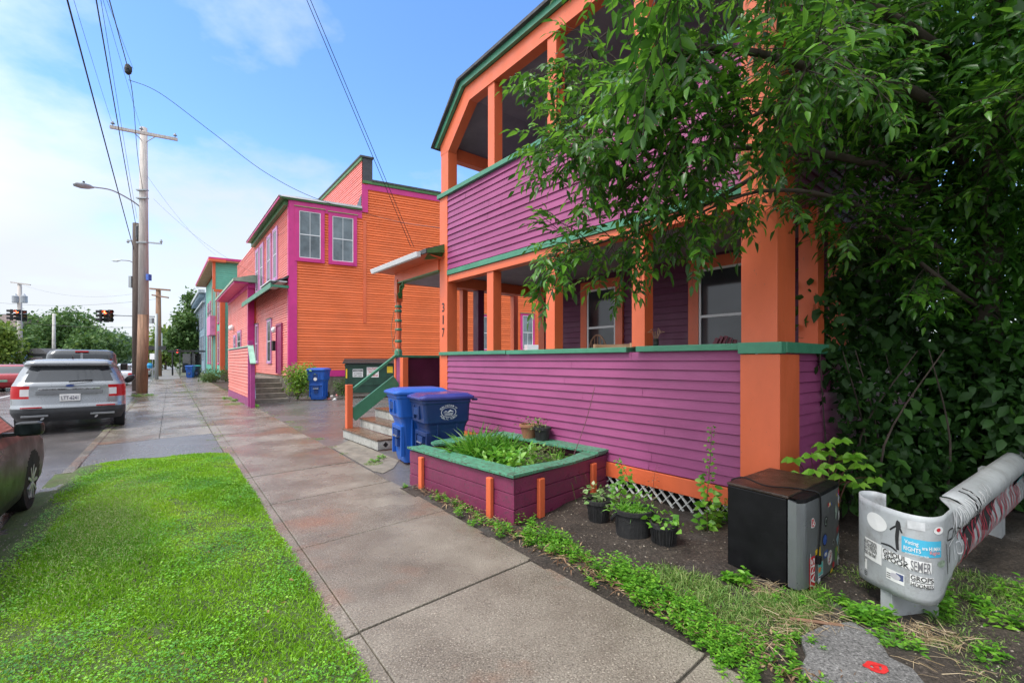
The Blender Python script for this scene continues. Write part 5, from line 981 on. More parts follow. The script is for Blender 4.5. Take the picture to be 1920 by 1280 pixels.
# ================================================================ cars
def carpaint(name, col, metal=.5, rough=.28): return M(name, col, rough, .05, 2, .0, metal=metal, coat=.5)
rub = M('tyre rubber', (.018, .018, .019), .8, .3, 8, .4); rimmt = M('alloy rim', (.45, .46, .48), .3, .1, metal=.9); clad = M('dark plastic cladding', (.035, .038, .042), .55, .2, 6, .3); under = M('underbody', (.008, .008, .008), .9)
cglass = M('tinted car glass', (.02, .025, .03), .05, .1, 2, 0, spec=.9); tail = M('red lamp lens', (.42, .006, .010), .35, .1, 8, 0, spec=.3)
taillit = M('bright tail lamp', (.8, .03, .03), .2, .05, 5, 0, coat=1.); clear = M('clear lamp lens', (.6, .6, .6), .15, .1, 9, 0)
def loop(z, xr, xf, w, rr=.35, rf=.45, n=9, bow=.06):
    pts = []
    # from rear centre (y=0) to the right side, front, left side, back to rear centre
    def arc(cx, cy, r_x, r_y, a0, a1): return [(cx+r_x*math.cos(math.radians(a0+(a1-a0)*k/(n-1))), cy+r_y*math.sin(math.radians(a0+(a1-a0)*k/(n-1)))) for k in range(n)]
    half = []
    for k in range(20): y = -(w-rr)*k/20; half.append((xr+bow*(y/w)**2, y))
    half += arc(xr+bow*.6+rr, -(w-rr), rr, rr, 180, 270)
    for k in range(1, 70): half.append((xr+rr+bow*.6+(xf-rf-xr-rr-bow*.6)*k/70, -w))
    half += arc(xf-rf, -(w-rf), rf, rf, 270, 360)
    for k in range(1, 7): y = -(w-rf)*(1-k/7); half.append((xf+.05*(1-(y/w)**2)*1.0-.0, y))
    half.append((xf+.05, 0)); other = [(x, -y) for x, y in half[1:-1]][::-1]
    return [Vector((x, y, z)) for x, y in half+other]
def car(name, loc, rz, label, cat, prof, paint, regions, wheels, length, group=None, cladz=.0, rimm_=None):
    t = thing(name, loc, label, cat, group, rz); zs = [p[0] for p in prof]
    dense = []
    for i in range(len(prof)-1):
        k = max(1, int((prof[i+1][0]-prof[i][0])/.025)); k = min(k, 10)
        for j in range(k): f = j/k; dense.append(tuple(prof[i][c]*(1-f)+prof[i+1][c]*f for c in range(len(prof[i]))))
    dense.append(prof[-1]); loops = [loop(d[0], d[1], d[2], d[3], d[4] if len(d) > 4 else .35, d[5] if len(d) > 5 else .45) for d in dense]
    n = len(loops[0]); V = [v for l in loops for v in l]; groups = {}
    for i in range(len(loops)-1):
        for k in range(n):
            f = (i*n+k, i*n+(k+1) % n, (i+1)*n+(k+1) % n, (i+1)*n+k); c = (V[f[0]]+V[f[1]]+V[f[2]]+V[f[3]])/4; nr = (V[f[1]]-V[f[0]]).cross(V[f[3]]-V[f[0]]); nr = nr.normalized() if nr.length > 0 else Vector((0, 0, 1))
            r = regions(c, nr) or 'body'
            if r == 'body' or r == 'cladding':
                for wx, wr in wheels:
                    if abs(c.y) > .5 and abs(nr.y) > .6 and math.hypot(c.x-wx, c.z-wr*1.0) < wr*1.13: r = 'wheel_arch'
            groups.setdefault(r, []).append(f)
    groups.setdefault('body', []).append(tuple(range((len(loops)-1)*n, len(loops)*n))); mats = dict(body=paint, cladding=clad, rear_window=cglass, side_window=cglass, windscreen=cglass, tail_lamp=tail, reversing_lamp=clear, wheel_arch=under, headlamp=clear)
    for r, fs in groups.items():
        if r in ('tail_lamp', 'side_window', 'reversing_lamp', 'headlamp', 'wheel_arch'):
            for s_ in (-1, 1):
                ff = [f for f in fs if (sum(V[i].y for i in f) < 0) == (s_ < 0)]
                if ff: mk(r, ff, V, mats[r], t)
        else: mk(r, fs, V, mats[r], t)
    mb = MB(); mb.add([loops[0][i] for i in range(n)], [tuple(range(n))[::-1]]); mb.build('underbody', under, t, world=False)
    hw = max(p[3] for p in prof)
    for wx, wr in wheels:
        for s_ in (-1, 1):
            c = Vector((wx, s_*(hw-.13), wr)); mb = MB(); mb.lathe(c, [(wr*.62, -.11*s_), (wr*.97, -.10*s_), (wr, -.06*s_), (wr, .06*s_), (wr*.96, .105*s_), (wr*.64, .115*s_), (wr*.62, .09*s_)], 28, (0, 1, 0)); o = mb.build('tyre', rub, t, world=False)
            mb = MB(); mb.lathe(c, [(wr*.2, .06*s_), (wr*.60, .07*s_), (wr*.635, .10*s_), (wr*.60, .105*s_), (wr*.56, .085*s_)], 28, (0, 1, 0))
            for k in range(9):
                an = k*2*math.pi/9; d = Vector((math.cos(an), 0, math.sin(an))); mb.beam(c+Vector((0, s_*.10, 0))+d*wr*.1, c+Vector((0, s_*.105, 0))+d*wr*.6, .03, .05, (0, 1, 0))
            mb.lathe(c, [(wr*.14, .09*s_), (wr*.12, .118*s_)], 14, (0, 1, 0)); mb.build('rim', rimm_ or rimmt, o, world=False)
    return t
def mk(name, fs, V, m, t):
    used = sorted({i for f in fs for i in f}); ix = {i: k for k, i in enumerate(used)}; mb = MB(); mb.add([V[i] for i in used], [tuple(ix[i] for i in f) for f in fs]); return mb.build(name, m, t, smooth=True, world=False)
LX = Fr((0, 0), (1, 0), (0, 1)); RZS = math.atan2(.8, -.6)
def lbox(t, name, m, *bs, bevel=.006, pa=None):
    mb = MB()
    for b in bs: mb.box(LX, *b)
    return mb.build(name, m, pa or t, world=False, bevel=bevel)
def ltext(t, body, c, w, h, m, par, xd=(0, -1, 0), yd=(0, 0, 1)):
    mb = MB(); text_on(mb, body, c, xd, yd, w, h); return mb.build('plate_text', m, par, world=False)
# --- silver SUV
def suvreg(c, nr):
    rear = nr.x < -.5; side = abs(nr.y) > .55
    if 1.17 < c.z < 1.545:
        if rear and c.x < .7 and abs(c.y) < .78-(c.z-1.17)*.32: return 'rear_window'
        if side and .55 < c.x < 3.4-(c.z-1.17)*.9 and not (abs(c.x-1.35) < .05 or abs(c.x-2.35) < .05): return 'side_window'
        if nr.x > .4: return 'windscreen'
    if c.z < .60 and not (c.z > .585): return 'cladding'
    if .82 < c.z < 1.09 and c.x < .55 and abs(c.y) > .66:
        if abs(c.y) < .80 and .86 < c.z < 1.02 and rear: return 'reversing_lamp'
        return 'tail_lamp'
silver = carpaint('silver car paint', (.27, .285, .30), .6, .3)
pos = G(222, 797, -.07); wl = Vector((pos.x, pos.y, -.07)); fw = Vector((-.6, .8, 0)); lf = Vector((-.8, -.6, 0))
fw = Vector((-.648, .762, 0)); lf = Vector((-.762, -.648, 0)); RZV = math.atan2(fw.y, fw.x); base = wl-fw*.95+lf*.84
suv = car('silver_suv', base, RZV, 'silver SUV seen from behind, stopped at the kerb in front of the dark van', 'car',
 [(.28, .16, 4.7, .90), (.40, .05, 4.9, .95, .3), (.50, .0, 4.95, .985, .3), (.62, .0, 4.97, .985, .3), (.66, .05, 4.97, .985, .3), (.84, .09, 4.95, .985, .28), (1.0, .10, 4.90, .985, .28), (1.10, .10, 4.6, .97, .28), (1.16, .13, 3.75, .95, .3), (1.18, .15, 3.65, .94, .3), (1.40, .26, 3.15, .865, .3), (1.54, .33, 2.85, .80, .3), (1.56, .20, 2.8, .79, .22), (1.62, .19, 2.7, .76, .2), (1.66, .24, 2.6, .73, .2, .4), (1.70, .45, 2.3, .62, .3, .4), (1.715, .8, 2.0, .45, .3, .3)], silver, suvreg, [(.98, .375), (3.95, .375)], 5)
for s_ in (-1, 1): lbox(suv, 'roof_rail', black, (.6, 2.6, s_*.70-.02, s_*.70+.02, 1.70, 1.74)); lbox(suv, 'reflector', tail, (-.012, .02, s_*.62-.17, s_*.62+.17, .605, .632)); lbox(suv, 'skid_trim', M('satin skid trim', (.25, .26, .27), .35, .1, metal=.7), (-.01, .05, min(s_*.35, s_*.78), max(s_*.35, s_*.78), .405, .45))
lbox(suv, 'tailgate_bar', M('chrome bar', (.6, .61, .63), .12, .1, 5, 0, metal=1.), (.045, .12, -.52, .52, 1.0, 1.045))
for i, chh in enumerate('EXPLORER'): ltext(suv, chh, (.038, .42-i*.12, 1.022), .045, .028, M('letter shadow', (.1, .1, .11), .4), suv)
lbox(suv, 'tailgate_recess', M('grey recess', (.20, .21, .22), .4, .1, metal=.4), (.04, .09, -.56, .56, .90, .985))
pp_ = lbox(suv, 'number_plate', M('plate white', (.68, .68, .66), .5, .05), (.025, .05, -.18, .17, .74, .90)); ltext(suv, 'LTT-6241', (.02, 0, .815), .28, .085, M('plate ink', (.05, .05, .1), .5), pp_)
mb = MB(); mb.prism([Vector((.06, .075*math.cos(t), 1.095+.03*math.sin(t))) for t in np.linspace(0, 6.283, 17)[:-1]], (-.02, 0, 0)); mb.build('oval_badge', M('badge blue', (.03, .06, .2), .3), suv, world=False)
mb = MB(); mb.beam((.06, .02, 1.185), (.14, -.38, 1.21), .02, .03); mb.build('rear_wiper', black, suv, world=False); mb = MB(); mb.beam((.9, 0, 1.70), (.75, 0, 1.80), .02, .06); mb.build('aerial_fin', black, suv, world=False)
for s_ in (-1, 1): mb = MB(); mb.lathe((3.25, s_*1.08, 1.13), [(.03, -.09), (.09, -.07), (.10, 0), (.07, .07)], 12, (1, 0, 0), (1.0, 1.5)); mb.build('wing_mirror', black, suv, world=False)
for y in (-.45, .45): mb = MB(); mb.lathe((.02, y, .36), [(.03, 0.02), (.03, .3)], 12, (1, 0, 0), (.7, 1.3)); mb.build('exhaust_pipe', rimmt, suv, world=False)
# --- dark van ahead
def vanreg(c, nr):
    if 1.30 < c.z < 1.92 and nr.x < -.5 and .03 < abs(c.y) < .72: return 'rear_window'
    if 1.25 < c.z < 1.85 and abs(nr.y) > .6 and .7 < c.x < 4.6 and abs(c.x-2.4) > .06: return 'side_window'
    if 1.3 < c.z < 1.9 and nr.x > .3: return 'windscreen'
    if 1.42 < c.z < 1.92 and c.x < .14 and abs(c.y) > .80: return 'tail_lamp'
    if c.z < .5: return 'cladding'
vc = P(221, 700, 17.3); vc.z = -.07; vb = vc+lf*1.0
van = car('dark_van', vb, RZV, 'dark grey passenger van with twin rear windows ahead of the silver SUV', 'van',
 [(.3, .05, 5.3, .95), (.6, .0, 5.5, 1.0, .2), (1.2, .03, 5.45, 1.0, .2), (1.3, .04, 4.9, 1.0, .2), (1.9, .10, 4.2, .93, .22), (2.02, .16, 4.0, .86, .25), (2.08, .3, 3.7, .7, .3)], carpaint('dark grey van paint', (.06, .065, .07), .3), vanreg, [(1.1, .37), (4.3, .37)], 5.5)
lbox(van, 'brake_lamp', tail, (.09, .16, -.18, .18, 1.98, 2.03)); lbox(van, 'door_gap', silver, (.02, .05, -.035, .035, 1.28, 1.95))
for s_ in (-1, 1): lbox(van, 'wing_mirror', black, (4.15, 4.3, min(s_*1.05, s_*1.30), max(s_*1.05, s_*1.30), 1.25, 1.55), bevel=.04)
# --- sedans
def sedreg(c, nr):
    if .98 < c.z < 1.36:
        if abs(nr.y) > .5 and 1.05+(c.z-.98)*.6 < c.x < 3.15-(c.z-.98)*1.1 and abs(c.x-2.05) > .05: return 'side_window'
        if nr.x < -.2 and c.x < 1.5 and abs(c.y) < .62: return 'rear_window'
        if nr.x > .2 and c.x > 2.3 and abs(c.y) < .66: return 'windscreen'
    if .68 < c.z < .84 and c.x < .3 and abs(c.y) > .48: return 'tail_lamp'
    if .60 < c.z < .74 and c.x > 4.2 and abs(c.y) > .5: return 'headlamp'
SED = [(.2, .18, 4.35, .84), (.3, .06, 4.5, .87, .3), (.5, .0, 4.58, .885, .3), (.72, .03, 4.5, .885, .3), (.86, .08, 4.2, .87, .3), (.93, .16, 3.7, .84, .3), (.98, .75, 3.5, .83, .3), (1.22, 1.1, 3.05, .765, .3), (1.40, 1.45, 2.6, .68, .25, .3), (1.46, 1.7, 2.3, .54, .25, .25)]
SED = [p if len(p) > 4 else p+(.3,) for p in SED]; SED = [p if len(p) > 5 else p+(.4,) for p in SED]
def sedan(name, loc, rz, label, paint, **k): return car(name, loc, rz, label, 'car', SED, paint, sedreg, [(.85, .315), (3.65, .315)], 4.6, **k)
wq = G(52, 955, -.07); fw = Vector((-.6, .8, 0)); lf = Vector((-.8, -.6, 0)); base2 = Vector((wq.x, wq.y, -.07))-fw*3.65+lf*.84
dk = sedan('dark_sedan', base2, RZS, 'dark charcoal sedan at the left edge with its mirror and front wheel showing', M('charcoal car paint', (.022, .023, .022), .38, .05, 2, 0, metal=.0, spec=.3, coat=.0), rimm_=M('silver hubcap', (.5, .5, .52), .35, .1, metal=.6))
lbox(dk, 'door_handle', carpaint('charcoal car paint', (.035, .034, .033)), (1.85, 2.02, -.92, -.875, .80, .835), bevel=.01)
o = lbox(dk, 'wing_mirror', MATS['charcoal car paint'], (2.66, 2.77, -1.12, -.91, .935, 1.075), bevel=.045)
lbox(dk, 'mirror_glass', M('mirror silvering', (.06, .08, .08), .05, .05, metal=1., bmp=0), (2.655, 2.659, -1.10, -.93, .955, 1.055), bevel=.0, pa=o); lbox(dk, 'mirror_arm', black, (2.70, 2.76, -.93, -.82, .94, .975))
redp = carpaint('red car paint', (.30, .012, .02), .2); rr_ = sedan('red_sedan', P(50, 700, 25).xy.to_3d()+lf*.88-Vector((0, 0, .07)), RZS, 'red sedan in the far lane beside the silver SUV', redp)
o = lbox(rr_, 'number_plate', M('green plate', (.15, .35, .25), .5), (-.03, .0, -.16, .16, .52, .64)); lbox(rr_, 'tail_glow', taillit, (.0, .05, -.80, -.62, .70, .80))
sv = sedan('silver_sedan', P(254, 700, 31).xy.to_3d()+lf*.88-Vector((0, 0, .07)), RZS, 'pale silver car ahead of the van near the utility poles', carpaint('pale silver paint', (.55, .57, .6), .5))
sedan('white_sedan', S.p(60, -2.6, -.07), RZS, 'white car farthest ahead in the near lane', carpaint('white paint', (.6, .61, .62), .1))
sedan('grey_sedan', S.p(50.0, -7.5, -.07), RZS, 'grey car ahead of the red sedan in the far lane', carpaint('mid grey paint', (.25, .26, .28), .5))
# ================================================================ poles, wires, signals
poleg = M('silvered pole wood', (.50, .46, .43), .85, .25, 3, .5, 20, stretch=(6, 6, .4), dirt=.4); poleb = M('brown creosoted pole', (.26, .15, .095), .85, .45, 2.5, .5, 20, stretch=(5, 5, .5), dirt=.5); poled = M('dark old pole', (.085, .065, .055), .9, .3, 4, .6, 20, stretch=(5, 5, .5))
met = M('grey street metal', (.33, .36, .38), .5, .1, 3, metal=.3); wirem = M('black cable', (.012, .012, .013), .6)
mb0 = P(266, 735, 22.6); px0 = mb0.copy(); px0.z = -.02
up = thing('utility_pole', px0, 'tall wooden utility pole with crossarm and street lamp by the kerb, nearest pole', 'utility pole')
def Z(py, Y): return EYE-(py-HZ)*Y/F
YP = 22.6; zt = Z(238, YP); zm = Z(590, YP)
mb = MB(); mb.tube([px0, px0.lerp(Vector((P(269, 590, YP).x, YP, zm)), 1.)], [.235, .22], 14); mb.build('lower_pole', poleb, up, smooth=True)
ptop = P(269.5, 240, YP); mb = MB(); mb.tube([Vector((P(269, 590, YP).x, YP, zm)), ptop], [.22, .15], 14); mb.build('upper_pole', poleg, up, smooth=True)
ca = P(206, 238, 21.0); cb = P(333, 262, 21.0+3.6*.0+1.2); mb = MB(); mb.beam(ca, cb, .11, .13); mb.build('crossarm', poleg, up)
for px, py in ((211, 233), (263, 236), (328, 254)):
    f = (px-206)/127; q = ca.lerp(cb, f)+Vector((0, 0, .07)); mb = MB(); mb.lathe(q, [(.02, 0), (.02, .10), (.09, .10), (.05, .17), (.02, .22)], 10); mb.build('insulator', M('insulator grey', (.18, .2, .24), .3), up)
mb = MB(); mb.beam(ca.lerp(cb, .32), P(265, 262, YP), .03, .03); mb.beam(ca.lerp(cb, .68), P(275, 266, YP), .03, .03); mb.build('brace', met, up)
arm = smoothpath([P(263, 388, YP), P(245, 375, YP-.6), P(210, 357, YP-1.5), P(176, 351, YP-2.3)]); mb = MB(); mb.tube(arm, .03, 8); mb.build('lamp_arm', met, up)
mb = MB(); l0 = P(176, 352, YP-2.3); l1 = P(137, 345, YP-3.2); dd = (l1-l0); mb.lathe(l0, [(.04, 0), (.12, dd.length*.25), (.15, dd.length*.6), (.10, dd.length*.92), (.02, dd.length)], 12, dd, (1, .6)); mb.build('lamp_head', M('lamp grey', (.35, .39, .40), .4), up, smooth=True); mb = MB(); q = l0.lerp(l1, .5)+Vector((0, 0, .1)); mb.lathe(q, [(.04, 0), (.04, .1)], 8); mb.build('photocell', black, up)
for py, s_ in ((357, 1), (372, 1), (455, 1)): 
    q = P(266, py, YP-.15); mb = MB(); mb.box(Fr(q, (1, 0), (0, 1)), -.22, .3, -.1, .05, q.z-.03, q.z+.03); mb.build('bracket', met, up)
mb = MB(); q = P(272, 520, YP-.1); mb.box(Fr(q, (1, 0), (0, 1)), .12, .25, -.1, .1, q.z-.15, q.z+.15); mb.build('junction_box', M('blue box', (.05, .12, .45), .5), up)
q = P(257, 735, 24.3); q.z = -.02; sp_ = thing('old_pole', q, 'dark cut-off old pole stub standing behind the tall utility pole', 'utility pole'); mb = MB(); mb.tube([q, P(256, 419, 24.3)], [.22, .17], 12); mb.build('trunk', poled, sp_, smooth=True)
mb = MB(); q2 = P(261, 432, 24.0); mb.lathe(q2, [(.12, -.5), (.15, -.3), (.15, .2), (.08, .3)], 10); mb.build('splice_case', black, sp_); mb = MB(); q2 = P(248, 525, 24.2); mb.box(Fr(q2, (1, 0), (0, 1)), -.12, .02, -.1, .1, q2.z-.4, q2.z+.2); mb.build('meter_box', met, sp_)
mb = MB(); q2 = P(281, 688, YP-.2); mb.lathe(q2, [(.10, -.06), (.12, .1), (.08, .2)], 10); mb.build('blue_marker', M('blue marker', (.02, .3, .6), .5), up)
def pole(px, pyb, pyt, Y, r0, r1, m, label, cross=(), name='utility_pole', cat='utility pole', extras=None, arms=.0):
    b = P(px, pyb, Y); b.z = -.05; t = thing(name, b, label, cat); mb = MB(); mb.tube([b, P(px+arms, pyt, Y)], [r0, r1], 10); mb.build('pole_shaft', m, t, smooth=True)
    for x0, y0, x1, y1, w_ in cross: mb = MB(); mb.beam(P(x0, y0, Y-.2), P(x1, y1, Y-.2), w_, w_); mb.build('crossarm', m if w_ > .1 else met, t)
    if extras: extras(t, Y)
    return t
pole(297, 694, 541, 48, .32, .22, poleb, 'brown utility pole with two crossarms beyond the traffic signal post', [(281, 541, 319, 544, .16), (285, 553, 316, 558, .14)])
def xf(t, Y):
    for px, s_ in ((29, .9), (45, .9)):
        q = P(px, 561, Y-.3); mb = MB(); mb.lathe(q, [(.3, -.45), (.34, -.4), (.34, .4), (.2, .48), (.06, .7)], 12); mb.build('transformer', M('transformer grey', (.35, .38, .42), .5), t)
pole(37, 690, 532, 58, .30, .2, poleg, 'grey utility pole with two transformers at far left', [(20, 529, 57, 534, .14)], extras=xf)
pole(101, 690, 588, 62, .22, .16, M('pale post', (.5, .48, .45), .7), 'plain pale post rising in front of the left trees', name='plain_pole', cat='pole')
pole(290, 715, 460, 36, .18, .16, poleg, 'slim grey pole with double crossarm and lamp just beyond the nearest pole', [(240, 452, 302, 456, .12)], extras=None) if False else None
t = pole(262, 716, 452, 34, .20, .16, poleg, 'grey pole half hidden behind the nearest utility pole with a small crossarm and lamp', [(240, 451, 303, 457, .10)])
mb = MB(); mb.tube(smoothpath([P(258, 500, 34), P(245, 490, 33.5), P(228, 488, 33)]), .03, 6); mb.build('lamp_arm', met, t); mb = MB(); mb.lathe(P(227, 488, 33), [(.05, 0), (.16, .2), (.14, .5), (.02, .72)], 10, (-1, 0, 0), (1, .5)); mb.build('lamp_head', M('lamp grey', (.35, .39, .40)), t)
for px in (240, 302): mb = MB(); mb.lathe(P(px, 453, 34), [(.05, -.1), (.1, 0), (.05, .15)], 8); mb.build('insulator', met, t)
# signals
sg = P(293.5, 702, 40); sg.z = -.02; tp = thing('signal_post', sg, 'grey steel traffic signal post with long mast arm over the road', 'signal post'); mb = MB(); mb.tube([sg, P(293.5, 588, 40)], [.14, .10], 12); mb.build('pole_shaft', met, tp, smooth=True)
mb = MB(); mb.tube([P(293, 593, 40), P(212, 591, 40.2)], [.08, .05], 8); mb.build('mast_arm', met, tp); mb = MB(); mb.box(Fr(P(286, 0, 40), (1, 0), (0, 1)), -.3, .0, -.1, .2, Z(606, 40), Z(596, 40)); mb.build('junction_box', met, tp)
sgL = P(-40, 702, 44); sgL.z = -.02; tpl = thing('signal_post', sgL, 'signal mast arm reaching in from beyond the left edge behind the red-lit signals', 'signal post'); mb = MB(); mb.tube([sgL, P(-40, 586, 44)], .13, 10); mb.build('pole_shaft', met, tpl); mb = MB(); mb.tube([P(-40, 590, 44), P(50, 588, 44)], .06, 8); mb.build('mast_arm', met, tpl)
ylw = M('signal housing', (.015, .015, .016), .5); 
def lamp(nm, c, e): return M(nm, c, .4, 0, 1, 0, emit=e)
def signal(px, py, Y, ang, lit, label, n=3, red=False):
    c = P(px, py, Y); t = thing('traffic_light', c, label, 'traffic light', 'traffic lights over the road'); fr = Fr(c, (math.cos(ang), math.sin(ang))); mb = MB()
    mb.box(fr, -.17, .17, -.0, .2, c.z-.53, c.z+.53); mb.build('housing', ylw if not red else M('red glow housing', (.25, .02, .02), .5), t, bevel=.02)
    for k, (cc, on) in enumerate((((1., .10, .03), True), ((.3, .2, .02), False), ((.02, .12, .06), False))):
        z = c.z+.35-.35*k; q = fr.p(0, -.005, z); mb = MB(); mb.lathe(q, [(.135, 0), (.11, .03), (.01, .05)], 14, -fr.b); mb.build('lens', lamp('lit red lens', cc, 6.) if (on and lit) else M('lens%d' % k, tuple(x*.3 for x in cc), .3), t)
        mb = MB(); V = [fr.p(.15*math.cos(a), b, z+.15*math.sin(a)) for b in (0, -.24) for a in np.linspace(-.5, math.pi+.5, 11)]; mb.add(V, [(i, i+1, 12+i, 11+i) for i in range(10)]); mb.build('visor', ylw, t)
signal(186.5, 592, 40, -.9, False, 'left of the three signal heads clustered on the mast arm above the van'); signal(197.5, 592.5, 39.9, .1, True, 'signal head with a lit red lamp in the middle of the cluster above the van'); signal(208, 592, 40, 1.0, False, 'right of the three signal heads clustered on the mast arm above the van')
signal(19, 590, 44, -.8, False, 'left dark signal head of the group at the far left mast arm'); signal(32.5, 590.5, 43.9, 0, True, 'signal head with a lit red lamp at the far left mast arm'); signal(46, 592, 44, .9, False, 'right dark signal head facing away at the far left mast arm')
# pedestrian signal and bus shelter
c = P(332.5, 658, 52); t = thing('pedestrian_signal', (c.x, c.y, -.05), 'small black signal with a red lamp far down the sidewalk', 'traffic light'); mb = MB(); mb.tube([(c.x+.3, c.y, -.05), (c.x+.3, c.y, 2.9)], .05, 6); mb.build('pole_shaft', black, t); mb = MB(); mb.box(Fr(c, (1, 0), (0, 1)), -.25, .25, .02, .2, 2.4, 2.95); mb.build('housing', black, t); mb = MB(); mb.lathe((c.x, c.y, 2.68), [(.15, 0), (.12, .03)], 10, (0, -1, 0)); mb.build('lens', lamp('small red lamp', (1, .05, .02), 4.), t)
c = P(348, 692, 50); t = thing('bus_shelter', (c.x, c.y, 0), 'dark open bus shelter at the far end of the sidewalk', 'bus shelter'); fr = Fr((c.x, c.y), (1, 0), (0, 1)); mb = MB(); mb.box(fr, -1.5, 1.4, -.6, 1.2, 2.55, 2.75); mb.build('roof', black, t)
for x in (-1.1, 1.1): mb = MB(); mb.box(fr, x-.06, x+.06, -.5, -.4, 0, 2.54); mb.build('post', black, t)
mb = MB(); mb.box(fr, -1.05, 1.05, 1.0, 1.03, .3, 2.4); mb.build('glass_panel', cglass, t)
for px, py, lab in ((285, 652, 'dark street name sign hanging on a far post behind the utility pole'),): c = P(px, py, 46); t = thing('street_sign', (c.x, c.y, c.z), lab, 'sign'); mb = MB(); mb.box(Fr(c, (1, 0), (0, 1)), -.9, 1.4, 0, .05, c.z-.2, c.z+.2); mb.build('sign_board', black, t); mb = MB(); mb.box(Fr(c, (1, 0), (0, 1)), .9, 1.0, .0501, .1, c.z-.3, c.z+1.5); mb.build('hanger', met, t)
c = P(286, 712, 38); t = thing('small_sign', (c.x, c.y, -.05), 'small white roadside sign on a thin post between the poles', 'sign'); mb = MB(); mb.tube([(c.x, c.y, -.05), (c.x, c.y, 2.2)], .03, 6); mb.build('post', met, t); mb = MB(); mb.box(Fr(c, (1, 0), (0, 1)), -.2, .2, -.05, -.035, 1.7, 2.2); mb.build('sign_board', whitep, t)
c = P(10.5, 690, 50); t = thing('small_sign', (c.x, c.y, -.05), 'small white sign on a post at far left in front of the trees', 'sign'); mb = MB(); mb.tube([(c.x, c.y, -.05), (c.x, c.y, 2.4)], .04, 6); mb.build('post', met, t); mb = MB(); mb.box(Fr(c, (1, 0), (0, 1)), -.22, .22, -.06, -.045, 1.8, 2.4); mb.build('sign_board', whitep, t)
def wire(pts, r, label, drop=.0, n=14, g='overhead wires'):
    r = r*.6; mb = MB(); p = pts if len(pts) > 2 else sag(pts[0], pts[1], drop, n); mb.tube(p, r, 5); o = mb.build('overhead_wire', wirem); tag(o, label, 'wire', g)
def ext(p, q, k=1.6): p = Vector(p); q = Vector(q); return p+(q-p)*k
def W(ax, ay, Ya, bx, by, Yb, r, label, drop=.1, k=1.5): wire([P(ax, ay, Ya), ext(P(ax, ay, Ya), P(bx, by, Yb), k)], r, label, drop, 24)
W(251, 468, 24, 127, 0, 9, .028, 'thick black cable, leftmost of the cables passing overhead at upper left', .05, 1.3)
W(254, 418, 24, 181, 0, 9, .022, 'second thick cable from the left, ending at the top of the old pole stub', .05, 1.3)
W(211, 233, 21.0, 140, 0, 12, .009, 'faint thin wire from the left insulator of the crossarm', .1, 1.4)
W(263, 236, 21.4, 195, 0, 11, .008, 'faint thin wire from the middle insulator of the crossarm', .1, 1.4)
W(257, 410, 23.5, 190, 0, 10, .009, 'thin wire just right of the second thick cable', .1, 1.3)
tw = smoothpath([P(268, 357, YP-.1), P(258, 290, 19), P(250, 190, 14.5), P(240, 131, 12), P(224, 70, 10), P(205, 0, 8), P(190, -60, 7)]); wire(tw, .017, 'twisted black cable with a splice, swinging to the pole top')
mb = MB(); q = P(240, 130, 12); mb.lathe(q, [(.03, -.14), (.07, -.10), (.08, 0), (.06, .1), (.02, .14)], 8); mb.lathe(q+Vector((.06, 0, 0)), [(.02, -.10), (.04, -.06), (.04, .06)], 8); tag(mb.build('cable_splice', wirem), 'small black splice clump on the twisted cable', 'cable splice')
wire(smoothpath([P(241, 150, 12), P(300, 175, 12.2), P(400, 250, 12.8), P(500, 325, 13.5), P(600, 375, 14.2), P(735, 413, 15), P(830, 428, 9.2)]), .013, 'long drooping service cable running to the purple house corner')
W(770, 462, 9.2, 575, 0, 6.5, .009, 'left one of two close parallel wires dropping to the entry roof', .0, 1.3); W(776, 463, 9.2, 582, 0, 6.5, .009, 'right one of two close parallel wires dropping to the entry roof', .0, 1.3)
wire(sag(P(288, 373, 22), P(560, 545, 21), .6), .008, 'faint wire sloping from the pole across the orange wall')
wire(sag(P(276, 330, YP), P(405, 478, 39), .4), .008, 'faint wire from the pole to the teal house'); wire(sag(P(250, 130, 12), P(200, 0, 8), .0), .006, 'hair-thin wire beside the twisted cable')
wire(sag(P(-60, 590, 44.5), P(300, 612, 40.5), .5), .03, 'lower span wire crossing the road below the signals'); wire(sag(P(-60, 560, 58), P(297, 560, 48), .8), .02, 'thin span wire high over the intersection'); wire(sag(P(37, 532, 58), P(297, 542, 48), 1.2), .012, 'faint wire between the far poles')
wire(sag(P(466, 443, 29), P(545, 430, 20.4), .25), .012, 'short cable along the corner of the orange building')
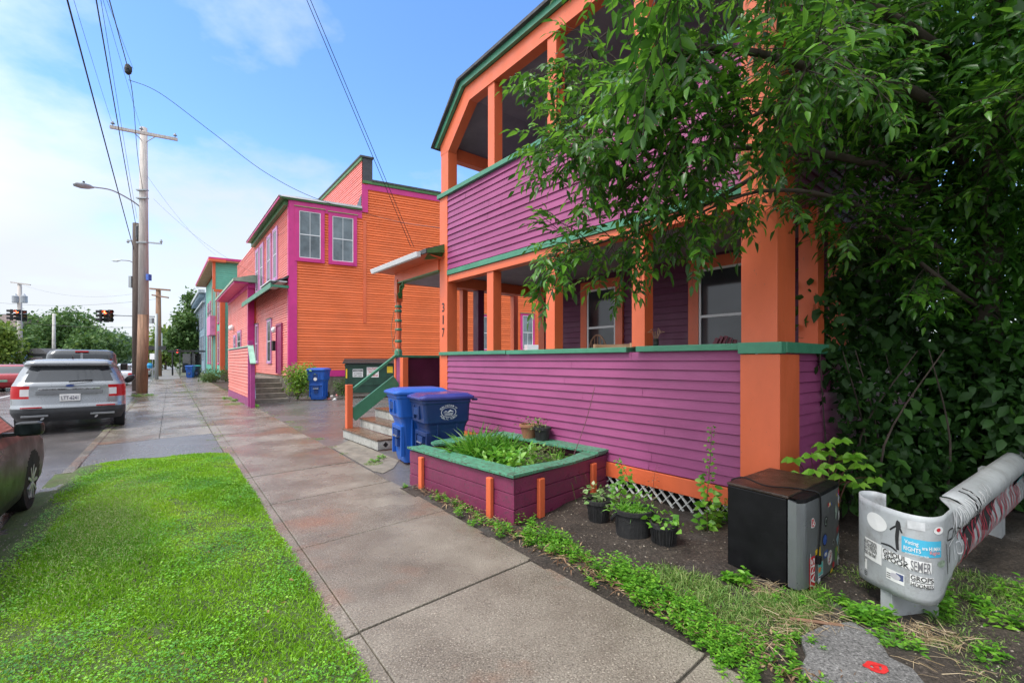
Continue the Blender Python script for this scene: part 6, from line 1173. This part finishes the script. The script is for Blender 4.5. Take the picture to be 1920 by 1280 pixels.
# ================================================================ distant trees
bark = M('tree bark', (.06, .045, .035), .9, .4, 6, .8, 20)
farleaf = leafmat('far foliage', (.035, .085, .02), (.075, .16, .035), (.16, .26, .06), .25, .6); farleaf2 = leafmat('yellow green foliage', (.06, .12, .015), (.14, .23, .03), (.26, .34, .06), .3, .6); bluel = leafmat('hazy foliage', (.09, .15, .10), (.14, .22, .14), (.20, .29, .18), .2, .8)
def tree(px, Y, pyt, pxw, label, m=farleaf, n=5000, size=None, base=.18, group='trees in the distance', name='deciduous_tree', seed=0):
    r = random.Random(px*7+seed); c = P(px, 700, Y); H_ = Z(pyt, Y); Wd = pxw*Y/F/2; t = thing(name, (c.x, c.y, -.1), label, 'tree', group); size = size or Y*.0065
    mb = MB(); mb.tube([(c.x, c.y, -.1), (c.x+.1, c.y, H_*.3), (c.x-.1, c.y, H_*.7)], [H_*.03, H_*.022, H_*.008], 8)
    for k in range(6): an = r.random()*6.28; mb.tube([(c.x, c.y, H_*(.25+.07*k)), (c.x+Wd*.6*math.cos(an), c.y+Wd*.6*math.sin(an), H_*(.45+.07*k))], [H_*.012, H_*.004], 6)
    mb.build('trunk', bark, t); blobs = []
    for k in range(22):
        an = r.random()*6.28; f = math.sqrt(r.random()); zf = r.random(); rw = Wd*(.78)*(1-.55*max(0, zf-.45)/.55)*f; rr = Wd*r.uniform(.20, .40)
        blobs.append((Vector((c.x+rw*math.cos(an), c.y+rw*math.sin(an), H_*(base+.10)+(H_*(.86-base))*zf)), (rr, rr, rr*.75)))
    crown('crown', m, t, blobs, n, size, ratio=.7); return t
tree(130, 78, 586, 160, 'broad dark green tree above the van, middle of the left tree line', n=12000); tree(75, 84, 600, 90, 'rounded tree just left of the plain post', n=6000); tree(178, 82, 612, 70, 'smaller tree at the right shoulder of the broad dark tree', n=5000)
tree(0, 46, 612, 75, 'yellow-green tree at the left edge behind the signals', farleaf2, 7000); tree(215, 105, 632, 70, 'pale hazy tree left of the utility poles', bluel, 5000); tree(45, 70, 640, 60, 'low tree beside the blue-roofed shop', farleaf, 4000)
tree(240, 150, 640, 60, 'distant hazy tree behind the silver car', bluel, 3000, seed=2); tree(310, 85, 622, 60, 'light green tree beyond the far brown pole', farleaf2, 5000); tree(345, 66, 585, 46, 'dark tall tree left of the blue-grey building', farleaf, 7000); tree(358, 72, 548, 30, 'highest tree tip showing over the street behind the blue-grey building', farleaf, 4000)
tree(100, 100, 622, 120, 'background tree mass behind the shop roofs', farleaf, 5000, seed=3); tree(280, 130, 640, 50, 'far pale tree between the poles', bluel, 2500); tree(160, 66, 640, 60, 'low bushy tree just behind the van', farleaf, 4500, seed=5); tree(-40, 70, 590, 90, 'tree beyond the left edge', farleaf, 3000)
t = None
# treeline closing the street end
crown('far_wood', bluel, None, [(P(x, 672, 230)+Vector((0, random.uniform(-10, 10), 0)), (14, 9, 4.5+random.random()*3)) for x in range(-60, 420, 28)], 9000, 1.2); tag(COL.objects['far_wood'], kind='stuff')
# ================================================================ shrub by the stoop and little weeds
def shrub(c, r, h, n, L, m, label, name='shrub', stems=7, cat='shrub', ratio=.5):
    t = thing(name, c, label, cat); c = Vector(c); mb = MB()
    for k in range(stems): an = k*2.4; mb.tube([c, c+Vector((r*.4*math.cos(an), r*.4*math.sin(an), h*.5)), c+Vector((r*.7*math.cos(an), r*.7*math.sin(an), h*.85))], [.012, .008, .003], 5)
    mb.build('stem', bark, t); bl_ = [(c+Vector((random.uniform(-r, r)*.6, random.uniform(-r, r)*.6, h*random.uniform(.25, .9))), (r*.4, r*.4, h*.2)) for _ in range(12)]
    crown('leaves', m, t, bl_, n, L, ratio=ratio, T=LT, FA=LF); return t
q = G(545, 752); shrub((q.x, q.y+.6, 0), .62, 1.35, 2400, .09, leafmat('shrub leaf', (.06, .17, .015), (.16, .34, .03), (.36, .45, .06), .35), 'bright green shrub between the concrete stoop and the lone blue cart')
q = G(626, 742); shrub((q.x+.3, q.y+.2, 0), .45, .75, 900, .06, farleaf, 'low dark weed clump by the foundation between cart and dumpster', cat='shrub')
q = G(404, 716); shrub((q.x, q.y, 0), 1.0, .9, 1800, .10, farleaf, 'dark green bush at the corner of the teal house', cat='shrub')
wl1 = leafmat('weed green', (.05, .17, .012), (.12, .34, .025), (.24, .48, .05), .35, .4); wg_ = leafmat('weed grass', (.08, .19, .03), (.16, .30, .05), (.36, .40, .16), .3, .6)
def weeds(name, pts, m, label=None, cat=None, grp=None, T=LT, FA=LF):
    B, D, L = [], [], []
    for (c, r, h, n, l) in pts:
        ns = max(3, n//12)
        for s_ in range(ns):
            an = rng.random()*6.283; f = math.sqrt(rng.random())*r; x = c.x+f*math.cos(an); y = c.y+f*math.sin(an); hh = h*(.5+.6*rng.random())*(1-.45*f/r); lean = rng.normal(size=2)*.18
            for k in range(12):
                z = hh*(k+.5)/12; a2 = k*2.4+s_; B.append((x+lean[0]*z, y+lean[1]*z, z)); D.append((math.cos(a2), math.sin(a2), .55-.5*rng.random())); L.append(l*(1.15-.5*k/12)*(.7+.5*rng.random()))
    B = np.array(B); D = np.array(D); L = np.array(L); n = len(B)
    o = link(name, instmesh(name, B, D, unit(np.array([0, 0, 1.])+rng.normal(size=(n, 3))*.3), L, L*.42, T, FA), m); 
    return tag(o, label, cat, grp, None if label else 'stuff')
def gp2(px, py): q = G(px, py); return Vector((q.x, q.y, 0))
weeds('edge_weeds', [(S.p(a_, 2.48+random.uniform(-.06, .16), 0), .10, random.uniform(.06, .15), 90, random.uniform(.026, .045)) for a_ in np.arange(-1.0, 5.0, .17)]+[(gp2(1750, 1150), .12, .18, 110, .06), (gp2(1690, 1215), .1, .14, 90, .05), (gp2(1880, 1180), .14, .2, 130, .06), (gp2(1900, 1120), .14, .22, 110, .06), (gp2(1560, 1135), .1, .12, 100, .04), (gp2(1480, 1130), .1, .12, 90, .04), (gp2(1500, 1215), .10, .10, 120, .035)]+[(gp2(985, 985), .10, .16, 110, .045), (gp2(1015, 1015), .17, .20, 420, .045), (gp2(1050, 1030), .15, .20, 360, .045), (gp2(1085, 1045), .10, .14, 160, .04), (gp2(1150, 1075), .13, .22, 330, .045), (gp2(1185, 1095), .15, .22, 400, .045), (gp2(1215, 1120), .16, .20, 420, .045), (gp2(1270, 1150), .16, .16, 330, .04), (gp2(1320, 1185), .15, .15, 330, .035), (gp2(1360, 1215), .17, .14, 420, .032), (gp2(1385, 1235), .14, .13, 330, .03), (gp2(1400, 1270), .16, .11, 330, .03), (gp2(1420, 1205), .12, .10, 200, .03), (gp2(1300, 1150), .13, .13, 200, .035),
 (gp2(930, 985), .06, .08, 60, .035), (gp2(880, 960), .06, .06, 60, .03), (gp2(700, 865), .10, .06, 90, .04), (gp2(715, 858), .10, .06, 90, .04), (gp2(760, 915), .05, .07, 40, .04), (gp2(450, 752), .3, .18, 160, .09), (gp2(430, 748), .3, .15, 120, .09), (gp2(480, 762), .25, .12, 90, .08), (gp2(265, 742), .4, .12, 160, .09), (gp2(390, 712), .5, .3, 200, .12),
 (gp2(1620, 1170), .09, .16, 150, .06), (gp2(1650, 1165), .08, .15, 120, .06), (gp2(1660, 1195), .09, .1, 110, .045), (gp2(1600, 1150), .07, .12, 90, .05), (gp2(1790, 1130), .10, .16, 60, .06), (gp2(1830, 1140), .08, .16, 50, .06), (gp2(1850, 1240), .12, .14, 90, .05), (gp2(1390, 1100), .06, .24, 60, .07), (gp2(1375, 1090), .05, .18, 30, .08), (gp2(1330, 990), .14, .28, 160, .06), (gp2(1350, 985), .10, .4, 120, .06)], wl1)
def grasspatch(name, lst, m):
    B, D, L = [], [], []
    for c, r, n, l in lst:
        for _ in range(n): an = rng.random()*6.283; f = math.sqrt(rng.random())*r; B.append((c.x+f*math.cos(an), c.y+f*math.sin(an), -.01)); D.append((rng.normal()*.45, rng.normal()*.45, 1)); L.append(l*(.4+.8*rng.random()))
    B = np.array(B); n = len(B); return tag(link(name, instmesh(name, B, np.array(D), unit(rng.normal(size=(n, 3))*[1, 1, .1]), np.array(L), .0035+.003*rng.random(n), BT, BF, bend=.5*np.ones(n)), m), kind='stuff')
grasspatch('edge_grass', [(S.p(a_, b_, 0)+Vector((random.uniform(-.1, .1), 0, 0)), .12, 34, .06) for a_ in np.arange(8.8, 42, .55) for b_ in (.735, 2.38) if random.random() < .75]+[(S.p(a_, -1.16, -.04), .14, 40, .07) for a_ in np.arange(14, 40, .9) if random.random() < .6]+[(gp2(1300, 1100), .22, 900, .13), (gp2(1360, 1130), .24, 900, .12), (gp2(1430, 1160), .24, 1200, .12), (gp2(1470, 1140), .16, 900, .15), (gp2(1520, 1130), .13, 600, .12), (gp2(1250, 1080), .16, 500, .13), (gp2(1340, 1180), .2, 600, .09), (gp2(1520, 1105), .12, 400, .12), (gp2(1600, 1080), .2, 700, .10), (gp2(1850, 1110), .35, 1800, .12), (gp2(1900, 1180), .4, 3000, .11), (gp2(1820, 1210), .22, 900, .08), (gp2(1900, 1260), .3, 1800, .09), (gp2(1700, 1200), .12, 350, .11), (gp2(1180, 980), .05, 120, .15), (gp2(700, 868), .14, 300, .05), (gp2(350, 735), .6, 400, .1), (gp2(265, 742), .6, 900, .1), (gp2(450, 757), .5, 900, .12), (gp2(560, 800), .1, 90, .05), (gp2(600, 822), .1, 90, .05), (gp2(640, 850), .1, 90, .04), (gp2(545, 790), .1, 80, .05), (gp2(415, 730), .25, 200, .08)], wg_)
straw = leafmat('straw', (.28, .20, .10), (.42, .32, .19), (.55, .45, .30), .2, .8)
B, D, L = [], [], []
for c, r, n, l in ((gp2(1710, 1195), .10, 120, .14), (gp2(1560, 1165), .12, 70, .14), (gp2(1430, 1110), .12, 160, .12), (gp2(1490, 1170), .18, 160, .14), (gp2(1760, 1200), .12, 120, .14), (gp2(1440, 1200), .15, 100, .12), (gp2(1780, 1260), .2, 40, .16)):
    for _ in range(n): an = rng.random()*6.283; f = math.sqrt(rng.random())*r; B.append((c.x+f*math.cos(an), c.y+f*math.sin(an), .01+.04*rng.random())); D.append((rng.normal(), rng.normal(), .25*rng.random())); L.append(l*(.4+.8*rng.random()))
n = len(B); tag(link('straw', instmesh('straw', np.array(B), np.array(D), unit(rng.normal(size=(n, 3))), np.array(L), .0035, BT, BF, bend=.2*np.ones(n)), straw), kind='stuff')
mb = MB(); mb.tube(smoothpath([gp2(1480, 1168)+Vector((0, 0, .03)), gp2(1530, 1176)+Vector((0, 0, .035)), gp2(1582, 1182)+Vector((0, 0, .03))]), [.010]*16+[.006], 7); tag(mb.build('fallen_stick', wood), 'short fallen stick lying in the weeds by the broken asphalt', 'stick')
# tall stem plants and vine against the wall
def stemplant(name, pts, label, m, n, l, r=.012):
    t = thing(name, pts[0], label, 'plant'); sp2 = smoothpath(pts, 10); mb = MB(); mb.tube(sp2, [r*(1-.8*i/len(sp2)) for i in range(len(sp2))], 6); mb.build('stem', M('reddish stem', (.12, .05, .04), .6), t); B, D, L = [], [], []
    for k in range(n):
        f = (k+.5)/n; p = sp2[min(len(sp2)-1, int(f*len(sp2)))]; an = k*2.4; w_ = (1-f)**.8*.09+.02; rr = w_*rng.random(); B.append((p.x+rr*math.cos(an), p.y+rr*math.sin(an), p.z+rng.normal()*.01)); D.append((math.cos(an), math.sin(an), -.2+.4*rng.random())); L.append(l*(1.25-.95*f)*(.6+.6*rng.random()))
    B = np.array(B); L = np.array(L); link('leaves', instmesh('leaves', B, np.array(D), unit(np.array([-.4, -.6, .6])+rng.normal(size=(n, 3))*.4), L, L*.75), m, t)
q = gp2(1330, 1000); stemplant('climbing_weed', [q+Vector((0, .04, 0)), q+Vector((.0, .05, .3)), q+Vector((.03, .06, .6)), q+Vector((.045, .05, .98))], 'tall thin leafy stem growing up the purple wall beside the fridge', wl1, 120, .075, .006)
q = gp2(1176, 962); stemplant('wall_vine', [q+Vector((-.05, .1, 0)), q+Vector((-.06, .1, .2)), q+Vector((.03, .12, .35)), q+Vector((-.08, .12, .55))], 'bright broad-leaved vine at the wall corner beside the planter', lg, 90, .09, .005)
q = gp2(1225, 950); stemplant('dry_twigs', [q+Vector((0, .04, 0)), q+Vector((.02, .04, .3)), q+Vector((.05, .04, .45))], 'wispy brown twigs in front of the orange skirt board', leafmat('brown twig leaf', (.14, .08, .05), (.24, .14, .09), (.3, .25, .12), .1, .7), 50, .02, .003)
# ================================================================ the big tree over the right side
bigleaf = leafmat('ash leaflet', (.022, .085, .012), (.050, .165, .016), (.13, .33, .03), .42, .33)
big = thing('overhanging_tree', (5.2, 5.0, 0), 'large leafy tree whose branches hang over the right half of the scene', 'tree')
mb = MB(); mb.tube(smoothpath([(5.2, 5.0, -.1), (5.1, 4.9, 1.2), (4.9, 4.7, 2.6), (4.7, 4.4, 4.2), (4.4, 4.0, 6.0)]), [.17-.003*i for i in range(33)], 12); mb.build('trunk', bark, big, smooth=True)
limbs = [([(4.9, 4.7, 2.9), P(1700, 330, 4.4), P(1480, 280, 4.0), P(1300, 290, 3.7), P(1170, 350, 3.7)], .05, 19), ([(4.9, 4.7, 3.0), P(1750, 200, 4.0), P(1560, 140, 3.5), P(1360, 90, 3.0), P(1180, 110, 3.1)], .055, 24),
 ([(4.7, 4.4, 4.2), P(1650, 20, 3.6), P(1400, -60, 3.0), P(1250, -40, 2.6)], .05, 16), ([(5.0, 4.8, 2.4), P(1720, 440, 4.4), P(1560, 370, 4.1), P(1420, 360, 3.8), P(1290, 410, 3.7)], .035, 9),
 ([P(1480, 290, 4.0), P(1330, 380, 3.8), P(1220, 420, 3.9), P(1110, 460, 3.9), P(1040, 470, 3.9)], .022, 12), ([(5.0, 4.8, 2.1), P(1760, 520, 4.4), P(1660, 440, 4.3), P(1570, 360, 4.2)], .03, 12),
 ([P(1360, 90, 3.0), P(1230, 150, 3.3), P(1120, 200, 3.9), P(1060, 235, 4.6)], .018, 13), ([P(1300, 300, 3.7), P(1200, 270, 3.6), P(1130, 270, 3.6), P(1100, 290, 3.5)], .014, 10), ([(4.9, 4.7, 2.6), P(1850, 300, 4.0), P(1900, 200, 3.4), P(1960, 150, 3.0)], .03, 14), ([P(1560, 140, 3.5), P(1450, 200, 3.3), P(1350, 240, 3.2), P(1260, 250, 3.2)], .02, 14), ([P(1650, 20, 3.6), P(1560, 60, 3.0), P(1500, 150, 2.7)], .02, 9), ([P(1560, -120, 2.6), P(1440, -80, 2.1), P(1320, -50, 2.0), P(1230, -20, 2.0)], .010, 4), ([P(1140, 60, 3.6), P(1090, 100, 3.9), P(1040, 150, 4.2)], .006, 5)]
LB, LD, LNn, LL2 = [], [], [], []
bm_ = MB()
def compound(p, d, scale=1.):
    d = Vector(d).normalized(); side = d.cross(Vector((0, 0, 1))); side = side.normalized() if side.length > .05 else Vector((1, 0, 0)); up_ = side.cross(d).normalized(); Lr = .20*scale*random.uniform(.8, 1.2); nl = random.choice((2, 3, 3)); tip = p+d*Lr+Vector((0, 0, -.03)); bm_.tube([p, tip], [.0022, .0012], 4, False)
    for k in range(nl):
        f = .35+.55*k/nl; b = p.lerp(tip, f)
        for s_ in (-1, 1):
            dd = (d*.6+side*s_*.8+Vector((0, 0, -random.uniform(-.1, .5)))).normalized(); LB.append(b); LD.append(dd); LNn.append((up_+Vector((random.gauss(0, .35), random.gauss(0, .35), random.gauss(0, .2))))); LL2.append(.088*scale*random.uniform(.5, 1.35))
    LB.append(tip); LD.append((d+Vector((0, 0, -.5))).normalized()); LNn.append(up_+Vector((random.gauss(0, .3), random.gauss(0, .3), 0))); LL2.append(.10*scale*random.uniform(.8, 1.2))
for pts, r0, ns in limbs:
    sp2 = smoothpath(pts, 8); m_ = len(sp2); bm_.tube(sp2, [r0*(1-.82*i/m_) for i in range(m_)], 7)
    for k in range(ns*2):
        f = .25+.75*(k+random.random())/(ns*2); i = min(m_-2, int(f*(m_-1))); p = sp2[i]; td = (sp2[i+1]-sp2[i]).normalized(); rd = Vector((random.gauss(0, 1), random.gauss(0, 1), random.gauss(0, .8))); rd = (rd-td*rd.dot(td)).normalized()
        d = (td*.55+rd*.9+Vector((0, 0, -.1))).normalized(); Ls = random.uniform(.18, .52); p2 = p+d*Ls*.5+Vector((0, 0, .01)); p3 = p+d*Ls+Vector((0, 0, -.08*Ls)); bm_.tube([p, p2, p3], [.005, .0035, .002], 5, False)
        for q in range(int(Ls/.06)+1):
            g = (q+.5)/(int(Ls/.06)+1); c = p.lerp(p3, g); rd2 = Vector((random.gauss(0, 1), random.gauss(0, 1), random.gauss(0, .6))); compound(c, (d*.6+rd2*.6+Vector((0, 0, -.25))))
        compound(p3, d)
bm_.build('branches', bark, big, smooth=True); ll = np.array(LL2)
link('canopy_leaves', instmesh('canopy_leaves', arr(LB), arr(LD), arr(LNn), ll, ll*.36, LT, LF), bigleaf, big); print('leaflets', len(LB))
D_ = [(1600, 60, 4.2, .6), (1750, 40, 4.3, .9), (1900, 90, 4.2, 1.0), (1680, 230, 4.4, .55), (1800, 250, 4.5, .8), (1930, 300, 4.3, .9), (1760, 400, 4.7, .6), (1890, 450, 4.6, .75), (1500, 20, 3.9, .45), (1580, 170, 4.4, .35),
      (1980, 600, 4.6, .9), (1850, 620, 5.0, .6), (1960, 100, 3.4, .5)]
crown('dense_foliage', bigleaf, big, [(P(x, y, Y), (r, r*.8, r*.85)) for x, y, Y, r in D_], 23000, .092, T=LT, FA=LF, ratio=.38, tintb=-.12, droop=.5)
hi = [(Vector((x, y, z)), (1.5, 1.5, .8)) for x, y, z in ((3.2, 3.6, 6.3), (4.6, 2.6, 6.0), (5.8, 3.8, 6.3), (6.5, 5.5, 5.5), (5.2, 3.2, 4.6), (5.8, 2.2, 4.2), (6.6, 3.4, 3.6), (4.8, 5.4, 6.8), (6.8, 2.6, 5.2), (7.5, 4.2, 3.8), (3.8, 1.6, 6.0), (5.5, 1.0, 5.5), (7.2, 6.5, 3.0))]
crown('upper_foliage', bigleaf, big, hi, 24000, .15, T=RT, FA=RF, ratio=.5)
# undergrowth
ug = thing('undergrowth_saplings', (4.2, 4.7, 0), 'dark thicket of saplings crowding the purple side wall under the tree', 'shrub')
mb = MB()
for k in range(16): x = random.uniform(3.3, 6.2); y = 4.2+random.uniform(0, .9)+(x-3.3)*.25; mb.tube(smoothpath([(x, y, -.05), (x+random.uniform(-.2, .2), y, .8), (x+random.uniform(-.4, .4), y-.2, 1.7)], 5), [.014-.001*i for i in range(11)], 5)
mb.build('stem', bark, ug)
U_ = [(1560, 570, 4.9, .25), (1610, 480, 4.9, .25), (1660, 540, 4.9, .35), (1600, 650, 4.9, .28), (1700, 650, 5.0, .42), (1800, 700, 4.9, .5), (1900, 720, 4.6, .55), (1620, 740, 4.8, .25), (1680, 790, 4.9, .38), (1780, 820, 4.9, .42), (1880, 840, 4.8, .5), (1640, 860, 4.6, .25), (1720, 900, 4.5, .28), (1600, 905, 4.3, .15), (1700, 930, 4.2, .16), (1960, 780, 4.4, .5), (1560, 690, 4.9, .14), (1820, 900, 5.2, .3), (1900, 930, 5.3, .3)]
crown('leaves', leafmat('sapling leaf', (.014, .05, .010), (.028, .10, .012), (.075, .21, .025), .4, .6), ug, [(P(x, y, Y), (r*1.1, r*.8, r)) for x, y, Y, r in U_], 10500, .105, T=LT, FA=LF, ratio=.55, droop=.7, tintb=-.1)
mp = thing('young_maple', P(1560, 960, 4.0).xy.to_3d(), 'young light green broad-leaved sapling right behind the fridge', 'shrub'); yl2 = leafmat('young maple leaf', (.10, .28, .02), (.20, .44, .04), (.32, .58, .08), .45, .4)
mb = MB(); c0 = Vector((2.82, 4.0, 0)); LBm, LDm, LLm = [], [], []
for k, (px, py, Y) in enumerate(((1490, 858, 3.95), (1520, 850, 3.9), (1545, 830, 3.95), (1575, 822, 4.0), (1600, 850, 4.0), (1618, 870, 4.0), (1560, 870, 3.9), (1580, 890, 3.9), (1530, 880, 3.8), (1640, 895, 4.0), (1610, 905, 3.9), (1500, 885, 3.85), (1590, 855, 4.05), (1550, 845, 4.0))):
    p = P(px, py, Y); mb.tube(smoothpath([c0, (c0+p)/2+Vector((0, .1, .2)), p], 4), [.007-.0006*i for i in range(9)], 5)
    for j in range(7): an = j*.9+k; dd = Vector((math.cos(an), math.sin(an)*.6-.2, -.25)); LBm.append(p+dd*.015); LDm.append(dd); LLm.append(.095*random.uniform(.7, 1.2))
mb.build('stem', M('reddish stem', (.12, .05, .04)), mp); nL = len(LBm); link('leaves', instmesh('leaves', arr(LBm), arr(LDm), unit(np.array([-.2, -.5, .8])+rng.normal(size=(nL, 3))*.2), np.array(LLm), np.array(LLm)*.6), yl2, mp)
# backdrop trees behind on the right
for i, (x, y, h, wd) in enumerate(((9.5, 7.5, 8, 3), (8.5, 5.0, 7, 2.6), (12, 9.5, 10, 4), (9.8, 3.2, 7, 3))):
    t = thing('backdrop_tree', (x, y, -.1), ['dense tree filling the gap behind the guardrail', 'tree crowding the right edge of the view', 'tall tree far behind the thicket', 'tree just beyond the right edge'][i], 'tree', 'trees behind the guardrail'); mb = MB(); mb.tube([(x, y, -.1), (x, y, h*.8)], [.2, .05], 8); mb.build('trunk', bark, t)
    crown('crown', bigleaf, t, [(Vector((x+random.uniform(-wd, wd)*.6, y+random.uniform(-wd, wd)*.5, h*random.uniform(.08, .95))), (wd*.4, wd*.4, h*.12)) for _ in range(20)], 9000, .17, ratio=.55)
